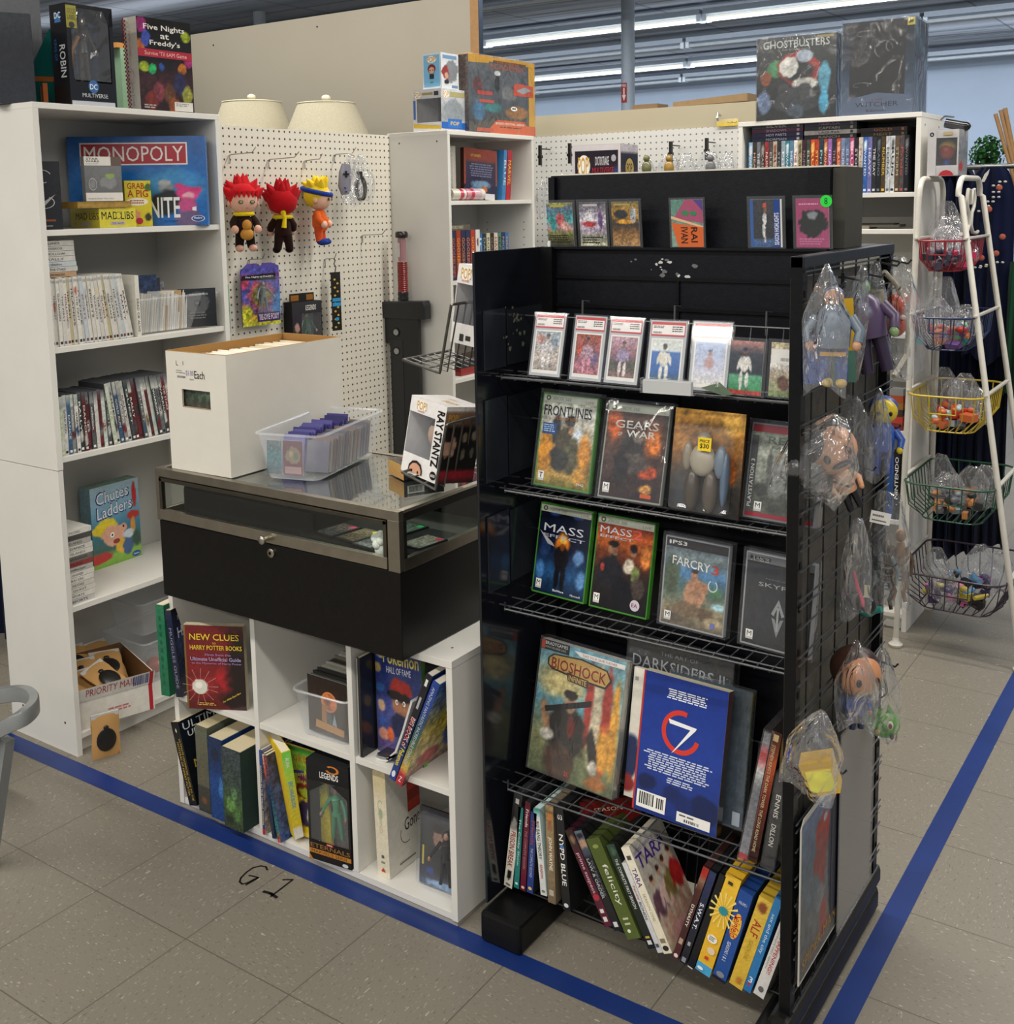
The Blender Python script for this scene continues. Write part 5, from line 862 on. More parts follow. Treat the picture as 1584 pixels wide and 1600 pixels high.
def scr(pts, r=.0013, col=D): 
    for a, b in zip(pts[:-1], pts[1:]):
        A, B = Vector((a[0], -.0006, a[1])), Vector((b[0], -.0006, b[1])); n = Vector((-(B-A).z, 0, (B-A).x)).normalized()*r/2; m.poly([A-n, B-n, B+n, A+n], col, MATTE)
scr([(.036, .262), (.036, .252), (.042, .252)]); scr([(.060, .262), (.060, .253)]); scr([(.034, .240), (.054, .239)], .0008); scr([(.034, .235), (.066, .234)], .001)
m.art((.038, -.0004, .222), (1, 0, 0), (0, 0, 1), .028, .006, dict(g=['d0cdd0'], o=[('bar', .0, .1, 1, .9, '6d6a78')]), base=False); m.art((.08, -.0004, .219), (1, 0, 0), (0, 0, 1), .02, .004, dict(g=['d0cdd0'], o=[('bar', .0, .1, .7, .9, '8d8a98')]), base=False)
m.art((.068, -.0004, .228), (1, 0, 0), (0, 0, 1), .026, .014, dict(g=['0'], o=[('t', '$1.00', 0, 0, 1, 1, '9a94b8', 0, False)]), base=False)
m.art((.097, -.0004, .224), (1, 0, 0), (0, 0, 1), .034, .018, dict(g=['0'], o=[('t', 'Each', 0, 0, 1, 1, '2b2824', 0, False)]), base=False)
m.build('handwriting', lb)
m = M(); rr = random.Random(6)
for k in range(58):
    y = .008+k*.0063; hh = .262+rr.uniform(-.004, .006); c = rr.choice(['efe9dc', 'e6dfcf', 'f2eee4', 'ddd3bd', 'c9b894' if k < 8 else 'ece6d8'])
    m.box(.008, .190, y, y+.0035, .006, hh, c, CARD)
m.art((.02, .0075, .14), (1, 0, 0), (0, 0, 1), .15, .08, dict(g=['4a3a3a', '3a4a3a', '6a5a6a'], n=.5, ns=6))
t = single(m, 'comic_books', 'tight row of bagged comics with white backing boards filling the white box', 'comic books', (.278, .297, .9155), 1); tag(t, kind='stuff')
# clear bin of cards on top
tub('clear shoebox bin of blue-sleeved cards standing on the glass case', (.624, .340, .916), 15.4, .166, .330, .108, .018)
t = bpy.data.objects
m = M(); rr = random.Random(8); rot = Matrix.Translation((.622, .340, .916)) @ Matrix.Rotation(R_(15.4), 4, 'Z')
for k in range(30):
    y = .075+k*.0072; h = .088+rr.uniform(-.006, .009); c = rr.choice(['3f3c78', '4a4688', '35336a', '5a5698']); dx = rr.uniform(-.004, .004)
    m.x = rot @ Matrix.Translation((dx, y, .006)) @ Matrix.Rotation(R_(-14), 4, 'X'); m.box(-.058, -.002 if k < 22 else .0, 0, .004, 0, h, c, PLAST)
    m.x = rot @ Matrix.Translation((dx*.6, y+.004, .006)) @ Matrix.Rotation(R_(-14), 4, 'X'); m.box(.002, .060, 0, .004, 0, h*.86, rr.choice(['6a6878', '8a8478', '55545c', '7d6a6a']), PLAST)
tag(single(m, 'sleeved_cards', 'two packed rows of blue and grey card sleeves inside the bin on the glass', 'trading cards'), kind='stuff')
o = topcard('card_in_sleeve', 'dark red framed card with beige monsters pressed to the bin front', tuple(rot @ Vector((.002, .022, .008))), 15.4, 2, dict(g=['6a1c34', '5f1830'], n=.06, b=[(.5, .58, .42, .26, '8a7a60', .2), (.4, .62, .1, .1, 'b8a080', .5), (.65, .55, .12, .12, '5a6a5a', .5)], n_=0, o=[('r', .08, .05, .92, .25, 'b08888')]), .062, .088)
o = topcard('card_in_sleeve', 'teal and grey card standing left of the dark red one in the bin', tuple(rot @ Vector((-.048, .025, .008))), 15.4, 2, dict(g=['4a5a66', '3a7a80', '5a6a70'], n=.3), .05, .086)
# small black box with tan end
card_box('small_carton', 'small dark carton with bare tan end lying flat on the glass', 'carton', (.800, .505, .9155), -26, .085, .034, .10, dict(g=[(0, 'b88a50'), (1, 'c8a060')], n=.04), '2a2a28', right=dict(g=['1d1d1d', '26262a'], n=.1, o=[('r', .08, .25, .5, .8, 'd8d8d4'), ('bar', .12, .3, .45, .7, '1a1a1a')]), top=dict(g=['2a2826', '3a3230', '2f2d2b'], n=.2, o=[('r', .2, .2, .8, .6, '7a2a30'), ('r', .55, .6, .85, .9, '8a8a84')]))
# wire literature holders on the left of the rack, with the two toy boxes
def holder(lab, bl, tl, tipl, y0, y1, n=7):
    """tilted wire tray with a tall wire backrest; bl = lower corner pixel, tl = top of backrest, tipl = left tip of tray"""
    a, b, c = at(*bl, 'y', y0), at(*tl, 'y', y0), at(*tipl, 'y', y0); t = thing('wire_holder', lab, 'wire holder'); col = '4a4844'
    m = M(); sh = Vector((0, y1-y0, 0)); a2, b2, c2 = a+sh, b+sh, c+sh
    m.tube([b2, b+(b2-b)*.04, b, a+(b-a)*.04, a, a+(c-a)*.06, c+(a-c)*.02, c, c+(c2-c)*.05, c2], .0031, col, WIRE, 8)
    for i in range(1, n): s = sh*(i/(n-.5)); m.tube([b+s, a+s, c+s], .0019, col, WIRE, 6)
    for k in (.35, .7): m.tube([lerp(a, c, k), lerp(a, c, k)+sh], .0019, col, WIRE, 6)
    m.tube([a2, a2+Vector((.03, 0, .0)), Vector((XL-.006, y1, a.z+.03))], .0025, col, WIRE, 6); m.tube([b2, Vector((XL-.006, y1, b.z))], .0025, col, WIRE, 6)
    m.build('wire_frame', t, smooth=True); return t
holder('empty grey wire holder with tray, upper one left of the rack', (687, 583), (705, 476), (630, 562), .43, .60)
holder('grey wire holder cradling the tilted white toy box just above the glass', (680, 765), (697, 664), (628, 738), .40, .60)
def popbox(lab, loc, rz, roll, lean, w_, d_, h_, front, right, topsp, win, edge='e9e6e2', figc=('c8a488', '3a3028', '5a5a60'), hf=True):
    t = thing('toy_box', lab, 'toy box', loc, rz, None, lean, roll)
    m = M(); e = edge; q = .0015
    x0, z0, x1, z1 = win
    m.box(-w_/2, w_/2, 0, d_, 0, q, e, MATTE); m.box(-w_/2, w_/2, 0, d_, h_-q, h_, e, MATTE); m.box(-w_/2, w_/2, d_-q, d_, 0, h_, e, MATTE); m.box(-w_/2, -w_/2+q, 0, d_, 0, h_, e, MATTE); m.box(w_/2-q, w_/2, q, d_, 0, h_, e, MATTE)
    m.build('box_shell', t)
    X = lambda u: -w_/2+u*w_
    f = M(); sp = dict(front); full = front['o']
    for (u0, v0, u1, v1) in ((0, 0, 1, z0), (0, z1, 1, 1), (0, z0, x0, z1), (x1, z0, 1, z1)):
        if u1-u0 < .01 or v1-v0 < .01: continue
        f.art((X(u0), -.0001, v0*h_), (1, 0, 0), (0, 0, 1), (u1-u0)*w_, (v1-v0)*h_, dict(g=front['g'] if isinstance(front['g'][0], str) else [(0, front['g'][0][1]), (1, front['g'][-1][1])], n=.02), PRINT, .006)
    f.art((X(0), -.0006, 0), (1, 0, 0), (0, 0, 1), w_, h_, dict(g=['0'], o=full), base=False); f.build('front_print', t)
    if right: M().art((w_/2, 0, 0), (0, 1, 0), (0, 0, 1), d_, h_, right).build('side_print', t)
    if topsp: M().art((-w_/2, 0, h_), (1, 0, 0), (0, 1, 0), w_, d_, topsp).build('top_print', t)
    M().box(X(x0), X(x1), .0002, .0008, z0*h_, z1*h_, 'ffffff', CLEAR).build('clear_window', t)
    M().art((-w_/2+.003, d_-.004, .004), (1, 0, 0), (0, 0, 1), w_-.006, h_-.008, dict(g=['6a655c', '7a746a'], n=.05)).build('inner_backing', t)
    if hf:
        f = M(); f.ell((0, d_*.45, h_*.55), (w_*.26, d_*.26, h_*.2), figc[0], PLAST, 18, 12); f.ell((0, d_*.5, h_*.62), (w_*.28, d_*.27, h_*.17), figc[1], PLAST, 18, 12); f.ell((0, d_*.45, h_*.25), (w_*.14, d_*.14, h_*.14), figc[2], PLAST, 14, 8)
        f.build('vinyl_figure', t, smooth=True)
    return t
POP = lambda u0, v0, u1, v1: [('e', (u0+u1)/2, (v0+v1)/2, (u1-u0)*.55, (v1-v0)*.6, 'f6f2e8'), ('t', 'POP!', u0, v0, u1, v1, 'c8982a')]
popbox('tilted white toy box with thick black sideways lettering in the lower wire holder', (.931, .423, .950), -12, -6, 8, .120, .105, .167,
    dict(g=['e6e3e2', 'ebe8e7'], o=POP(.20, .85, .46, .96)+[('t', 'CANTON', .24, .82, .42, .84, 'c84a30'), ('t', 'RAY STANTZ', .79, .20, .98, .92, '0d0a09', 1), ('t', 'RAY STANTZ', .795, .202, .985, .922, '0d0a09', 1), ('t', 'RAY STANTZ', .785, .198, .975, .918, '0d0a09', 1), ('e', .90, .09, .085, .055, '17120f'), ('t', '600', .84, .07, .96, .11, 'e8e4e0'), ('p', [(.20, .03), (.22, .12), (.30, .18), (.42, .20), (.54, .17), (.60, .09), (.60, .03)], '2a1a14'), ('p', [(.23, .03), (.25, .10), (.32, .15), (.42, .165), (.52, .14), (.57, .08), (.57, .03)], 'd6a184'), ('e', .32, .055, .022, .02, '17120f'), ('e', .49, .055, .022, .02, '17120f')]),
    dict(g=[(0, '2a2422'), (.08, '8a1f2a'), (.16, '8a1f2a'), (.18, '151412'), (.72, '1a1714'), (.78, '7a5a4a'), (.93, '8a6a58'), (.95, 'dcd8d4'), (1, 'dcd8d4')], b=[(.2, .5, .2, .17, 'b08a74', .2), (.14, .62, .18, .08, '241a17', .3), (.6, .6, .07, .07, '8a7a68', .3), (.85, .62, .07, .07, '8a7a68', .3), (.6, .38, .06, .08, '6a6458', .4), (.85, .4, .06, .08, '6a6458', .4)], n=.1, o=[('t', 'POP!', .08, .81, .34, .9, 'c8982a')]),
    dict(g=['dedbd8', 'd6d2cf'], b=[(.45, .7, .14, .05, 'b8a894', .2)], n=.03, o=[('t', 'POP!', .5, .3, .85, .5, 'd0a848')]), (.0, .26, .74, .80))
a = at(700, 538, 'y', .47)
popbox('white toy box with large clear window standing in the upper wire holder', (a.x+.052, .47, a.z), -4, -7, 4, .100, .09, .167,
    dict(g=['e2dfdc', 'e8e5e2'], o=POP(.10, .82, .38, .96)+[('t', 'MOVIES', .14, .785, .34, .81, 'c84a30'), ('r', .25, .04, .36, .13, '3a3634'), ('r', .42, .06, .55, .12, '3a3634')]), None, dict(g=['d0ccc6', 'd8d4ce'], n=.04), (.0, .26, .92, .76))
# ================================================================== LEFT BOOKCASE CONTENTS (faces +X)
ZT1 = 1.8155
popb = None
def span(a, b, x, py=350): return at(a, py, 'x', x).y, at(b, py, 'x', x).y
t = thing('figure_box', 'black window box with white sideways capitals on top of the left bookcase', 'figure box', (-.300, sum(span(112, 182, -.3, 160))/2, ZT1), 88)
w_, d_, h_ = span(112, 182, -.3, 160)[1]-span(112, 182, -.3, 160)[0], .075, .272
m = M(); m.box(-w_/2, w_/2, 0, d_, 0, .002, '0f1013', MATTE); m.box(-w_/2, w_/2, d_-.002, d_, 0, h_, '12141a', MATTE); m.box(w_/2-.002, w_/2, 0, d_, 0, h_, '12141a', MATTE); m.box(-w_/2, w_/2, 0, d_, h_-.002, h_, '12141a', MATTE); m.box(-w_/2, -w_/2+.002, 0, d_, 0, h_, '101114', MATTE)
m.art((-w_/2, d_, 0), (0, -1, 0), (0, 0, 1), d_, h_, dict(g=['0f1014', '14151a'], n=.05, o=[('t', 'ROBIN', .50, .28, .86, .60, 'b9bcc0', 1), ('t', 'KING OF', .18, .45, .36, .66, '1f5f9a', 1), ('p', [(.3, .82), (.7, .82), (.62, .93), (.5, .90), (.38, .93)], '3a6aa0'), ('t', 'DC', .3, .86, .7, .92, 'd8dde2')])); m.build('card_shell', t)
m = M(); fr = '111319'
for P in ([(-.5, 0), (.5, 0), (.5, .24), (-.36, .24), (-.5, .3)], [(-.5, .3), (-.36, .24), (-.42, .3), (-.42, 1), (-.5, 1)], [(.42, .24), (.5, .24), (.5, 1), (.42, .92)], [(-.42, 1), (-.42, .965), (.30, .965), (.42, .82), (.5, .82), (.5, 1)]):
    m.poly([(a*w_, -.0003, b*h_) for a, b in P], fr, GLOSS)
m.art((-w_/2, -.0005, 0), (1, 0, 0), (0, 0, 1), w_, h_, dict(g=['0'], o=[('e', .5, .20, .11, .065, '2a5f9a'), ('t', 'DC', .42, .17, .58, .225, 'dfe6ee'), ('t', 'MULTIVERSE', .25, .09, .80, .13, 'c8ccd2'), ('r', .02, .0, .95, .05, 'b4b8c0'), ('r', .0, .76, .22, .98, '8f8a22'), ('t', 'GOLD', .03, .90, .20, .95, '55501a'), ('t', 'LABEL', .03, .84, .20, .89, '55501a'), ('e', .11, .79, .06, .03, '1a1a10')]), base=False)
m.build('front_print', t)
m = M().art((-w_/2+.003, d_-.004, .003), (1, 0, 0), (0, 0, 1), w_-.006, h_-.006, dict(g=[(0, '1a2230'), (.5, '24405a'), (1, '1a2a40')], b=[(.5, .6, .3, .3, '2f5f8a', .8), (.35, .5, .15, .15, '5a3a24', .6)], n=.3)); m.build('inner_backing', t)
m = M(); action_figure(m, .06, .19, '3a3022', '6a5a4a', '14161c', .038); m.tube([(-.02, .03, .19), (-.045, .028, .15), (-.05, .03, .10)], .008, '8a5a24', PLAST, 8); m.build('figure', t, smooth=True)
M().box(-w_/2+.014, w_/2-.014, .0004, .0012, .07, h_-.008, 'ffffff', FILM).build('clear_window', t)
card_box('board_game_box', 'dark boxed board game with a pink banner, balloons and checkered edge', 'board game', (-.315, sum(span(221, 303, -.315, 170))/2, ZT1), 89, span(221, 303, -.315, 170)[1]-span(221, 303, -.315, 170)[0], .268, .058,
    dict(g=[(0, '2a1a1a'), (.35, '3a2224'), (.55, '1a1618'), (1, '15130f')], b=[(.08, .92, .1, .1, '8a2a6a', .4), (.05, .7, .09, .08, 'b0602a', .4), (.9, .84, .1, .07, '8a9a2a', .2), (.15, .78, .09, .09, '3a4a9a', .2), (.1, .48, .09, .06, '8a9a2a', .25), (.25, .46, .07, .06, '2a9a5a', .2), (.8, .48, .08, .06, 'a8641f', .2), (.95, .58, .1, .08, '9a2a6a', .3), (.42, .49, .06, .05, '2a4a8a', .3), (.35, .22, .12, .12, '7a3a44', .4), (.55, .2, .13, .14, '5a3a28', .4), (.75, .32, .15, .14, '2a2a4a', .4), (.88, .2, .1, .12, '8a8a3a', .4), (.2, .12, .14, .12, '6a2a24', .5), (.62, .08, .12, .1, '8a4a24', .4)], n=.25,
      o=[('t', 'Five Nights', .12, .86, .88, .935, 'e6e2da', 0), ('t', 'at', .42, .79, .58, .845, 'e6e2da', 0), ('t', 'Freddy\'s', .22, .70, .78, .77, 'e6e2da', 0), ('r', .0, .585, 1, .67, 'a82a3a'), ('t', "Survive 'Til 6AM Game", .12, .605, .90, .65, 'e0b8b0'), ('r', .62, .02, .97, .12, 'cfccc4'), ('para', .65, .07, .9, .11, '8a8884', 2), ('para', .06, .03, .3, .08, 'a8a49c', 2)]),
    'c4bfb4', left=dict(g=['bdb8ae', 'b5b0a6'], n=.02, o=[('r', .0, 0, .34, 1, 'c9c4ba')]+[('r', (k % 3)*.11, (k//3)*.022, (k % 3)*.11+.11, (k//3)*.022+.022, '7a1f2a') for k in range(135) if (k % 3+k//3) % 2]+[('t', "Five Nights at Freddy's", .5, .58, .72, .84, 'a8505a', 1, False), ('ring', .52, .38, .3, .07, 'b8808a', .12, 0, 360), ('t', "Survive 'Til 6AM", .6, .05, .78, .30, '5a5450', 1, False)]), top=dict(g=['8a8680', '9a968e'], n=.03))
m = M().box(-.10, 0, 0, .10, 0, .235, '131826', GLOSS); m.art((-.10, 0, 0), (1, 0, 0), (0, 0, 1), .10, .235, dict(g=[(0, '20242e'), (.6, '1a1e28'), (1, '2a3038')], n=.2)); m.box(-.001, .001, .001, .10, 0, .232, '1b2030', GLOSS)
single(m, 'storage_case', 'navy and black glossy box at the top left edge of the picture', 'box', (-.335, at(56, 150, 'x', -.335).y, ZT1), 62)
m = M().box(-.07, .07, 0, .05, 0, .36, '54565a', MATTE); m.art((-.07, 0, 0), (1, 0, 0), (0, 0, 1), .14, .36, dict(g=['55575c', '5d5f64'], n=.05, o=[('t', 'JUSTICE', .25, .93, .80, .965, '1b1b1e', 0, False), ('t', 'DARK', .30, .84, .95, .915, '1b1b1e', 0, False)])); single(m, 'book_box', 'grey box with thin black lettering behind the navy box, top left', 'box', (-.50, at(30, 150, 'x', -.50).y, ZT1), 60)
m = M(); m.prism([(-.03, 0), (.05, 0), (.06, .20), (.02, .22), (-.03, .12)], 'y', 0, .02, '0f5552', FABRIC); m.box(-.03, .055, -.001, .021, .075, .088, '9a5a2a', FABRIC); single(m, 'fabric_bag', 'teal folded fabric bag with orange strap beside the black window box', 'bag', (-.44, at(72, 150, 'x', -.44).y, ZT1), 60)
m = M().box(0, .012, 0, .10, 0, .06, '8a4a20', MATTE); single(m, 'wooden_block', 'thin orange brown board edge beside the teal bag', 'board', (-.36, at(78, 150, 'x', -.36).y-.02, ZT1), 60)
# green metal locker far behind
m = M().box(0, .9, 0, .12, 0, at(190, 74, 'y', 2.3).z, '6f8a72', ENAMEL); m.box(-.02, .90, -.02, .12, at(190, 74, 'y', 2.3).z, at(190, 66, 'y', 2.3).z, 'a0703a', MATTE); m.box(0, .9, -.005, 0, 1.86, 1.875, '2a3a2e', MATTE); single(m, 'metal_cabinet', 'pale green metal cabinet with wooden top seen between boxes above the bookcase', 'cabinet', (at(192, 150, 'y', 2.3).x-.9, 2.3, 0))
# ---- shelf 1 (1.480)
Zs = 1.4805
def faceb(name, lab, cat, pc, ax, val, z, rz, w_, h_, t_, sp, body, **k):
    c = at(pc, 350, ax, val); return card_box(name, lab, cat, (c.x, c.y, z), rz, w_, h_, t_, sp, body, **k)
card_box('board_game_box', 'large blue board game box with red banner at the back of the top shelf', 'board game', (-.400, .768, Zs), 42, .400, .268, .052,
    dict(g=[(0, '1a62b0'), (.5, '1c6ab8'), (1, '1a5aa4')], b=[(.75, .45, .3, .25, '3a86c0', .8), (.70, .42, .06, .07, '8a9098', .3), (.69, .48, .05, .04, 'a8acb0', .4), (.70, .26, .12, .16, '1c1e24', .3), (.86, .36, .09, .09, 'd03a80', .25), (.80, .44, .035, .035, 'd03a80', .3), (.93, .40, .035, .035, 'd03a80', .3), (.87, .33, .045, .04, 'd8a0b0', .3), (.86, .2, .08, .12, 'b84a80', .3), (.86, .08, .1, .1, '6a5a80', .4)], n=.1,
      o=[('r', .09, .68, .87, .93, 'e6e2e0'), ('r', .10, .695, .86, .915, 'a81f2e'), ('t', 'MONOPOLY', .12, .72, .84, .89, 'e8e6e4'), ('t', 'FORTNITE', .30, .085, .80, .32, 'e6e8ea'), ('t', 'VS STORM', .68, .035, .78, .06, '1a1c22'), ('e', .93, .075, .05, .035, '1a4a98'), ('ring', .93, .075, .05, .035, 'e8ecf2', .12, 0, 360), ('t', 'Hasbro', .90, .07, .96, .095, 'e8ecf2'), ('p', [(.89, .2), (.92, .21), (.92, .16), (.89, .165)], 'e8ecf2')]), '1a58a0', right=dict(g=['2a78c8', '2468b4'], n=.05, o=[('t', 'MONOPOLY', .3, .5, .7, .9, 'a8c4e0', 1)]), top=dict(g=['1c64b4', '1c64b4'], n=.05), lean=3)
card_box('accessory_box', 'white and grey hanging box with a green-eared charm in its blister', 'accessory pack', (-.335, .5*sum(span(132, 199, -.335)), 1.556), 72, .104, .125, .03,
    dict(g=[(0, '6a6c6e'), (.2, '6e7072'), (.8, '7a7c7e'), (1, '7a7c7e')], b=[(.65, .42, .24, .14, '8a8c8e', .2), (.68, .57, .15, .06, '8fa860', .25), (.2, .40, .08, .14, '8c8e8e', .4)], n=.04, o=[('r', 0, .80, 1, 1, 'e2dfd8'), ('t', 'STAR', .06, .925, .38, .97, '17181a'), ('t', 'WARS', .04, .875, .40, .915, '17181a'), ('t', 'MANDALORIAN', .06, .83, .38, .85, 'a09c96', 0, False), ('r', .72, .80, 1, 1, '6a5a50'), ('r', 0, 0, 1, .19, 'e4e2de'), ('t', 'MANDALORIAN THE CHILD', .05, .04, .75, .07, '3a3a3a'), ('ring', .2, .38, .11, .14, 'b9bbbd', .12, 0, 360)]), '8a8c8e')
card_box('tin_box', 'mustard tin lying flat on the yellow boxed word game', 'tin', (-.300, .5*sum(span(112, 217, -.3)), 1.5365), 84, .165, .018, .10, dict(g=['9a7a34', 'a88a40', '8a6a2a'], n=.12), '9a7a34', top=dict(g=['a8873a', '8a6c2c'], n=.15))
card_box('board_game_box', 'long yellow word game box in front on the top shelf', 'board game', (-.300, .5*sum(span(150, 218, -.3)), Zs), 82, .112, .055, .17, dict(g=['c9be3a', 'd2c640'], n=.04, o=[('t', 'MAD LIBS', .06, .42, .94, .82, '1a1812'), ('e', .52, .62, .075, .19, 'd2c640'), ('ring', .52, .62, .075, .19, '3a382a', .14, 0, 360), ('r', .3, .14, .68, .30, 'b0a8b8'), ('t', 'THE GAME', .33, .17, .65, .27, '3a3050')]), 'b8ac34', left=dict(g=['b5aa34', 'c0b53a'], n=.05, o=[('t', 'MAD LIBS', .2, .42, .98, .78, '1a1812'), ('r', .4, .12, .7, .28, 'a8a0a8')]))
card_box('card_game_box', 'tall yellow card game box with red lettering right of the word game', 'card game', (-.345, .5*sum(span(196, 240, -.345)), Zs), 66, .076, .134, .045, dict(g=['c8b82a', 'd4c434'], n=.05, b=[(.3, .25, .3, .12, 'c88a6a', .3), (.9, .85, .15, .1, '4a6a3a', .4), (.85, .2, .15, .1, '3a3a34', .4)], o=[('t', 'GRAB', .10, .82, .75, .95, 'a82a1e'), ('t', 'A PIG', .10, .64, .88, .80, 'a82a1e'), ('e', .45, .54, .42, .085, 'e6e0c8'), ('para', .15, .49, .75, .59, 'a04a4a', 2, 1), ('e', .5, .12, .14, .07, 'b02a3a')]), 'b8a82a', right=dict(g=['c8b82a', 'b0a428'], n=.15))
card_box('book_box', 'dark grey box with white line drawings at the left end of the top shelf', 'box', (-.305, .392, Zs), 62, .085, .182, .05, dict(g=['1f2022', '26272a'], n=.06, o=[('ring', .45, .78, .3, .1, 'c4c4c0', .08, 20, 300), ('ring', .3, .68, .2, .08, 'c4c4c0', .1, 100, 330), ('ring', .5, .40, .3, .09, 'c4c4c0', .08, 160, 420), ('p', [(.3, .36), (.85, .52), (.8, .50), (.4, .3)], 'b0b0ac'), ('p', [(.2, .45), (.4, .5), (.35, .44)], 'b0b0ac'), ('r', .1, .12, .8, .15, '8a4a24'), ('r', .2, .05, .7, .06, 'a8a8a4')]), '17181a', right=dict(g=[(0, 'b8431f'), (.15, 'b8431f'), (.17, 'c08a2a'), (.4, '5a3a1a'), (.5, '3a1f26'), (.8, '4a1f2c'), (.82, 'c4c4c0'), (1, '2a2a2c')], n=.2))
# ---- rows of spines
def spine_row(y0, y1, n, z, tall, cols, lab, grp, x=-.290, tilt=(0, 0), name='game_case', cat='video game', txt=None, pal='151515', body='6a6a6a', dp=.12, start=0):
    pitch = (y1-y0)/n; rr = random.Random(int(y0*1000+z*100))
    for i in range(n):
        c = cols[i % len(cols)] if isinstance(cols, list) else cols(i, rr)
        t_ = pitch*.93; h = tall+rr.uniform(-.002, .002); ti = lerp(tilt[0], tilt[1], i/(n-1))+rr.uniform(-.5, .5)
        tc = txt[i % len(txt)] if txt else '2a2a2a'; sp = c if isinstance(c, dict) else dict(g=[c, c], n=.05)
        b = M(); b.box(0, t_, 0, dp, 0, h, body, MATTE)
        s2 = dict(sp); s2['o'] = list(sp.get('o', []))+[('t', rr.choice(WORDS), .25, lerp(.25, .4, rr.random()), .72, lerp(.66, .86, rr.random()), tc, 1, rr.random() < .6), ('r', .2, .03, .8, .07, tc)]
        b.art((0, 0, 0), (1, 0, 0), (0, 0, 1), t_, h, s2, GLOSS, .006)
        single(b, name, lab % ORD[i+start], cat, (x+rr.uniform(-.004, .004), y0+i*pitch, z), 90, grp, 0, -ti)
WORDS = ['collection', 'THE STAKE', 'GUN RANGERS', 'HOLLOW', 'QUEST', 'THE FIRST', 'PARTY', 'GOLD RUN', 'RALLY', 'WARRIOR', 'DANCE', 'SPORTS', 'RACERS', 'ISLANDS']
WH = ['d6d3cb', 'cfccc4', 'd9d6cf', 'cbc8c0', 'd2cfc8', 'bfb48a', 'd0cdc6', 'd8d5cd', 'c9c7c0', 'b9c4cc']
def whitec(i, rr):
    c = WH[i % len(WH)]; b = [(.5, rr.uniform(.2, .8), .5, .08, rr.choice(['8ab0d0', 'd0b890', 'a8a8a8', 'b0483a', '6a8a6a']), .5)] if i % 3 == 1 else []
    return dict(g=[c, c], n=.04, b=b, o=[('r', .1, .93, .9, .97, 'a8a6a0')])
spine_row(.374, .640, 22, 1.1635, .186, whitec, 'white game case, %s from the left in the upright white row', 'white game cases on the second shelf', tilt=(0, -9), txt=['3a3a3a', '5a4a4a', '2a2a30', '4a5a6a', '8a3a34'], body='c4c2bb')
single(M().box(0, .0135, 0, .10, 0, .178, 'cfccc2', MATTE).art((0, 0, 0), (1, 0, 0), (0, 0, 1), .0135, .178, dict(g=['dcd8cc', 'dcd8cc'], n=.03, o=[('t', 'DEAD OR ALIVE', .2, .08, .75, .62, '3a3630', 1)]), GLOSS), 'game_case', 'cream game case standing upright against the clear disc bin', 'video game', (-.285, .649, 1.1635), 90)
def stackrow(n, x, y, z, th, cols, lab, grp, d=.19, w_=.095, rr=None):
    rr = random.Random(n)
    for i in range(n):
        c = cols[i % len(cols)]; dy = rr.uniform(-.003, .006)
        b = M(); b.box(0, w_, 0, .12, 0, th*.94, 'c9c7c0', MATTE); b.art((0, 0, 0), (1, 0, 0), (0, 0, 1), w_, th*.94, dict(g=[c, c], n=.05, o=[('t', rr.choice(WORDS), .1, .25, rr.uniform(.5, .8), .72, '3a3632' if c != '8a3a3a' else '4a1a1a', 0, rr.random() < .6)]), GLOSS, .006)
        single(b, 'game_case', lab % ORD[i], 'video game', (x, y+dy, z+i*th), 90, grp)
stackrow(14, -.292, .376, .4345, .0152, ['bab8b4', 'd6d3cc', 'cfccc4', 'c9c6be', 'd8d5ce', 'd6d3cc', 'b0aeaa', '8a3a3a', '6a6864', 'd4d1ca', 'cac8c2', 'a8a6a2', '4a4846', 'd4d2cc'], 'flat white game case, %s from the bottom of the lower shelf stack', 'flat stack of game cases on the lower shelf', w_=.08)
stackrow(7, -.300, .376, 1.3515, .0142, ['b09070', 'c2c0ba', 'b8c0c4', 'c8c6c0', 'c4c2bc', 'bebcb6', 'c2c0ba'], 'flat white game case, %s from the bottom of the stack on the white row', 'flat stack of game cases on the white row', w_=.095)
PAL3 = ['b8c4a8', 'c8c8c4', '3a5a7a', '8a8a88', 'd0ceca', '2a3a3a', '5a2028', '6a2a30', '55585a', 'c8c6c2', '6a2a2e', 'c2d0c8', '4a4c50', '6a6e70', '3a3c40', '6f1f24', 'c2c2be', '4a4a4e', '7a3a3a', 'd4d2ce', '6a7a8a', '6a5a3a', '2a4a7a', 'c8d0c0']
def mixc(i, rr):
    c = PAL3[i % len(PAL3)]; return dict(g=[(0, c), (.78, c), (.8, rr.choice(['c9ccc2', '9a9c9e', c])), (1, 'b4b8b0' if i < 5 else '55585c')], n=.12, b=[(.5, rr.uniform(.15, .5), .6, .1, rr.choice(PAL3), .4)])
spine_row(.378, .545, 13, .8615, .166, mixc, 'game case, %s from the left in the third shelf row', 'mixed game cases on the third shelf', tilt=(0, -2), txt=['d8d6d0', '2a2a2a', 'e6e4de'], body='3a3c40', dp=.12)
spine_row(.548, .775, 17, .8615, .183, mixc, 'game case, %s from the left in the third shelf row', 'mixed game cases on the third shelf', tilt=(-7, -9), txt=['e6e4de', '2a2a2a', 'd8d6d0'], body='3a3c40', dp=.12, start=13)
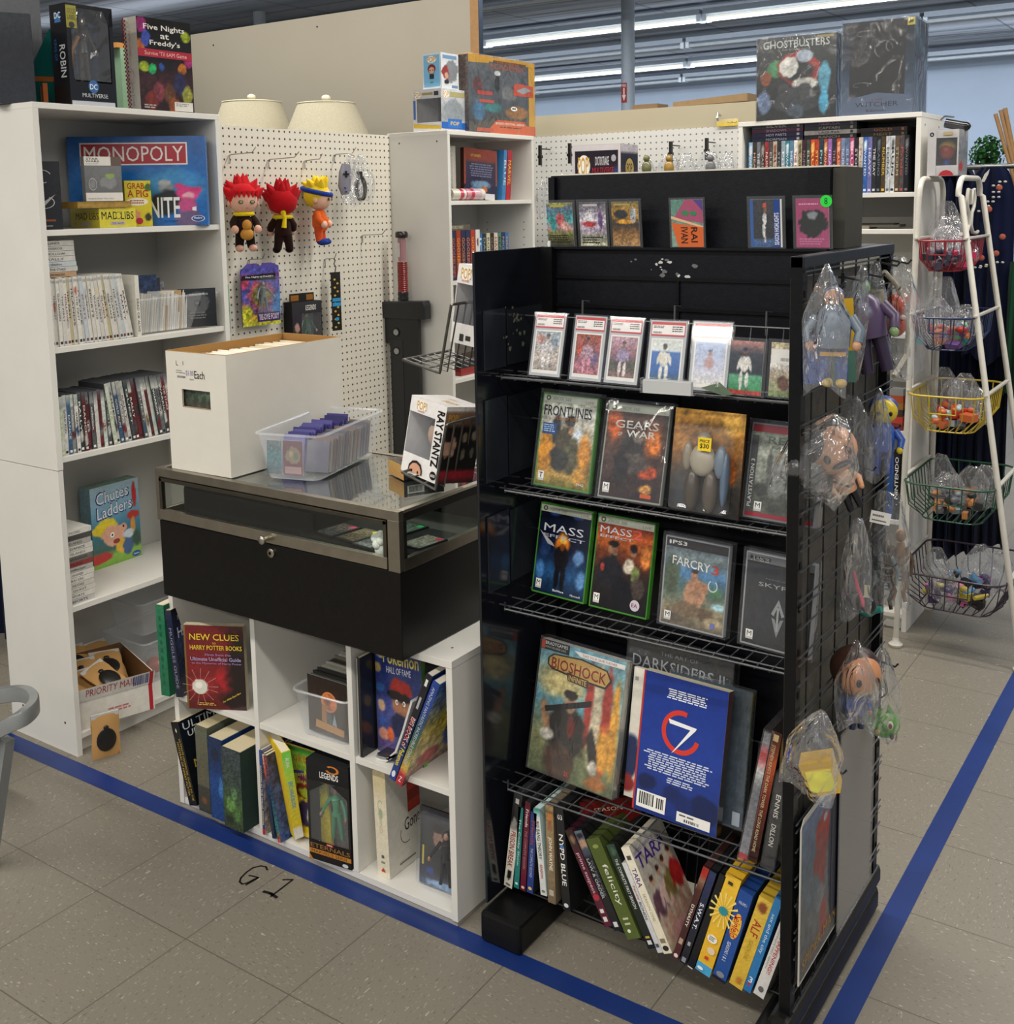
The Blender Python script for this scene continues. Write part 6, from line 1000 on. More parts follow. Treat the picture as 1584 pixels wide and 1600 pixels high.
# disc bin
tub('clear bin of paper disc sleeves on the second shelf of the left bookcase', (-.292, .812, 1.1635), 90, .325, .20, .105, .02)
for k, (y, c, lab, ti) in enumerate([(.672, '2a3a5a', 'blue printed disc case standing at the back of the disc bin', 0), (.70, '35383e', 'dark disc case with green title in the disc bin', 0), (.73, '8a8c90', 'grey disc case in the middle of the disc bin', 0)]):
    card_box('disc_case', lab, 'disc case', (-.36-.02*k, y+.04, 1.170), 75, .125, .165-.012*k, .008, dict(g=['3a3f50', c], n=.3, b=[(.5, .5, .3, .3, '6a7080', .7)]), c)
m = M(); rr = random.Random(5)
for k in range(26):
    a = -.15+k*.0075; m.x = Matrix.Translation((-.30, .815+a, 1.168)) @ Matrix.Rotation(R_(90+25), 4, 'Z') @ Matrix.Rotation(R_(rr.uniform(8, 16)), 4, 'Y'); m.box(-.004, -.0025, .01, .13, 0, .112+rr.uniform(-.006, .008), rr.choice(['e2dfd8', 'd8d4c8', 'c8a878', 'eceae6', 'b8bcc0']), CARD)
m.x = Matrix.Identity(4); tag(single(m, 'disc_sleeves', 'fanned white and tan paper disc sleeves packed inside the clear bin', 'disc sleeves'), kind='stuff')
card_box('disc_case', 'black disc jacket with grey disc print at the front right of the bin', 'disc case', (-.300, .885, 1.168), 62, .115, .118, .004, dict(g=['26292e', '30343a'], n=.06, b=[(.5, .62, .34, .3, '55585c', .15), (.5, .62, .1, .1, '30343a', .2), (.5, .62, .05, .05, '6a6c70', .3)], o=[('para', .25, .2, .75, .4, '6a6c70', 3, 1), ('para', .3, .8, .8, .9, '8a8c90', 1)]), '1c1e22')
# ---- lower shelves
card_box('board_game_box', 'square sky blue children\'s board game box with a yellow-haired cartoon child', 'board game', (-.500, .690, .4345), 92, .180, .255, .05,
    dict(g=[(0, '7aa83a'), (.12, '8ab84a'), (.2, '2f5a50'), (.45, '3a7a9a'), (.7, '7fb0cc'), (1, 'a9c4d4')], b=[(.3, .46, .28, .1, 'e0c82a', .15), (.32, .53, .2, .06, 'e8d234', .2), (.42, .37, .26, .14, 'e0a890', .12), (.62, .42, .1, .06, 'e0a890', .3), (.12, .12, .3, .07, 'b82a2a', .2), (.6, .2, .14, .1, 'e0b030', .3), (.72, .18, .12, .12, '3a5a8a', .3), (.85, .55, .14, .06, 'b8342c', .3), (.85, .42, .06, .12, 'd8923a', .4), (.75, .33, .14, .06, 'c8d4dc', .3), (.9, .8, .05, .18, 'b82a2a', .4), (.9, .25, .09, .12, '2a4a3a', .6)], n=.05,
      o=[('t', 'Chutes', .10, .76, .80, .93, '1c2f78', 0, True, .04), ('t', 'Chutes', .12, .775, .78, .915, 'eef0f4', 0, False, .04), ('t', 'Ladders', .10, .58, .86, .75, '1c2f78', 0, True, .05), ('t', 'Ladders', .12, .595, .84, .735, 'eef0f4', 0, False, .05), ('e', .40, .37, .045, .034, 'f4f2ec'), ('e', .40, .37, .018, .014, '141414'), ('e', .64, .44, .018, .014, '141414'), ('e', .48, .28, .07, .03, '8a2a24'), ('e', .88, .05, .09, .035, '1c4a98'), ('t', 'Hasbro', .82, .04, .94, .06, 'e8ecf2')]), '5a8a9a', left=dict(g=[(0, '6a8a4a'), (.4, '4a6a7a'), (1, '7a9aa8')], n=.1), top=dict(g=['8ab0a0', '6a9a8a'], n=.1))
t = thing('shipping_box', 'open white and red shipping box of brown pouches sticking out of the bottom shelf', 'cardboard box', (-.30, .375, .063), 72, None, 0)
w_, d_, h_ = .225, .28, .118; m = M(); PW = 'd4d2ca'
for a in ((0, w_, 0, .003, 0, h_*.72), (0, .003, .003, d_, 0, h_), (w_-.003, w_, .003, d_, 0, h_), (0, w_, d_-.003, d_, 0, h_), (0, w_, .003, d_, 0, .003)): m.box(*a, PW, CARD)
m.build('box_body', t)
m = M(); m.art((0, 0, 0), (1, 0, 0), (0, 0, 1), w_, h_*.72, dict(g=['d4d2ca', 'dad8d0'], n=.03, o=[('r', .93, 0, .98, 1, 'b02230'), ('r', 0, 0, .03, 1, 'b02230'), ('para', .4, .3, .7, .5, 'c06a70', 2)])); m.art((0, -.004, h_*.70), (1, 0, 0), (0, -.35, 1), w_, .045, dict(g=['dcdad6', 'd6d4ce'], n=.03, o=[('t', 'PRIORITY MAIL', .12, .30, .75, .85, 'a02a3a'), ('bar', .72, .15, .92, .9, '3a4a8a'), ('r', .93, 0, .98, 1, 'b02230')])); m.art((0, d_, 0), (0, -1, 0), (0, 0, 1), d_, h_, dict(g=['cfcdc6', 'd2d0c8'], n=.03, o=[('r', .9, 0, .96, 1, 'b02230')])); m.build('printed_sides', t)
m = M()
for a in ((.003, .0035, .003, d_-.003, .01, h_+.0005), (w_-.0035, w_-.003, .003, d_-.003, .01, h_+.0005), (.003, w_-.003, d_-.0035, d_-.003, .01, h_+.0005)): m.box(*a, '7a5634', CARD)
m.build('brown_lining', t)
def pouch(lab, loc, rz, lean, roll, w_=.085, h_=.13, dark=True, face='c79a62'):
    t = thing('kraft_pouch', lab, 'pouch', loc, rz, 'brown pouches in the shipping box', lean, roll)
    m = M(); n = 8; V = []; 
    for s in (-1, 1):
        for j in range(n+1):
            for i in range(n+1): u, v = i/n, j/n; V.append(((u-.5)*w_*(1+.05*math.sin(9*v+s)), s*.010*math.sin(math.pi*u)*math.sin(math.pi*v)**.6*.9, v*h_))
    q = (n+1)**2; F = []
    for j in range(n):
        for i in range(n): a = j*(n+1)+i; F.append((a, a+1, a+n+2, a+n+1)); F.append((q+a, q+a+n+1, q+a+n+2, q+a+1))
    m.add(V, F, face, CARD); m.build('pouch_body', t, smooth=True)
    if dark: m = M(); m.ell((0, -.009, h_*.42), (w_*.36, .004, h_*.26), '1d1b19', PLAST, 18, 10); m.ell((0, -.010, h_*.70), (w_*.1, .004, h_*.05), '1d1b19', PLAST, 12, 8); m.build('dark_window', t, smooth=True)
    M().box(-w_/2, w_/2, -.0015, .0015, h_*.9, h_*1.0, 'cfd0d0', GLOSS).build('white_seal', t)
pm = Matrix.Translation((-.30, .375, .063)) @ Matrix.Rotation(R_(72), 4, 'Z')
for k, (x, y, z, rz, ln, rl, lab, dk) in enumerate([(.06, .055, .05, 80, 62, 0, 'brown pouch with white address label lying at the front of the box', 0), (.15, .05, .06, 95, 58, 12, 'brown pouch with a dark charm window, front right in the box', 1), (.07, .13, .05, 60, 60, 5, 'brown pouch with black content, middle left in the box', 1), (.15, .14, .06, 75, 64, -8, 'brown pouch with black content, middle right in the box', 1), (.08, .21, .06, 70, 55, 5, 'brown pouch at the rear left of the box', 1), (.17, .22, .06, 85, 60, 0, 'brown pouch at the rear right of the box', 0)]):
    p = pm @ Vector((x, y, z)); pouch(lab, tuple(p), rz, ln, rl, dark=bool(dk), w_=.09, h_=.125)
c = at(163, 1182, 'x', -.20)
pouch('brown pouch with a black round charm hanging outside the shipping box', (-.200, .395, .005), 68, -4, 0, .075, .135)
tub('clear storage bin at the back of the bottom shelf behind the shipping box', (-.36, .80, .063), 90, .28, .22, .14, .02)
m = M(); rr = random.Random(12)
for k in range(9): m.ell((-.45+rr.uniform(-.05, .05), .80+rr.uniform(-.09, .09), .10+rr.uniform(-.01, .03)), (.03, .03, .025), rr.choice(['8a8a84', '9a3a34', '6a7a80', 'b0aca4', '4a6a70']), BAG if k % 3 == 0 else PLAST, 10, 7)
tag(single(m, 'bagged_trinkets', 'jumble of small bagged trinkets inside the clear bin on the bottom shelf', 'trinkets', smooth=True), kind='stuff')
tub('second clear bin stacked above the first at the back of the bottom shelf', (-.38, .80, .212), 90, .26, .18, .11, .02)
# grey plastic chair arm at the left edge of the frame
t = thing('plastic_chair', 'grey plastic armchair, only its arm and leg in view at the left edge', 'chair', (0, 0, 0))
GC = '7c7f80'; q = [at(*p_, 'y', y) for p_, y in (((-30, 1092), .02), ((-2, 1082), .06), ((28, 1078), .07), ((46, 1082), .055), ((53, 1096), .03), ((40, 1112), -.03), ((15, 1126), -.06), ((-20, 1146), -.08))]
m = M()
P = []; n_ = len(q)
for i in range(n_-1):
    p0, p1, p2, p3 = q[max(0, i-1)], q[i], q[i+1], q[min(n_-1, i+2)]
    for k in range(5):
        s = k/5; P.append(.5*((2*p1)+(-p0+p2)*s+(2*p0-5*p1+4*p2-p3)*s*s+(-p0+3*p1-3*p2+p3)*s**3))
P.append(q[-1]); V = []; W2 = []
for i, p in enumerate(P):
    d = (P[min(i+1, len(P)-1)]-P[max(i-1, 0)]).normalized(); n = Vector((-d.y, d.x, 0)).normalized()
    for a, b in ((-.012, .006), (-.009, .010), (.009, .010), (.012, .006), (.012, -.026), (.009, -.028), (-.009, -.028), (-.012, -.026)): V.append(p+n*a+Vector((0, 0, b)))
F = [(i*8+k, i*8+(k+1) % 8, i*8+8+(k+1) % 8, i*8+8+k) for i in range(len(P)-1) for k in range(8)]+[tuple(range(8))[::-1], tuple(len(P)*8-8+k for k in range(8))]
m.add(V, F, GC, PLAST); m.build('arm', t, smooth=True)
a = at(8, 1136, 'y', -.05); b = at(-14, 1340, 'y', -.07); b = Vector((a.x-.05, -.09, 0))
m = M(); m.prism([(-.022, 0), (.016, 0), (.018, 1), (-.024, 1)], 'y', -.012, .012, GC, PLAST)
m.v = [(b.x+(a.x-b.x)*z+x, b.y+(a.y-b.y)*z+y, .002+(a.z-.03)*z) for x, y, z in m.v]; m.build('front_leg', t)
M().box(a.x-.62, a.x-.26, -.34, .06, .15, .18, GC, PLAST).build('seat', t, bevel=.006)
# ================================================================== PEGBOARD ITEMS
def peghook(y, z, ln=.13, x=-.449, lab='', d=1):
    t = thing('peg_hook', lab, 'peg hook', (x, y, z))
    M().tube([(0, 0, .0), (.003, 0, .0), (.004, 0, -.022), (.002, 0, -.026)], .0016, '8a8780', METAL, 6).tube([(0, 0, 0), (.01, 0, .003), (ln*.85, 0, .006), (ln, 0, .024)], .0017, '9c9990', METAL, 6).build('hook_arm', t); return t
for y, z, ln, lab in ((1.175, 1.702, .13, 'thin metal peg hook above the front-facing red-haired doll'), (1.350, 1.690, .15, 'thin metal peg hook above the doll seen from behind'), (1.525, 1.690, .09, 'short metal peg hook above the yellow-haired doll'), (1.680, 1.715, .11, 'thin metal peg hook holding the bagged controllers'), (1.820, 1.415, .12, 'bare metal peg hook near the middle bookcase'), (1.240, 1.352, .08, 'small peg hook at the top of the tie-dye pack'), (1.610, 1.335, .06, 'small peg hook carrying the patterned lanyard')): peghook(y, z, ln, lab=lab)
def plush(lab, loc, rz, hair, skin, top, legs, shoe, scarf, pose, belt=None, band=None, s=.255):
    """generic soft doll; local front faces -Y, hangs with its feet at z=0"""
    t = thing('plush_doll', lab, 'plush doll', loc, rz)
    m = M(); m.tube([(0, 0, .055), (0, -.004, .07), (0, 0, .105), (0, 0, .125)], [.022, .030, .026, .016], top, FABRIC, 14); m.build('torso', t, smooth=True)
    for sd in (-1, 1):
        m = M().tube([(sd*.024, 0, .115), (sd*.038, -.006, .095), (sd*.040, -.020, .080)], [.013, .013, .011], top, FABRIC, 10); m.ell((sd*.038, -.026, .074), (.013, .012, .014), skin, FABRIC, 12, 8); m.build('arm', t, smooth=True)
        m = M().tube([(sd*.014, 0, .065), (sd*.018, -.001, .035), (sd*.021, -.004, .014)], [.017, .015, .014], legs, FABRIC, 10); m.ell((sd*.022, -.014, .012), (.014, .022, .012), shoe, FABRIC, 12, 8); m.build('leg', t, smooth=True)
    m = M(); m.ell((0, -.002, .170), (.047, .043, .047), skin, FABRIC, 22, 14)
    for sd in (-1, 1): m.ell((sd*.047, 0, .160), (.006, .008, .011), skin, FABRIC, 8, 6)
    m.build('head', t, smooth=True)
    m = M()
    for sd in (-1, 1): m.ell((sd*.019, -.0425, .163), (.0085, .003, .006), '23301f', FABRIC, 12, 8); m.ell((sd*.019, -.0445, .163), (.006, .002, .004), '8a9a78', FABRIC, 10, 6)
    m.box(-.004, .004, -.0445, -.042, .143, .1445, '6a3a30', FABRIC); m.build('face_embroidery', t, smooth=True)
    h = M(); h.ell((0, .006, .178), (.052, .047, .049), hair, FABRIC, 22, 14)
    if not band:
        for k in range(15):
            a = k*2.4; el = .3+1.05*((k*4) % 15)/15; d = Vector((math.cos(a)*math.cos(el), abs(math.sin(a))*math.cos(el)*.9-.15, math.sin(el))); b = Vector((0, .004, .178))+d*.034; h.tube([b, b+d*.018, b+d*.040+Vector((0, 0, .010))], [.024, .017, .001], hair, FABRIC, 7)
        for k in range(6): x = -.036+k*.0145; h.tube([(x, -.040+.2*abs(x), .196), (x*1.05, -.047+.25*abs(x), .178)], [.010, .0015], hair, FABRIC, 6)
    else:
        for k in range(14): a = k*2.4; el = .6+.8*((k*5) % 14)/14; d = Vector((math.cos(a)*math.cos(el), math.sin(a)*math.cos(el), math.sin(el))); b = Vector((0, .0, .178))+d*.034; h.tube([b, b+d*.022, b+d*.040], [.018, .012, .001], hair, FABRIC, 7)
    h.build('hair', t, smooth=True)
    if scarf:
        m = M(); m.tube([(.03*math.cos(a), .026*math.sin(a), .124) for a in [k*math.pi/6 for k in range(12)]], .007, scarf, FABRIC, 8, closed=True); m.tube([(.004, .030, .140), (.0, .036, .122), (.004, .034, .088)], [.010, .006, .009], scarf, FABRIC, 8); m.tube([(.004, .030, .148), (.004, .036, .128)], [.012, .006], scarf, FABRIC, 8); m.build('scarf', t, smooth=True)
    if band: m = M(); m.tube([(.054*math.cos(a), .006+.050*math.sin(a), .190+.012*math.sin(a)) for a in [k*math.pi/9 for k in range(18)]], .0085, band, FABRIC, 8, closed=True); m.build('headband', t, smooth=True)
    if belt: m = M(); m.ell((0, -.034, .088), (.016, .012, .018), belt, FABRIC, 14, 8); m.ell((0, -.030, .058), (.023, .016, .020), belt, FABRIC, 14, 8); m.build('gourd_toy', t, smooth=True)
    return t
plush('red-haired plush doll facing out, holding a tan gourd, first on the pegboard', (-.385, 1.170, 1.385), 62, 'b81820', 'd8a894', '2a1a16', '1e1513', 'd0a08c', 'd8c020', 0, 'b8823a')
plush('red-haired plush doll seen from behind with yellow scarf tails', (-.385, 1.345, 1.372), 238, 'a8141c', 'd8a894', '2a1712', '241511', '15110f', 'd8c020', 0, 'b8823a')
plush('yellow-haired plush doll in orange with a blue headband, side view', (-.385, 1.525, 1.392), 120, 'e0c02c', 'e0b49c', 'd8622a', 'c8502a', '1f3a8a', None, 0, None, '1f3a8a')
def bag(name, lab, top, w_, h_, t_, rz, seed=1, neck=.25, mt=BAG, lab2=None, cat='bag', tilt=0, grp=None, flat=0):
    """crumpled clear bag hanging from its gathered top at the root"""
    nu, nv = 10, 16; rr = random.Random(seed); ph = [rr.uniform(0, 6) for _ in range(6)]; V = []
    for s in (-1, 1):
        for j in range(nv+1):
            v = j/nv; pr = neck*.6+(1-neck*.6)*min(1, (v/.42))**.9*(1-.12*max(0, v-.75)*4)
            for i in range(nu+1):
                u = i/nu; x = (u-.5)*w_*pr*(1+.05*math.sin(7*v+ph[0])); z = -v*h_+.012*math.sin(5*u+ph[1])*v
                bulge = math.sin(math.pi*u)**.7*math.sin(math.pi*min(1, max(0, v*1.02)))**.6
                y = s*t_*.5*bulge*(1+.22*math.sin(9*u+5*v+ph[2])+.18*math.sin(13*v-6*u+ph[3]))+.006*math.sin(6*v+3*u+ph[4])
                V.append((x, y, z))
    q = (nu+1)*(nv+1); F = []
    for j in range(nv):
        for i in range(nu): a = j*(nu+1)+i; b = a+nu+1; F.append((a, b, b+1, a+1)); F.append((q+a, q+a+1, q+b+1, q+b))
    m = M(); m.add(V, F, 'ffffff', mt)
    return single(m, name, lab, cat, top, rz, grp, 0, tilt, smooth=True)
bag('clear_bag', 'clear bag holding a grey game controller on the pegboard', (-.355, 1.665, 1.715), .085, .17, .03, 70, 3, .5)
m = M(); m.tube([(-.012, 0, -.05), (-.014, 0, -.02), (-.008, 0, .03), (-.004, 0, .06)], [.014, .024, .024, .016], '7d7c88', PLAST, 14); m.v = [(x, y*.45, z) for x, y, z in m.v]; m.box(-.020, .002, -.013, -.010, .020, .027, '1b1b1e', PLAST); m.box(-.0125, -.0055, -.013, -.010, .012, .035, '1b1b1e', PLAST); m.ell((-.014, -.011, -.025), (.004, .003, .004), '4a3a8a', PLAST, 8, 6); m.ell((-.010, -.011, -.038), (.004, .003, .004), '4a3a8a', PLAST, 8, 6)
single(m, 'game_controller', 'grey game controller with black cross pad inside its bag', 'controller', (-.357, 1.650, 1.62), 62, smooth=True)
bag('clear_bag', 'clear bag holding a coiled black cable on the pegboard', (-.35, 1.715, 1.715), .10, .18, .03, 66, 5, .4)
m = M()
for k in range(7): m.tube([(.018*math.cos(a)+.004*math.sin(k*2), .0025*k-.01, (.042+.003*math.sin(k*3))*math.sin(a)) for a in [i*math.pi/7 for i in range(14)]], .0026, '17171a', PLAST, 6, closed=True)
m.box(-.016, .004, -.014, -.004, .035, .062, '1c1c20', PLAST); single(m, 'cable_coil', 'coiled black controller cable hanging inside a clear bag', 'cable', (-.352, 1.712, 1.592), 66, smooth=True)
t = thing('blister_pack', 'tie-dye coloured card with a grey figure under a clear blister, on the pegboard', 'figure pack', (-.415, 1.258, 1.130), 84)
m = M(); m.prism([(-.08, 0), (.08, 0), (.08, .20), (.05, .212), (.012, .212), (.008, .204), (-.008, .204), (-.012, .212), (-.05, .212), (-.08, .19)], 'y', .001, .003, '5a4a9a', MATTE)
m.art((-.08, 0, 0), (1, 0, 0), (0, 0, 1), .16, .196, dict(g=[(0, 'a8b030'), (.15, 'c8a030'), (.3, 'b84a3a'), (.6, '4a4a98'), (.85, '6a3a8a'), (1, '3a4a98')], b=[(.5, .55, .55, .40, '3a4a9a', .5), (.5, .52, .40, .30, 'b04a5a', .5), (.5, .5, .28, .22, '8a7a4a', .4), (.95, .3, .2, .3, '2a6aa0', .6), (.1, .2, .2, .2, 'a8a828', .7), (.08, .75, .15, .15, 'a83a5a', .7)], n=.4, ns=16, o=[('p', [(.0, .80), (.9, .78), (.9, .90), (.02, .88)], '141216'), ('t', "Five Nights at Freddy's", .12, .825, .84, .865, 'e4e0e4'), ('r', .38, .06, .98, .22, '3a1f5a'), ('t', 'TIE-DYE FOXY', .42, .09, .95, .19, 'e8d8e0')]))
m.build('backing_card', t); m = M(); action_figure(m, .05, .10, '6a7a80', '7a8a8a', '5a6a70', -.014); m.build('figure', t, smooth=True); M().box(-.02, .075, -.03, -.0005, .035, .165, 'ffffff', CLEAR).build('clear_bubble', t, bevel=.006)
t = figbox('black figure box with small white capitals hanging low on the pegboard', (-.395, 1.455, .990), 84, .135, .05, .205)
m = M(); w_, h_ = .135, .205
m.art((-w_/2, -.0003, h_*.80), (1, 0, 0), (0, 0, 1), w_, h_*.2, dict(g=['26262a', '2a2a2e'], n=.04, o=[('t', 'LEGENDS', .45, .25, .80, .70, 'd4d2cc')])); m.art((-w_/2, -.0003, 0), (1, 0, 0), (0, 0, 1), w_*.3, h_*.8, dict(g=['1a1c22', '2a2430'], b=[(.5, .7, .3, .12, 'a08070', .3)], n=.2)); m.box(-.06, .05, .02, .022, h_, h_+.03, '1c1a16', MATTE); m.box(-.055, -.02, .0195, .02, h_+.004, h_+.024, '8a5a24', MATTE); m.box(.015, .045, .0195, .02, h_+.004, h_+.024, '8a5a24', MATTE); m.build('front_print', t)
M().art((-w_/2+.003, .046, .003), (1, 0, 0), (0, 0, 1), w_-.006, h_-.006, dict(g=['6a7078', '858b92'], n=.1)).build('inner_backing', t)
m = M(); action_figure(m, .04, .125, '2a5a3a', 'b08a78', '1c1412', .025); m.v = [(x+.015, y, z) for x, y, z in m.v]; m.build('figure', t, smooth=True); M().box(-.025, w_/2-.003, .0003, .0009, .003, h_*.8, 'ffffff', CLEAR).build('clear_window', t)
m = M(); m.art((-.02, 0, -.215), (1, 0, 0), (0, 0, 1), .042, .215, dict(g=['17130f', '1c1712'], n=.05, o=[('e', .35+.3*(k % 2), .06+k*.068, .12, .018, 'b8a050') for k in range(13)]+[('r', .05, .50, .95, .56, '2a8ac0'), ('r', .05, .42, .95, .48, '2a8ac0'), ('e', .5, .2, .2, .03, '2a8ac0')])); m.box(-.02, .022, .0004, .0015, -.215, 0, '17130f', FABRIC); m.tube([(.0, 0, .0), (.004, 0, .02), (-.004, 0, .03), (.002, -.002, .045)], .0025, '8a8780', METAL, 6)
single(m, 'lanyard', 'black lanyard strap with yellow and blue pattern on a metal clip', 'lanyard', (-.40, 1.612, 1.290), 80)
t = thing('blister_pack', 'green card blister pack half hidden behind the left bookcase edge', 'figure pack', (-.42, 1.075, 1.06), 80); M().art((-.04, 0, 0), (1, 0, 0), (0, 0, 1), .08, .22, dict(g=[(0, 'b8a0b0'), (.4, '8a9a80'), (.7, '4a8a5a'), (1, '4ac08a')], n=.2)).box(-.04, .04, .001, .003, 0, .22, '4a8a6a', MATTE).build('backing_card', t); M().box(-.01, .038, -.02, 0, .06, .16, 'ffffff', CLEAR).build('clear_bubble', t)
# toy sword
t = thing('toy_sword', 'giant black toy sword with red and clear handle leaning at the middle bookcase', 'toy sword', (-.365, 1.955, .004), 3)
m = M(); m.prism([(-.062, .10), (-.02, 0), (.075, 0), (.075, 1.085), (-.085, 1.085), (-.085, .985), (-.062, .985)], 'y', -.012, .008, '17191d', PLAST); m.prism([(-.05, .12), (-.012, .02), (.0, .02), (.0, 1.0), (-.05, 1.0)], 'y', -.0135, -.012, '1f2227', PLAST)
for z in (1.03, .955): m.lathe([(.019, -.0125), (.019, -.0150), (.014, -.0150)], (-.032, 0, z), '050608', PLAST, 18, 'y'); m.lathe([(.012, -.0151), (.012, -.0155)], (-.030, 0, z), '9a9c98', PLAST, 14, 'y')
m.build('blade', t, bevel=.002)
m = M(); m.prism([(-.115, 1.085), (.118, 1.085), (.118, 1.14), (.112, 1.158), (-.118, 1.148), (-.122, 1.12)], 'y', -.024, .02, '1b1d21', PLAST); m.build('guard', t, bevel=.004)
M().lathe([(.020, 1.155), (.022, 1.165), (.019, 1.172), (.022, 1.18), (.019, 1.19)], (0, 0, 0), '15161a', PLAST, 18).build('collar', t, smooth=True)
m = M(); P = []
for k in range(16): P += [(.0205, 1.19+k*.0075), (.0185, 1.19+k*.0075+.0035)]
m.lathe(P, (0, 0, 0), '7a2424', PLAST, 18); m.build('red_grip', t, smooth=True)
M().lathe([(.0215, 1.31), (.0215, 1.40)], (0, 0, 0), 'ffffff', CLEAR, 18).lathe([(.016, 1.31), (.016, 1.40)], (0, 0, 0), '9a6a6a', PLAST, 14).box(-.008, .006, -.0226, -.0218, 1.325, 1.38, 'c9c4c0', MATTE).build('clear_grip', t, smooth=True)
M().lathe([(.0235, 1.40), (.0245, 1.405), (.0245, 1.418), (.020, 1.424)], (0, 0, 0), '1a1513', PLAST, 18).build('pommel', t, smooth=True)
# lamps behind the pegboard
def lamp(lab, px, y, ztop, zbot, rt, rb):
    c = at(px, 200, 'y', y); t = thing('table_lamp', lab, 'lamp', (c.x, y, 0)); m = M(); seg = 28
    m.lathe([(rb, zbot), (rb-.001, zbot), (rt-.001, ztop), (rt, ztop), (.004, ztop+.002)], (0, 0, 0), 'a8a28e', FABRIC, seg); m.build('lamp_shade', t, smooth=True)
    m = M().tube([(rb*math.cos(a), rb*math.sin(a), zbot) for a in [k*math.pi/14 for k in range(28)]], .003, 'c4bda0', FABRIC, 5, closed=True); m.tube([(rt*math.cos(a), rt*math.sin(a), ztop) for a in [k*math.pi/14 for k in range(28)]], .003, 'd2ccb2', FABRIC, 5, closed=True); m.build('shade_trim', t)
    M().ell((0, 0, ztop+.026), (.022, .022, .016), 'cfc8b4', PLAST, 14, 8).lathe([(.005, ztop), (.005, ztop+.015)], (0, 0, 0), 'b0a88e', METAL, 8).build('finial', t, smooth=True)
    M().lathe([(.09, 1.35), (.09, 1.37), (.03, 1.40), (.06, 1.50), (.02, 1.62), (.008, 1.66), (.008, ztop)], (0, 0, 0), 'b0a68c', PLAST, 16).build('lamp_base', t, smooth=True)
lamp('cream lampshade with round finial showing above the pegboard, left one', 395, 2.55, at(395, 160, 'y', 2.55).z, 1.80, .145, .235)
lamp('cream lampshade with round finial showing above the pegboard, right one', 511, 2.55, at(511, 162, 'y', 2.55).z, 1.78, .135, .235)
m = M(); 
tb = thing('side_table', 'plain table behind the pegboard carrying the two lamps', 'table', (-1.55, 2.6, 0)); M().box(-.75, .75, -.25, .25, 1.32, 1.35, '6a5a44', MATTE).build('tabletop', tb)
for sx in (-.7, .7):
    for sy in (-.2, .2): M().box(sx-.02, sx+.02, sy-.02, sy+.02, 0, 1.32, '5a4a38', MATTE).build('leg', tb)
tb = thing('lamp_shade', 'pale square lampshade edge at the right end of the left bookcase top', 'lampshade', (at(320, 180, 'y', 2.5).x, 2.5, 1.78)); M().prism([(-.07, 0), (.09, 0), (.07, .22), (-.06, .22)], 'y', -.06, .06, 'b5ad90', FABRIC).build('shade', tb)
# ================================================================== MIDDLE BOOKCASE
def X(px, py, x=-.19): v = at(px, py, 'x', x); return v.y
bx = lambda a, b, x=-.19, py=300: (.5*(X(a, py, x)+X(b, py, x)), X(b, py, x)-X(a, py, x))
ZM = 1.5425
c, w_ = bx(701, 729)
card_box('figure_box', 'pale window box with dark capitals in the middle bookcase, behind the roll', 'figure box', (-.27, c+.02, ZM), 88, w_+.03, .215, .05, dict(g=[(0, '8a8c8a'), (.5, 'b9bbb8'), (1, 'c8c9c4')], b=[(.5, .55, .3, .3, '9a9a94', .4), (.5, .72, .12, .12, 'b0907a', .5)], n=.1, o=[('r', .86, .1, 1, 1, 'd4d0c4'), ('r', .2, .92, .8, .98, 'cfccc4'), ('t', 'AVATAR', .10, .12, .85, .22, '2a2a2c', 0)]), 'b0b0aa')
c, w_ = bx(738, 782)
card_box('hardcover_book', 'dark red framed puzzle book facing out in the middle bookcase', 'book', (-.22, c, ZM), 80, w_-.01, .205, .02, dict(g=[(0, '1c1c3a'), (.5, '20203f'), (.72, '20203f'), (.78, '7a2a22'), (1, '8a3024')], b=[(.5, .30, .3, .1, '6a8aa8', .5), (.6, .22, .12, .08, 'b86a3a', .5), (.3, .18, .16, .08, '4a7a9a', .5)], n=.1, o=[('r', 0, .3, .05, .95, '8a3a2a'), ('r', .95, .3, 1, .95, '8a3a2a'), ('para', .15, .45, .88, .72, '6a6a8a', 6, 1), ('t', 'STORIES', .2, .84, .5, .89, 'c8a04a'), ('r', .62, .02, .92, .14, 'cfcdd0')]), '4a2420', lean=3, roll=-4)
for (a, b, cc, lab, tc, txt) in ((784, 789, '3a7ab0', 'slim blue book right of the red framed one', 'c8dce8', 'BLUE'), (790, 797, 'a8202c', 'slim red book with yellow green letters at the row end', 'd8c84a', 'MARVEL')):
    c, w_ = bx(a, b); m = M(); m.box(0, w_, 0, .14, 0, .205, cc, GLOSS); m.art((0, 0, 0), (1, 0, 0), (0, 0, 1), w_, .205, dict(g=[cc, cc], n=.1, o=[('t', txt, .2, .3, .8, .8, tc, 1)])); single(m, 'hardcover_book', lab, 'book', (-.19, c-w_/2, ZM), 90, None, 0, -6)
t = thing('rolled_poster', 'rolled pink and white printed mat lying on the middle bookcase shelf', 'roll', (-.195, X(703, 300), ZM+.024), 90)
m = M(); 
for i, cc in enumerate(['c9c4b4', 'c9c4b4', 'b8304a', 'd8d4cc', 'c88a98', 'b8304a', 'd4a8b4', 'c8b0b8', 'd8d4cc']): m.lathe([(.023, i*.0235), (.023, (i+1)*.0235)], (0, 0, 0), cc, GLOSS, 16, 'x')
m.lathe([(.013, -.0006), (.013, -.0003)], (0, 0, 0), '2a2a2a', MATTE, 14, 'x'); m.build('roll', t, smooth=True)
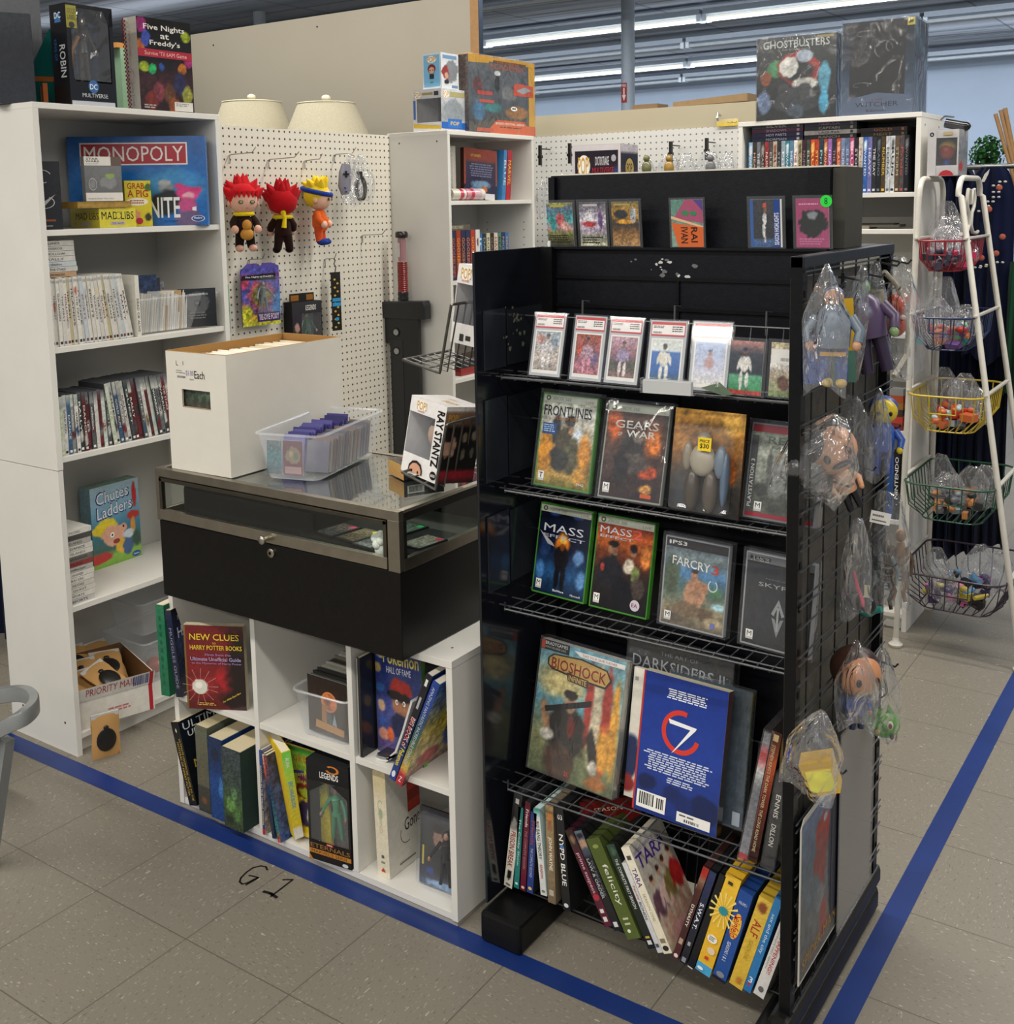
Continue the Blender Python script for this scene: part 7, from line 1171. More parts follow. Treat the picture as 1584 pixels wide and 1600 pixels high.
M().lathe([(.0234, .085), (.0234, .092)], (0, 0, 0), 'b83050', GLOSS, 16, 'x').build('band', t, smooth=True)
BR5 = [('1f2a4a', 'c8642a'), ('9a3420', 'e0a03a'), ('1e2748', 'd8823a'), ('232c50', 'd8823a'), ('a83a24', 'e8b04a')]
y = X(703, 430); dy = (X(748, 430)-y)/6
for k in range(6):
    b = M(); cc, tc = BR5[k] if k < 5 else ('2a5ab0', 'e0e6f0'); b.box(0, dy*.92, 0, .13, 0, .192, cc, MATTE)
    sp = dict(g=[cc, cc], n=.12, o=[('t', 'GOOSEBUMPS', .2, .06, .78, .85, tc, 1)]) if k < 5 else dict(g=[(0, '1f4aa0'), (.5, '2a5ab8'), (.55, 'd8d8d4'), (1, 'd8d8d4')], b=[(.5, .74, .25, .09, '6a4a3a', .3)], n=.04, o=[('t', 'SERIES', .25, .15, .7, .45, 'dce4f0', 1, False)])
    b.art((0, 0, 0), (1, 0, 0), (0, 0, 1), dy*.92, .192, sp); single(b, 'paperback_book', ['navy paperback with orange lettering, leftmost on the middle bookcase row', 'rust red paperback with yellow lettering, second in the row', 'navy paperback, third in the middle bookcase row', 'navy paperback, fourth in the middle bookcase row', 'rust red paperback, fifth in the middle bookcase row', 'blue paperback with a white photo panel on its spine'][k], 'book', (-.18, y+k*dy, 1.2355), 90, 'paperbacks in the middle bookcase')
y = X(749, 430)
for k, (cc, tc, nm) in enumerate([('2f6aa8', 'c8dcec', 'bright blue'), ('1d2a2e', '8a9a9a', 'black'), ('c9c2a8', '3a3a30', 'cream'), ('2a211c', '8a7a6a', 'dark brown'), ('d0c4b4', '8a2a2a', 'beige with red letters'), ('55786a', '1c2a24', 'sea green'), ('24324a', '8a9ab0', 'dark navy'), ('3a6aa8', 'c8a04a', 'blue and gold')]):
    w_ = (X(796, 430)-y)/8 if k == 0 else w_; b = M().box(0, w_*.92, 0, .13, 0, .175, cc, MATTE).art((0, 0, 0), (1, 0, 0), (0, 0, 1), w_*.92, .175, dict(g=[cc, cc], n=.15, o=[('t', ['ICE', 'DARK', 'ROBIN', 'GAME', 'HAWK', 'BEAST', 'NIGHT', 'GOLD'][k], .2, .35, .75, .9, tc, 1)])); single(b, 'paperback_book', nm+' small book in the right half of the middle bookcase row', 'book', (-.19, y+k*w_, 1.2355), 90, 'paperbacks in the middle bookcase')
m = M().box(0, .13, 0, .10, 0, .022, '55524c', MATTE).art((0, 0, 0), (1, 0, 0), (0, 0, 1), .13, .022, dict(g=['5a564e', '5a564e'], n=.05, o=[('t', 'WORD MAPS', .03, .25, .65, .8, 'c8c4a8')])); single(m, 'board_game_box', 'flat grey box with pale lettering lying on the paperbacks', 'box', (-.182, X(701, 368), 1.428), 90)
M_ = ['8a2020', '1c1c1e', '3a2a20']
for k in range(3): single(M().box(0, .3, 0, .2, 0, .03, M_[k], GLOSS), 'flat_box', ['dark red flat box low in the middle bookcase', 'black flat box low in the middle bookcase', 'brown flat box low in the middle bookcase'][k], 'box', (-.20, 2.10, .8505+k*.031), 90)
# boxes on top of the middle bookcase
zt = 1.8075
def topbox(lab, pl, pc, pr, y, z, h_, fr, rt, win=(.14, .22, 1, .78), **k):
    a, b = at(pl, 200, 'y', y).x, at(pc, 200, 'y', y).x; d_ = at(pr, 200, 'x', b).y-y
    return popbox(lab, ((a+b)/2, y, z), 0, 0, 0, b-a, d_, h_, fr, rt, dict(g=['c8c6c4', 'd0cecc'], n=.03), win, **k)
a = at(690, 203, 'y', 2.03); h1 = at(690, 117, 'y', 2.03).z-a.z
topbox('white toy box with wide clear windows, lower one on the middle bookcase', 646, 690, 729, 2.03, zt, .160, dict(g=['c8c8cc', 'd0d0d4'], o=POP(.06, .80, .3, .94)+[('r', .34, .86, .72, .92, '9a9060'), ('r', .76, .84, .92, .94, '3a3a3a'), ('p', [(.02, .10), (.98, .04), (.98, .12), (.02, .2)], 'c8a83a'), ('r', .02, .3, .10, .75, '4a6aa8')]), dict(g=['c4c4c8', '8a9098', 'b0b4b8', 'c8c8cc'], n=.1, b=[(.5, .5, .4, .28, '8a9298', .3)], o=POP(.08, .80, .3, .94)+[('r', .34, .82, .92, .94, 'a8a070'), ('r', .0, .06, 1, .22, '1f5aa8'), ('r', .25, .09, .8, .3, '2a6ab8'), ('t', 'POP', .35, .15, .7, .24, 'd8b84a')]), hf=False)
topbox('blue and white toy box with a red-haired figure, upper one on the stack', 663, 691, 718, 2.045, zt+.1605, .135, dict(g=['5a9ad0', 'a8d0e8'], n=.1, o=[('r', 0, 0, 1, 1, 'd4dce4'), ('r', .06, .06, .94, .94, '7ab8e0')]+POP(.25, .74, .75, .90)+[('e', .5, .56, .22, .13, '7a2a24'), ('e', .5, .52, .15, .09, 'dca890'), ('r', .38, .28, .62, .42, '2a2a30'), ('e', .42, .52, .03, .02, '141414'), ('e', .58, .52, .03, .02, '141414'), ('r', .4, .17, .6, .2, '5a8a3a')]), dict(g=['d0d4d8', 'c8ccd0'], n=.05, b=[(.6, .5, .4, .32, '7a7f84', .2), (.25, .45, .22, .2, '8a3028', .3), (.3, .38, .12, .1, 'c89a84', .3), (.3, .2, .15, .08, '22222a', .4)], o=[('r', .1, .84, .9, .94, '6a8ab0'), ('r', .6, .04, .95, .12, '6a8ab0')]), win=(0, 0, .005, .005), hf=False)
c, w_ = bx(734, 832, -.19, 205)
t = card_box('figure_box', 'large yellow and orange window box with white figure and tools on the middle bookcase', 'figure box', (-.185, c, zt), 88, w_, .300, .085, dict(g=[(0, '2f3438'), (.5, '4a5054'), (1, '55585c')], b=[(.42, .66, .04, .14, '16161a', .3), (.42, .80, .05, .035, 'c8c8c4', .3), (.7, .30, .2, .1, '9a6a30', .4), (.35, .34, .15, .08, '2f7a7a', .5), (.6, .55, .16, .1, '6a6a68', .5), (.14, .3, .1, .14, '3a6a8a', .4), (.14, .62, .08, .12, '5a2a24', .5)], n=.2,
    o=[('r', 0, .94, 1, 1, 'c8961f'), ('r', .90, 0, 1, 1, 'd09c20'), ('p', [(.0, .9), (.0, .97), (.3, .97), (.3, .92)], 'c8961f'), ('r', .36, .93, .86, .965, '6a3a14'), ('t', 'MY HERO', .42, .93, .74, .955, 'b86a20'), ('t', 'ACADEMIA', .30, .85, .82, .92, 'b5541c'), ('p', [(.30, .0), (1, 0), (1, .13), (.86, .13), (.82, .185), (.40, .185), (.34, .12), (.30, .08)], 'd2511c'), ('t', 'SPORTS FESTIVAL ARENA', .38, .125, .82, .155, 'f0e8e0'), ('para', .42, .08, .78, .105, '2a1a14', 1, 1), ('p', [(.66, .53), (.97, .53), (.97, .68), (.70, .70), (.66, .66)], 'c8481f'), ('p', [(.70, .60), (.84, .66), (.94, .62), (.80, .56)], '9aa4a8'), ('r', .12, .50, .34, .55, 'b83a24'), ('r', .14, .40, .36, .44, 'c4462a'), ('r', .1, .02, .34, .07, 'b83a24'), ('e', .66, .35, .05, .03, 'e8e8e4'), ('e', .645, .352, .012, .012, '141414'), ('e', .675, .352, .012, .012, '141414')]),
    '4a3020', left=dict(g=['3a2a28', '5a4a44'], n=.5), top=dict(g=['c8961f', 'c08a1c'], n=.05), sleeve=True)
# ================================================================== BACK PEGBOARD
for k, (px, py) in enumerate([(845, 240), (891, 237), (1049, 235), (1105, 230)]):
    a = at(px, py, 'y', 2.70); m = M().box(-.006, .006, -.012, .0, -.05, .035, '141414', PLAST).tube([(0, 0, .02), (0, .075, .02)], .003, '1c1c1c', PLAST, 6); m.box(-.009, .009, -.014, .002, -.02, -.008, '101010', PLAST)
    single(m, 'display_clip', 'black hanging clip on the rear pegboard, %s from the left' % ORD[k], 'clip', (a.x, 2.70, a.z))
for k, (px, py, w_, lab) in enumerate([(850, 285, .09, 'limp clear bag hanging at the left end of the rear pegboard'), (882, 275, .10, 'clear bag on the rear pegboard just left of the dark toy box'), (1010, 248, .09, 'small clear bag with an olive toy right of the dark toy box'), (1045, 245, .12, 'clear bag with a tan toy on the rear pegboard'), (1072, 243, .12, 'empty clear bag right of the tan toy bag'), (1107, 240, .13, 'clear bag with a grey toy near the disc bookcase'), (1135, 242, .10, 'clear bag at the right end of the rear pegboard')]):
    a = at(px, py, 'y', 2.68); bag('clear_bag', lab, (a.x, 2.68, a.z+.01), w_, .16, .03, 0, k+20, .6)
for px, cc, lab in ((1045, '9a7a3a', 'small tan toy inside a rear pegboard bag'), (1110, '6a6c6e', 'small grey toy inside a rear pegboard bag'), (1010, '6a6a4a', 'small olive toy beside the dark toy box on the rear pegboard')):
    a = at(px, 262, 'y', 2.66); single(M().ell((0, 0, 0), (.022, .015, .028), cc, PLAST, 12, 8).ell((0, 0, .036), (.014, .013, .014), cc, PLAST, 12, 8), 'small_toy', lab, 'toy', (a.x, 2.66, a.z), smooth=True)
a = at(1125, 180, 'y', 2.775); m = M().tube([(0, 0, 0), (0, -.02, .004), (0, -.03, -.012), (.0, -.02, -.02)], .006, 'd8d8d4', METAL, 8); single(m, 'wall_hook', 'silver hook on the cream board above the rear pegboard', 'hook', (a.x, 2.775, a.z), smooth=True)
a = at(1120, 198, 'y', 2.775); m = M().art((0, 0, 0), (1, 0, 0), (0, 0, 1), .09, .028, dict(g=['d0b030', 'c8bc9c'], n=.05, o=[('ring', .62, .6, .12, .2, '3a3420', .2, 180, 360), ('ring', .82, .6, .12, .2, '3a3420', .2, 180, 360)])); single(m, 'yellow_tape', 'piece of yellow tape with a black squiggle above the rear pegboard', 'tape', (a.x, 2.773, a.z))
for (p0, p1, lab, cc) in (((910, 172), (1032, 166), 'short timber plank lying on top of the cream board', '7a6248'), ((1056, 168), (1172, 150), 'longer timber plank resting at a slant on the cream board', '8a7354')):
    if 'short' in lab: p0 = (993, 172)
    a, b = at(*p0, 'y', 2.83), at(*p1, 'y', 2.83); z0 = 1.906; m = M().hexa([(a.x, 2.80, z0), (b.x, 2.80, max(z0, b.z-.02) if 'long' in lab else z0), (a.x, 2.90, z0), (b.x, 2.90, max(z0, b.z-.02) if 'long' in lab else z0), (a.x, 2.80, z0+.018), (b.x, 2.80, b.z+.01), (a.x, 2.90, z0+.018), (b.x, 2.90, b.z+.01)], cc, MATTE); single(m, 'timber_plank', lab, 'plank')
# dark toy box behind the header board
t = card_box('toy_box', 'white edged toy box with dark printed window face standing behind the header board', 'toy box', (at(932, 300, 'y', .768).x, .768, 1.4375), 6, at(968, 300, 'y', .768).x-at(897, 300, 'y', .768).x, at(930, 226, 'y', .768).z-1.4375, .10,
    dict(g=[(0, '2a1420'), (.5, '3a1a2c'), (1, '161018')], b=[(.3, .45, .2, .14, 'b05a50', .6), (.7, .45, .2, .14, 'a86aa0', .6), (.9, .6, .14, .2, '2a3a70', .6), (.55, .3, .14, .12, 'c8a090', .4), (.55, .38, .15, .08, '241814', .4), (.85, .28, .12, .1, 'c8a090', .4), (.85, .36, .12, .06, '241814', .4)], n=.1, o=[('r', 0, 0, .05, 1, 'cfc8cc'), ('r', .95, 0, 1, 1, 'cfc8cc'), ('r', 0, .94, 1, 1, 'd4ced2')]+POP(.12, .70, .36, .88)+[('t', 'DOCTOR STRANGE', .48, .79, .76, .88, 'd8d4d8'), ('t', 'MULTIVERSE', .42, .71, .86, .77, 'b8283c'), ('e', .86, .86, .05, .035, 'a8a8b0')]), 'cfc8cc',
    right=dict(g=[(0, '7a3a34'), (.6, '6a2a2c'), (.8, '1c1420'), (.9, '1c1420'), (.93, 'cfc8cc'), (1, 'cfc8cc')], b=[(.5, .4, .3, .14, '241418', .3)], n=.1, o=[('e', .5, .76, .24, .1, 'c8a850'), ('t', 'POP', .34, .71, .66, .81, '5a4a2a')]), top=dict(g=['d8d4d6', 'ccc8cc'], n=.05))
# ================================================================== RIGHT BOOKCASE
DV = 'discs in the back right bookcase'
z0 = 1.5435; x0 = .825; x1 = 1.395; cols = [c.split('/') for c in '7aa8c8/e8e8f0 3a3028/c8a080 6a6e74/c8c8cc 3a3430/a8a09c 8a3030/e0d4c8 4a4644/b0a8a0 b8a894/7a2a20 2a2a2e/9a9aa0 8a9aa4/d8e0e4 3a7a8a/d0e4e8 5a7a9a/c8d4e0 d0ccc4/a83028 a89a7a/3a3020 3a2028/8a7a80 3a4038/a8b0a0 b84a28/f0c060 a83a24/f0b850 1f3a44/8ac0c8 8a4028/e8b088 8a5a9a/d8b8e0 2a2a34/a87a80 a84830/e8b08a 6a7a9a/c8d0e0 5a6a8a/a0b0d0 a84a70/f0c8d8 241c20/c8c8c8 b8b0a4/a88070 2f5aa0/c8d8f0 6a6aa0/d0d0e8 2a2a2e/c8c8cc 1c2024/6a7078 4a3a20/d8b040 b8bcc0/5a6068 c4c6c8/2a2a2e 5a4a38/c0b090 4a4444/b04a40 16161a/6a6a70'.split()]
n = len(cols); p = (x1-x0)/n
for i, (cc, tc) in enumerate(cols):
    b = M().box(0, p*.93, 0, .13, 0, .190, cc, MATTE).art((0, 0, 0), (1, 0, 0), (0, 0, 1), p*.93, .190, dict(g=[cc, cc], n=.2, b=[(.5, .85, .5, .1, tc, .6)] if i % 3 == 0 else [], o=[('t', ['WANTED', 'HEAVY', 'THE DAY', 'CASINO', 'NUMBER', 'ELENA', 'RUN', 'STORM', 'Pride'][i % 9], .22, .3, .75, .8, tc, 1), ('r', .2, .03, .8, .07, tc)]), GLOSS, .008)
    single(b, 'dvd_case', 'upright film disc, %s from the left in the back right bookcase' % ORD[i], 'dvd', (x0+i*p, 2.515, z0), 0, DV)
k = 0
for x, w_, L_ in ((.835, .19, [('24243a', 'NORMAN', 'b0b4c8'), ('2a2448', 'HOT PARTS', 'c8c8d8'), ('4a2038', 'SHADOWS', 'a88aa0'), ('33343a', 'SILVER', 'b0b0b4')]), (1.03, .185, [('2a2020', 'RANCH', '8a7a70'), ('b4b2ac', 'LAGUNA', '3a3a5a'), ('2a2a28', 'CAPTAIN', '9a9888'), ('20233a', 'NEBULA', '8a6a90')]), (1.23, .155, [('1c1a18', 'HEIST', '7a6030'), ('2a1c18', 'GOLD', 'a86030')])):
    for j, (cc, tx, tc) in enumerate(L_):
        b = M().box(0, w_, 0, .13, 0, .0145, cc, MATTE).art((0, 0, 0), (1, 0, 0), (0, 0, 1), w_, .0145, dict(g=[cc, cc], n=.1, o=[('t', tx, .28, .2, .68, .8, tc), ('r', .88, .2, .93, .8, tc)]), GLOSS, .008)
        single(b, 'dvd_case', 'film disc lying flat, %s up in the %s pile above the upright row' % (ORD[j], ('left', 'middle', 'right')[k]), 'dvd', (x, 2.520, z0+.1905+j*.0152), 0, 'flat discs above the upright row')
    k += 1
m = M().box(0, .20, 0, .12, 0, .012, '8a8578', MATTE).box(.01, .28, .01, .10, .012, .018, '4a4844', MATTE).box(.20, .30, .005, .11, .006, .014, '6a675e', MATTE); single(m, 'paper_pile', 'small loose pile of papers on the right bookcase shelf', 'papers', (1.06, 2.53, 1.4185), 3)
card_box('board_game_box', 'square grey board game box with wide silver title on the right bookcase', 'board game', (1.000, 2.505, 1.8075), 3, .282, .288, .075,
    dict(g=[(0, '20211f'), (.6, '262826'), (1, '2c2f2c')], b=[(.25, .62, .14, .12, '3a7a4a', .4), (.12, .5, .08, .1, '8a4a2a', .5), (.55, .6, .3, .22, '8a2a22', .2), (.52, .58, .22, .14, '262826', .3), (.42, .62, .13, .13, 'c4c2ba', .2), (.62, .75, .12, .08, '9aa4b0', .3), (.62, .42, .18, .08, 'b8b6ae', .4), (.86, .5, .09, .2, '5a9ab0', .4), (.86, .2, .07, .18, '4a9ab8', .4), (.1, .22, .1, .16, '6a7a98', .4), (.5, .22, .3, .18, '3a3c3e', .4), (.35, .35, .1, .12, '3c3c3c', .4), (.62, .32, .1, .12, '3f4040', .4), (.5, .1, .12, .1, '4a545e', .4)], n=.2, o=[('t', 'GHOSTBUSTERS', .08, .865, .92, .955, 'a4a6a4'), ('t', 'THE BOARD GAME', .32, .83, .68, .85, '8a8c8a'), ('r', .76, .955, .97, .985, '8a7a4a')]), '1d1f22', right=dict(g=['2a343c', '343f48'], n=.2), sleeve=True)
t = thing('figure_box', 'tall blue grey window box with dark window and silver lettering, plastic wrapped', 'figure box', (1.283, 2.51, 1.8075), 2); w_, d_, h_ = .238, .20, .312
m = M().box(-w_/2, w_/2, .002, d_, 0, h_, '202c38', MATTE); m.art((w_/2, 0, 0), (0, 1, 0), (0, 0, 1), d_, h_, dict(g=[(0, '4a5460'), (.5, '2a3a48'), (.75, '5a7080'), (1, '1c2830')], sk=.5, n=.3, b=[(.5, .5, .2, .2, '4a3a44', .6)])); m.build('box_body', t)
M().art((-w_/2, 0, 0), (1, 0, 0), (0, 0, 1), w_, h_, dict(g=[(0, '5a6a84'), (.2, '4a5a70'), (.5, '1f2f40'), (1, '141a22')], n=.1, o=[('r', .11, .20, .88, .99, '1c1d1e'), ('p', [(0, 0), (1, 0), (1, .12), (.88, .20), (.5, .235), (.12, .18), (0, .1)], '56637a'), ('t', 'WITCHER', .20, .085, .80, .135, '2a303c', 0, False), ('t', 'Kikimora', .36, .03, .64, .06, '20242c', 0, False), ('t', 'THE', .42, .15, .58, .17, '7a3a3a', 0, False), ('r', .90, .92, 1.0, 1, 'a89a20'), ('r', .92, .94, .98, .975, '3a3610')])).build('front_print', t)
m = M()
for cx, cz, rx, rz_ in ((.02, .215, .03, .028), (.045, .225, .018, .02), (-.04, .27, .03, .010), (-.05, .10, .03, .008)): m.tube([(cx+rx*math.cos(a), -.001, cz+rz_*math.sin(a)) for a in [k*math.pi/8 for k in range(12)]], .0022, 'ffffff', BAG, 6)
m.build('wrap_crease', t); M().box(-w_/2-.003, w_/2+.003, -.003, d_+.002, 0, h_+.004, 'ffffff', FILM).build('clear_wrap', t)
for z, hs, L_ in ((.7205, .03, ['7a2420', 'b83a2a', '3a2a24', '9a6a2a', 'a84a24', '8a8a8a']),):
    for j, cc in enumerate(L_): single(M().box(0, .13, 0, .16, 0, .024, cc, GLOSS), 'game_box', '%s box from the bottom of the red-brown stack low in the right bookcase' % ORD[j], 'box', (1.27, 2.51, z+j*.0245), 0, 'flat boxes low in the right bookcase')
single(M().box(0, .02, 0, .16, 0, .25, '15161a', GLOSS).box(-.03, 0, .0, .16, 0, .22, '1f4a8a', GLOSS).art((0, 0, 0), (1, 0, 0), (0, 0, 1), .02, .25, dict(g=['15161a', '15161a'], n=.02, o=[('t', 'NINTENDO', .2, .3, .8, .9, 'e8e8ea', 2)])), 'game_box', 'dark box with white sideways lettering low in the right bookcase', 'box', (1.375, 2.512, .4005))
# ================================================================== RIGHT SIDE: hanging bags on the wire grid
FW = Vector(RC[2]); CV = Vector(CAM)
def dep(p): return (Vector(p)-CV).dot(FW)
def pbag(lab, l, r, t_, b, x=1.83, rz=14, thick=.05, seed=0, neck=.25, tilt=0, name='clear_bag'):
    """hanging bag whose real size follows from where it hangs"""
    p = at((l+r)/2, t_, 'x', x); d = dep(p); return bag(name, lab, tuple(p), (r-l)/FPX*d, (b-t_)/FPX*d*.99, thick, rz, seed, neck, tilt=tilt), p, d
def chib(lab, px, py, x, hpx, skin, hair, top, bot, rz=14, lean=0, roll=0, head=.42, extra=None, hairpos=.02):
    """generic small toy figure with an oversized head; root at its feet"""
    p = at(px, py, 'x', x); s = hpx/FPX*dep(p); m = M(); hr = head*s/2
    B = (s-1.9*hr)/.58; S0 = s; s = B
    for sd in (-1, 1): m.tube([(sd*.07*s, 0, .02*s), (sd*.06*s, 0, .2*s), (sd*.05*s, 0, .32*s)], [.045*s, .05*s, .06*s], bot, PLAST, 10); m.tube([(sd*.12*s, 0, .5*s), (sd*.19*s, -.03*s, .4*s), (sd*.17*s, -.08*s, .32*s)], [.045*s, .04*s, .035*s], top, PLAST, 10); m.ell((sd*.165*s, -.09*s, .30*s), (.035*s, .035*s, .04*s), skin, PLAST, 10, 6)
    m.tube([(0, 0, .28*s), (0, 0, .42*s), (0, 0, .54*s), (0, 0, .60*s)], [.12*s, .13*s, .11*s, .05*s], top, PLAST, 14); s = S0
    m.ell((0, 0, s-hr), (hr, hr*.92, hr*.95), skin, PLAST, 22, 14); m.ell((0, hairpos*s+.05*s, s-hr*.85), (hr*1.08, hr*.98, hr*.98), hair, PLAST, 22, 14)
    for sd in (-1, 1): m.ell((sd*hr*.42, -hr*.86, s-hr*1.05), (hr*.13, hr*.08, hr*.18), '1a1412', PLAST, 10, 8)
    if extra: extra(m, s)
    return single(m, 'toy_figure', lab, 'toy figure', tuple(p), rz, None, lean, roll, smooth=True)
for k, (y, z) in enumerate([(.43, 1.385), (.55, 1.385), (.66, 1.385), (.76, 1.40), (.84, 1.40), (.50, 1.03), (.64, 1.03), (.80, 1.08), (.80, .80), (.74, .55), (.83, .58), (.50, .50)]):
    m = M().tube([(-.012, 0, .006), (0, 0, .006), (.032, 0, 0), (.038, 0, .008)], .0022, '2a2a2c', WIRE, 6).box(-.006, .0, -.005, .005, -.012, .014, '17171a', WIRE); single(m, 'grid_hook', 'small black hook clipped on the side grid, %s %s' % (ORD[k % 5], ('along the top rail' if k < 5 else 'among the middle and lower hooks' if k < 10 else 'near the bottom')), 'hook', (1.802, y, z))
chib('blue and grey caped toy figure hanging at the front top of the side grid', 1300, 600, 1.835, 150, 'c89878', '3a4a7a', '6a7886', '2c4a8c', 18, head=.2, extra=lambda m, s: m.tube([(-.12*s, .06*s, .62*s), (-.2*s, .08*s, .35*s), (-.24*s, .08*s, .0)], [.05*s, .10*s, .12*s], '24478f', PLAST, 10).box(-.13*s, .13*s, -.12*s, .1*s, .31*s, .35*s, 'c8963a', PLAST).ell((-.05*s, -.03*s, .02*s), (.06*s, .09*s, .05*s), 'c8a84a', PLAST, 10, 6).ell((.09*s, -.03*s, .02*s), (.06*s, .09*s, .05*s), 'c8a84a', PLAST, 10, 6))
pbag('clear bag around the blue caped figure, front of the top row', 1256, 1328, 412, 618, 1.84, 18, .06, 2, .15)
p = at(1308, 602, 'x', 1.82); d = dep(p); single(M().box(-.020, .020, 0, .003, 0, .145, 'c9a01e', GLOSS).box(-.020, .020, -.001, .0, .0, .055, '4a7a6a', GLOSS), 'backing_card', 'tall yellow card with green foot behind the blue caped figure', 'card', (p.x, p.y+.035, p.z), 20, None, 0, 3)
p = at(1300, 440, 'x', 1.80); single(M().box(-.035, .035, 0, .014, -.035, .004, 'ffffff', CLEAR), 'blister_shell', 'empty clear plastic blister shell near the top rail', 'blister', (p.x, p.y+.07, p.z), 24)
chib('slim purple toy figure with green hair in the second bag of the top row', 1372, 585, 1.82, 150, '8aa878', '3a7a3a', '5a4a6a', '3a3048', 16, roll=12, head=.18)
pbag('clear bag with the green-haired purple figure, second in the top row', 1328, 1372, 415, 592, 1.835, 16, .05, 4, .3, -8)
pbag('cloudy clear pouch with pale yellow filling, third in the top row', 1350, 1386, 408, 536, 1.80, 12, .03, 6, .6)
p = at(1368, 532, 'x', 1.79); single(M().box(-.014, .014, -.006, .006, 0, .10, 'a8a078', GLOSS), 'paper_roll', 'pale yellow folded paper inside the cloudy pouch', 'paper', tuple(p), 12)
m = M().ell((0, 0, .05), (.022, .02, .025), 'b8462a', PLAST, 16, 10).ell((.006, -.004, .012), (.020, .018, .022), 'a83a20', PLAST, 16, 10).ell((.018, -.014, .03), (.008, .006, .005), 'd8a898', PLAST, 10, 6); p = at(1394, 518, 'x', 1.80); single(m, 'toy_creature', 'orange red creature toy visible through the last bag of the top row', 'toy', tuple(p), 14, smooth=True)
pbag('large crumpled bag with a long pale cord, last in the top row', 1376, 1434, 400, 590, 1.815, 12, .06, 9, .5, 5)
q = [at(x_, y_, 'x', 1.80) for x_, y_ in ((1382, 425), (1400, 445), (1412, 475), (1418, 520), (1416, 555), (1396, 588))]; single(M().tube(q, .005, 'b9b4a0', FABRIC, 8), 'white_cord', 'pale cord curving down inside the last bag of the top row', 'cord', smooth=True)
chib('cream-faced toy figure with big black hair and moustache in the largest bag', 1338, 796, 1.835, 148, 'd89f78', '15161a', 'd8a07c', '1c1c20', 35, head=.56, roll=24, hairpos=.05, extra=lambda m, s: m.ell((0, -.25*s, .60*s), (.11*s, .04*s, .03*s), '17171a', PLAST, 14, 8).ell((-.16*s, .02*s, .84*s), (.21*s, .25*s, .2*s), '121216', PLAST, 18, 12))
pbag('largest clear bag of the middle row around the black-haired figure', 1252, 1372, 650, 802, 1.84, 20, .08, 12, .3, -22)
pbag('empty clear bag behind the black-haired figure, middle row', 1298, 1366, 618, 760, 1.80, 14, .03, 14, .4)
chib('yellow-faced toy figure in blue inside the rear bag of the middle row', 1378, 742, 1.815, 122, 'd0b82c', '2a4a9a', '2f55a8', '2a4a9a', 20, head=.34)
pbag('clear bag around the yellow and blue figure at the rear of the middle row', 1354, 1394, 606, 752, 1.82, 14, .05, 16, .2)
p = at(1346, 955, 'x', 1.83); m = M().tube([(-.016, 0, .075), (-.008, -.004, .045), (.004, -.006, .012)], [.003, .004, .005], 'c83050', PLAST, 8).tube([(-.012, 0, .0), (-.018, 0, .02), (-.006, 0, .035)], [.010, .016, .009], '17171c', PLAST, 10).ell((.012, 0, .012), (.014, .012, .016), '1c1c22', PLAST, 12, 8).box(.004, .014, -.008, -.004, .03, .052, 'c8c09a', PLAST); single(m, 'toy_figure', 'small black toy with a pink stripe in the lower front bag', 'toy figure', tuple(p), 14, smooth=True)
pbag('clear bag around the small black and pink toy, lower row', 1316, 1364, 808, 972, 1.835, 14, .05, 18, .45)
for k, (px, py, h_, c1, c2, lab) in enumerate([(1383, 950, 112, '4a3a2c', '6a7a7c', 'brown and grey-blue jointed toy figure in the lower rear bag'), (1404, 938, 120, '8a6a4a', '5a4838', 'tan striped long-armed toy figure beside the brown jointed one')]):
    p = at(px, py, 'x', 1.81); s = h_/FPX*dep(p); m = M(); m.tube([(0, 0, .4*s), (.01*s, 0, .55*s), (0, 0, .78*s)], [.06*s, .09*s, .05*s], c1, PLAST, 10); m.ell((0, -.02*s, .88*s), (.07*s, .07*s, .09*s), c1, PLAST, 12, 8)
    for sd in (-1, 1): m.tube([(sd*.04*s, 0, .42*s), (sd*.09*s, -.03*s, .24*s), (sd*.05*s, 0, .12*s), (sd*.08*s, -.04*s, 0)], [.045*s, .035*s, .03*s, .025*s], c1, PLAST, 9); m.tube([(sd*.07*s, 0, .72*s), (sd*.15*s, -.02*s, .55*s), (sd*.13*s, -.07*s, .36*s)], [.035*s, .03*s, .025*s], c2, PLAST, 9)
    for z in (.3, .4, .5, .6): m.tube([(.08*s*math.cos(a), .08*s*math.sin(a), z*s) for a in [i*math.pi/5 for i in range(10)]], .012*s, c2, PLAST, 5, closed=True)
    single(m, 'toy_figure', lab, 'toy figure', tuple(p), 14, smooth=True)
p = at(1352, 962, 'x', 1.80); single(M().ell((0, 0, .01), (.02, .014, .012), '2a7a74', PLAST, 12, 8).tube([(.0, 0, .01), (.03, -.01, .02)], [.010, .006], '2f8a80', PLAST, 8), 'toy_part', 'teal toy piece at the bottom of the lower rear bag', 'toy', tuple(p), 14, smooth=True)
o_, p, d = pbag('clear bag with a white price label around the brown jointed figures, lower row', 1354, 1424, 768, 962, 1.82, 12, .06, 21, .75)
p = at(1358, 815, 'x', 1.855); single(M().art((0, 0, 0), (1, 0, 0), (0, 0, 1), .034, .022, dict(g=['d8d6d2', 'd8d6d2'], n=.02, o=[('para', .1, .5, .8, .8, '6a6864', 1), ('para', .1, .15, .9, .35, '4a4844', 1)])), 'price_label', 'white printed price label on the lower rear bag', 'label', tuple(p), 12, None, 0, -8)
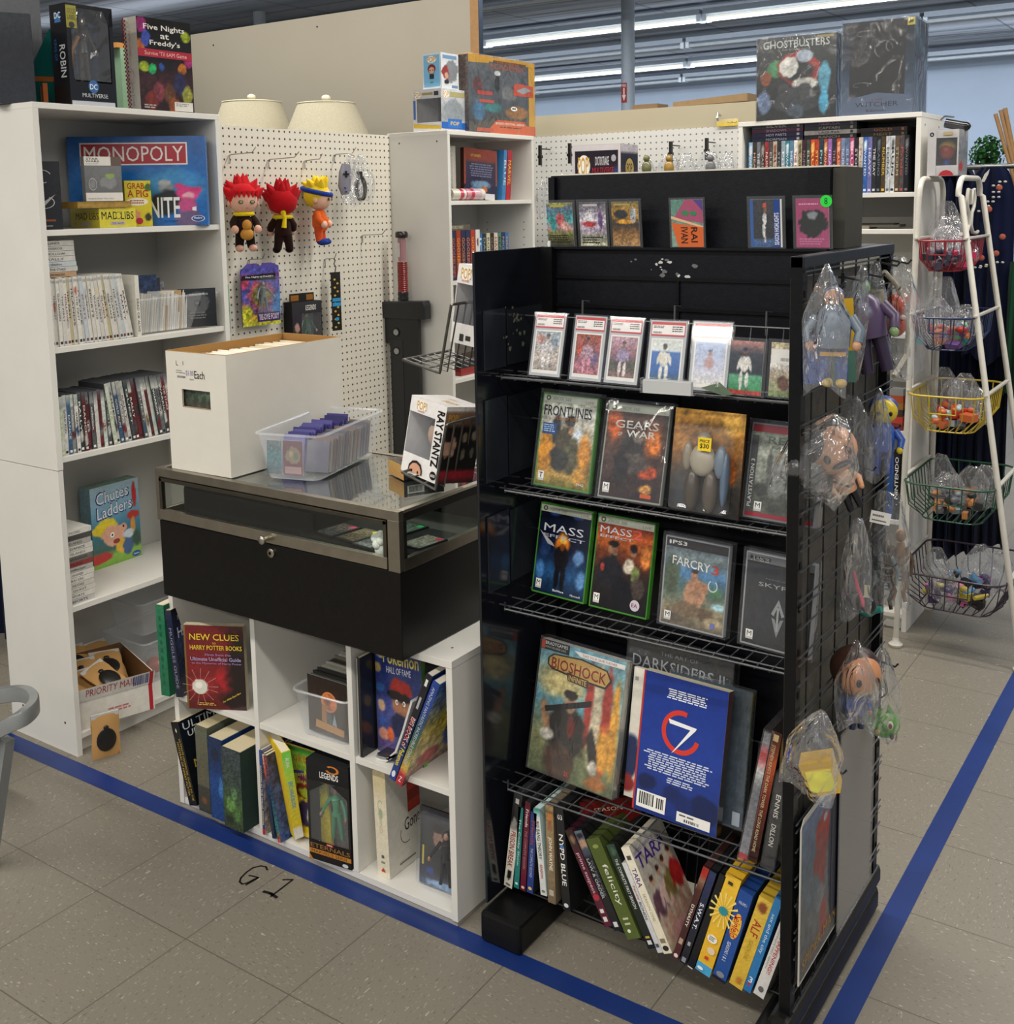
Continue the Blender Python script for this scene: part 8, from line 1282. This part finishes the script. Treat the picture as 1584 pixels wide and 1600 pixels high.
chib('toy figure with large tan face, brown hair and blue jacket, third row', 1338, 1140, 1.84, 128, 'c48860', '3a241c', '22408a', '2a3050', 46, head=.56, hairpos=.03)
pbag('clear bag around the brown-haired figure in the blue jacket', 1308, 1372, 1000, 1150, 1.85, 14, .07, 24, .12)
p = at(1380, 1130, 'x', 1.845); m = M().ell((0, 0, 0), (.031, .030, .027), '4f9a2e', PLAST, 24, 16).tube([(.0, 0, .022), (.008, 0, .032), (.016, 0, .022)], [.008, .008, .005], '3f8a28', PLAST, 8).ell((-.012, -.026, -.006), (.005, .004, .005), 'd8a82a', PLAST, 10, 6).ell((.010, -.027, .009), (.006, .004, .009), 'e8e8e0', PLAST, 10, 8).ell((.010, -.0305, .009), (.0035, .002, .006), '7a2a2a', PLAST, 8, 6).ell((.014, -.026, -.014), (.004, .003, .006), '2a1f1c', PLAST, 8, 6).ell((-.020, .006, .022), (.008, .006, .007), '3f8a28', PLAST, 8, 6)
single(m, 'toy_head', 'round bright green toy head hanging at the outer edge', 'toy head', tuple(p), 20, smooth=True)
pbag('long clear bag around the green toy head, outermost of the third row', 1352, 1408, 1014, 1164, 1.85, 14, .06, 26, .35)
p = at(1290, 1232, 'x', 1.855); m = M().box(-.026, .026, -.022, .022, 0, .052, 'd0a820', GLOSS).box(-.020, .022, -.0235, -.022, .006, .042, 'e0d83a', GLOSS).box(-.027, .027, -.023, .023, .046, .056, 'b8901c', GLOSS); single(m, 'toy_box', 'small yellow boxed toy tilted inside a bag above the poster card', 'toy box', tuple(p), 14, None, 0, 18)
pbag('crumpled bag holding the small yellow box, low at the front', 1240, 1332, 1112, 1260, 1.86, 16, .07, 28, .2, -10)
# poster card and clear sleeve on the grid
def side_quad(tl, tr, br, bl, x): return [at(*q_, 'x', x) for q_ in (tl, tr, br, bl)]
Q = side_quad((1256, 1256), (1314, 1236), (1314, 1452), (1252, 1541), 1.808)
y0, y1 = Q[0].y, Q[1].y; z0 = Q[3].z; z1 = .5*(Q[0].z+Q[1].z)
o = thing('poster_card', 'tall card with a white rounded border and slanted orange title on the lower side grid', 'poster', (0, 0, 0)); w_, h_ = y1-y0, z1-z0
M().prism([(y0, z0), (y1, z0), (y1, z1-.015), (y1-.015, z1), (y0+.015, z1), (y0, z1-.015)], 'x', 1.802, 1.8045, 'b8b6b0', CARD).build('card_body', o)
M().art((1.805, y0+.004, z0+.006), (0, 1, 0), (0, 0, 1), w_-.008, h_-.014, dict(g=[(0, '5a5a58'), (.4, '5e6062'), (.7, '4a5a6a'), (1, '5a6a8a')], b=[(.55, .78, .24, .14, '8a2a2a', .4), (.5, .6, .2, .22, '7a3a3a', .4), (.85, .55, .14, .5, '141c38', .3), (.95, .8, .12, .18, '8a1c28', .4), (.3, .45, .22, .12, '55606a', .4), (.5, .35, .12, .1, '6a6e74', .4), (.6, .2, .12, .14, '8a4a48', .4), (.62, .86, .06, .03, '8a9098', .3)], n=.15, o=[('t', 'SPIDER-MAN', .04, .045, .96, .12, 'a87a28', 0, True, .02), ('r', .8, .12, 1, .9, '11162c')])).build('card_print', o)
Q = side_quad((1316, 1150), (1366, 1132), (1365, 1352), (1316, 1446), 1.812)
m = M().box(1.8085, 1.8095, Q[0].y, Q[1].y, Q[3].z, Q[0].z, '6f6b64', CARD); o = thing('plastic_sleeve', 'tall clear sleeve with grey backing right of the poster card', 'plastic sleeve'); m.build('grey_backing', o); M().box(1.811, 1.813, Q[0].y-.004, Q[1].y+.004, Q[3].z-.004, Q[0].z, 'ffffff', CLEAR).build('clear_front', o)
# ================================================================== BASKET STAND
st = thing('basket_stand', 'white metal ladder stand carrying five coloured wire baskets', 'stand')
WE = 'c4c1b8'; ZS = 1.585
def side_frame(xt, xb, yt0, yt1, yb0, yb1):
    m = M(); r = .055; pts = [(xb, yb0, .015)]
    pts += [(lerp(xb, xt, .962), lerp(yb0, yt0, .962), ZS*.962+.0)]
    for k in range(6): a = R_(180-18*k); pts.append((xt, yt0+r+r*math.cos(a), ZS-r+r*math.sin(a)))
    for k in range(6): a = R_(90-18*k); pts.append((xt, yt1-r+r*math.cos(a), ZS-r+r*math.sin(a)))
    pts += [(lerp(xb, xt, .962), lerp(yb1, yt1, .962), ZS*.962), (xb, yb1, .015)]
    m.tube(pts, .0095, WE, ENAMEL, 10); m.build('side_frame', st, smooth=True)
    for y in (yb0, yb1): M().lathe([(.022, 0), (.024, .008), (.012, .018), (.010, .03)], (xb, y, .001), WE, ENAMEL, 16).build('foot', st, smooth=True)
LX = lambda z: lerp(1.438, 1.461, z/ZS); RX = lambda z: lerp(1.832, 1.582, z/ZS)
side_frame(1.461, 1.438, 2.40, 2.72, 2.36, 2.775); side_frame(1.582, 1.832, 2.40, 2.72, 2.36, 2.775)
m = M()
for sd in (-1, 1): m.tube([(1.587, 2.56+sd*a, z) for a, z in ((.004, 1.50), (.018, 1.545), (.045, 1.548), (.058, 1.52), (.050, 1.49), (.020, 1.47), (.014, 1.43), (.045, 1.405), (.095, 1.400), (.125, 1.405))], .006, WE, ENAMEL, 8)
m.build('scroll', st, smooth=True)
for k, (z, d_, col, cn) in enumerate([(1.385, .10, '8a2430', 'red'), (1.137, .11, '1c2c50', 'dark blue'), (.882, .125, 'b8a030', 'yellow'), (.588, .13, '1f4a34', 'green'), (.285, .13, '2e2230', 'dark purple')]):
    a, b = LX(z)+.006, RX(z)-.006; y0, y1 = 2.345-.01*k, 2.735; t = thing('wire_basket', cn+' wire basket on the white stand', 'basket', (0, 0, 0), 0, None)
    def loop(x0, x1, ya, yb, zz, r, n=6):
        P = []
        for cx, cy, a0 in ((x1-r, ya+r, -90), (x1-r, yb-r, 0), (x0+r, yb-r, 90), (x0+r, ya+r, 180)):
            for s in range(n): an = R_(a0+s*90/(n-1)); P.append(Vector((cx+r*math.cos(an), cy+r*math.sin(an), zz)))
        return P
    T = loop(a, b, y0, y1, z, .05); w2 = (b-a)*.16; B = loop(a+w2, b-w2, y0+.06, y1-.05, z-d_, .05); m = M(); m.tube(T, .0035, col, ENAMEL, 7, closed=True); m.build('rim', t, smooth=True)
    m = M(); m.tube(B, .0025, col, ENAMEL, 6, closed=True)
    def samp(L, u): f = u*len(L); i = int(f) % len(L); return L[i].lerp(L[(i+1) % len(L)], f-int(f))
    def even(L, n):
        ds = [0]; 
        for i in range(len(L)): ds.append(ds[-1]+(L[(i+1) % len(L)]-L[i]).length)
        out = []
        for q_ in range(n):
            s_ = ds[-1]*q_/n; i = max(j for j in range(len(L)) if ds[j] <= s_+1e-9); f = (s_-ds[i])/max(1e-9, ds[i+1]-ds[i]); out.append(L[i].lerp(L[(i+1) % len(L)], f))
        return out
    for p0, p1 in zip(even(T, 34), even(B, 34)):
        mid = p0.lerp(p1, .55)+(p0-p1).normalized()*0+Vector(((p0.x-p1.x)*.35, (p0.y-p1.y)*.35, -d_*.08)); m.tube([p0, mid, p1], .0019, col, ENAMEL, 5)
    for q_ in range(1, 9): xx = lerp(a+w2, b-w2, q_/9); m.tube([(xx, y0+.06, z-d_), (xx, y1-.05, z-d_)], .0017, col, ENAMEL, 5)
    m.build('basket_wires', t)
    m = M().tube([(lerp(a, b, .32), y0-.002, z), (lerp(a, b, .32), y0-.0, z-d_*.45), (lerp(a, b, .68), y0, z-d_*.45), (lerp(a, b, .68), y0-.002, z)], .0026, col, ENAMEL, 6); m.build('front_handle', t)
    for X_ in (LX(z), RX(z)): M().box(X_-.006, X_+.006, 2.37, 2.73, z+.004, z+.010, WE, ENAMEL).build('support_bar', t)
    rr = random.Random(k*7+1); zb = z-d_+.006
    CC = [['b8305a', '3a3a4a', '8a8a90'], ['b03028', '2a9aa0', 'c86a2a', '4aa04a', '6a4a8a'], ['c03028', 'c8643a', '5a5a64', 'b8ccd0'], ['b87a4a', '2a2c30', '8a9aa0', '6a6a70'], ['3a2a5a', '1c1c20', 'c8709a', '5a8ab0', 'b0a040']][k]
    for j in range(len(CC)+2):
        cc = CC[j % len(CC)]; x_ = lerp(a+w2+.03, b-w2-.03, (j+.5)/(len(CC)+2)); m = M()
        for q_ in range(6):
            m.x = Matrix.Translation((rr.gauss(0, .011), rr.gauss(0, .03), .010+.010*q_)) @ Matrix.Rotation(rr.uniform(0, 3), 4, 'Z') @ Matrix.Rotation(rr.uniform(-.6, .6), 4, 'X'); a_, b_, c_ = rr.uniform(.012, .026), rr.uniform(.008, .018), rr.uniform(.008, .013); kc = cc if q_ % 2 else rr.choice(CC)
            if q_ % 3 == 1: m.tube([(-a_, 0, 0), (0, b_*.4, 0), (a_, 0, c_)], [c_*.9, c_*1.1, c_*.6], kc, PLAST, 8)
            elif q_ % 3 == 2: m.ell((0, 0, 0), (a_*.8, b_, c_), kc, PLAST, 10, 7)
            else: m.box(-a_, a_, -b_, b_, -c_, c_, kc, PLAST)
        m.x = Matrix.Identity(4)
        single(m, 'small_toy', 'small %s plastic toy, %s from the left in the %s basket' % (('dark' if sum(rgb(cc)) < .8 else 'bright'), ORD[j], cn), 'toy', (x_, lerp(y0+.09, y1-.12, rr.random()), zb), rr.uniform(0, 90), smooth=True)
    for j in range(4):
        x_ = lerp(a+.03, b-.03, (j+.5)/4); zt_ = z+rr.uniform(.0, .06)+(.07 if (k == 0 and j in (0, 2)) or (k == 1 and j == 1) else 0)
        bag('clear_bag', 'crumpled clear bag, %s from the left in the %s basket' % (ORD[j], cn), (x_, lerp(y0+.08, y1-.1, rr.random()), zt_), .10+.02*rr.random(), zt_-zb-.01, .06, rr.uniform(-30, 30), k*10+j, rr.uniform(.3, .8))
# toy box on top
t = popbox('white window toy box with a red sticker standing on the basket stand', (1.507, 2.50, ZS+.010), 0, 0, 0, .098, .13, .150, dict(g=['a8a6a8', 'b4b2b4'], o=[('r', 0, .0, .28, 1, 'b2b0b2'), ('e', .13, .90, .07, .05, '17171a'), ('t', '2', .10, .88, .16, .92, 'd8d8d8'), ('p', [(.38, 0), (.42, .06), (.5, .10), (.62, .12), (.74, .10), (.82, .06), (.86, 0)], 'a8202a'), ('r', .5, .88, .8, .95, 'a8966a')]), dict(g=['8a8c90', '6a6e74', 'a0a0a4'], n=.2, b=[(.3, .2, .25, .12, 'a83030', .5)]), dict(g=['a8a6a4', 'b0aeac'], n=.03), (.28, .22, .95, .82), figc=('b8402a', 'c8a83a', '2a4aa0'))
p = Vector((1.522, 2.60, 0)); m = M().tube([(-.03, 0, .008), (.03, 0, -.006)], .016, '2a2a2e', GLOSS, 12); m.tube([(-.045, 0, .02), (-.03, -.01, .03), (0, -.014, .026)], .003, '8a8c90', METAL, 6); m.ell((.032, 0, -.006), (.02, .016, .016), '141416', GLOSS, 12, 8); single(m, 'sunglasses', 'folded black and clear glasses lying on the white toy box', 'glasses', (p.x, 2.585, ZS+.010+.150+.018), smooth=True)
# ================================================================== CLOTHES, PLANT, CANES
def garment(lab, name, pl, pr, pt, pb, y, col, folds=7, amp=.03, sh=.25, seed=1, embro=None):
    a, b = at(pl, pt, 'y', y), at(pr, pt, 'y', y); c, d = at(pl, pb, 'y', y), at(pr, pb, 'y', y); zt_, zb_ = max(a.z, b.z), min(c.z, d.z); xc, wt = (a.x+b.x)/2, (b.x-a.x); nu, nv = 44, 40; V = []
    for s in (0, 1):
        for j in range(nv+1):
            v = j/nv; z = lerp(zt_, zb_, v); ww = wt*(sh+(1-sh)*min(1, v/.14)**.55)*(1+.10*v)
            for i in range(nu+1):
                u = i/nu; x = xc+(u-.5)*ww; f = math.sin(u*folds*math.pi*2+seed)*amp*(.25+.75*v)+math.sin(u*folds*math.pi*1.3+seed*2+v*2)*amp*.4; V.append((x, y+f*.5+(.05 if s else -.02)*math.sin(math.pi*u)**.5, z+.02*math.sin(u*9)*v))
    q_ = (nu+1)*(nv+1); F = []
    for j in range(nv):
        for i in range(nu): e = j*(nu+1)+i; F.append((e, e+nu+1, e+nu+2, e+1)); F.append((q_+e, q_+e+1, q_+e+nu+2, q_+e+nu+1))
    t = thing(name, lab, 'clothing'); M().add(V, F, col, FABRIC).build('cloth', t, smooth=True)
    if embro:
        m = M(); rr = random.Random(seed)
        for (px, py, kind) in embro:
            p = at(px, py, 'y', y-.045)
            if kind == 'f': m.ell(tuple(p), (.011, .004, .011), 'a0584a', FABRIC, 10, 7)
            else:
                for s_ in (-1, 1): m.ell((p.x+s_*.009, p.y, p.z), (.006, .003, .004), 'b8b6b0', FABRIC, 8, 6)
        m.build('embroidery', t, smooth=True)
    return t
garment('long plain navy dress hanging behind the basket stand', 'dress', 1452, 1536, 262, 862, 3.02, '0c1430', 6, .05, .5, 1)
garment('navy embroidered blouse with white leaves and pink flowers, right edge', 'blouse', 1515, 1588, 262, 560, 2.94, '0e1530', 4, .03, .5, 3, embro=[(1533, 330, 'w'), (1540, 322, 'w'), (1547, 315, 'w'), (1556, 300, 'w'), (1556, 290, 'w'), (1566, 284, 'w'), (1561, 293, 'f'), (1556, 308, 'w'), (1545, 327, 'f'), (1566, 370, 'f'), (1533, 403, 'f'), (1556, 396, 'f'), (1527, 418, 'w'), (1536, 416, 'w'), (1545, 414, 'w'), (1562, 410, 'w')])
M_ = garment('navy skirt under the embroidered blouse', 'skirt', 1500, 1580, 470, 850, 3.0, '0d1328', 6, .04, .9, 5)
garment('green garment with a beaded waist at the right edge of the frame', 'dress', 1576, 1612, 410, 620, 2.9, '12402a', 3, .03, .9, 7)
p = at(1545, 262, 'y', 2.98); q = at(1600, 258, 'y', 2.98); single(M().tube([(1.36, 2.98, 1.63), (1.95, 2.98, 1.63)], .010, '8a8c8a', METAL, 10), 'clothes_rail', 'grey metal clothes rail above the dresses', 'rail', smooth=True)
for sx in (1.37, 1.94): pass
p = at(1522, 300, 'y', 2.9); m = M().add([tuple(at(x_, y_, 'y', 2.885)) for x_, y_ in ((1532, 285), (1538, 272), (1546, 264), (1544, 272), (1538, 284))], [(0, 1, 2, 3, 4)], 'c8c6c0', FABRIC); single(m, 'collar', 'white collar strip at the neck of the embroidered blouse', 'clothing')
t = thing('potted_plant', 'small round dark green leafy plant above the clothes rail', 'plant', (at(1542, 240, 'y', 3.2).x, 3.2, at(1542, 240, 'y', 3.2).z)); rr = random.Random(4); m = M()
for k in range(420):
    d_ = Vector((rr.gauss(0, 1), rr.gauss(0, 1), rr.gauss(0, 1))).normalized(); c_ = d_*rr.uniform(.03, .072); u_ = d_.orthogonal().normalized()*.009; v_ = d_.cross(u_).normalized()*.007; tw = d_*rr.uniform(-.006, .006); m.poly([c_-u_, c_-v_+tw, c_+u_, c_+v_-tw], rr.choice(['1f4a24', '2a5a2c', '183a1c', '35662f']), FABRIC)
m.build('foliage', t); M().lathe([(.03, -.14), (.045, -.06), (.047, -.055)], (0, 0, 0), '4a3a2a', PLAST, 16).lathe([(.008, -.07), (.006, .0)], (0, 0, 0), '3a2a1c', MATTE, 8).build('pot', t, smooth=True)
for k, (a, b) in enumerate([((1555, 178), (1590, 300)), ((1563, 172), (1592, 290)), ((1570, 169), (1596, 300))]):
    p, q = at(*a, 'y', 3.1), at(*b, 'y', 3.1); e = p+(q-p)*4.0; e.z = max(e.z, .02); single(M().tube([p, p.lerp(e, .5), e], .0075, '8a6a48', MATTE, 8), 'bamboo_cane', 'thin brown cane leaning at the right edge, %s from the left' % ORD[k], 'cane', smooth=True)

garment('dark navy coat hanging behind the left bookcase, just inside the left edge', 'coat', -60, 26, 560, 1050, .78, '0d1426', 4, .03, .8, 9)
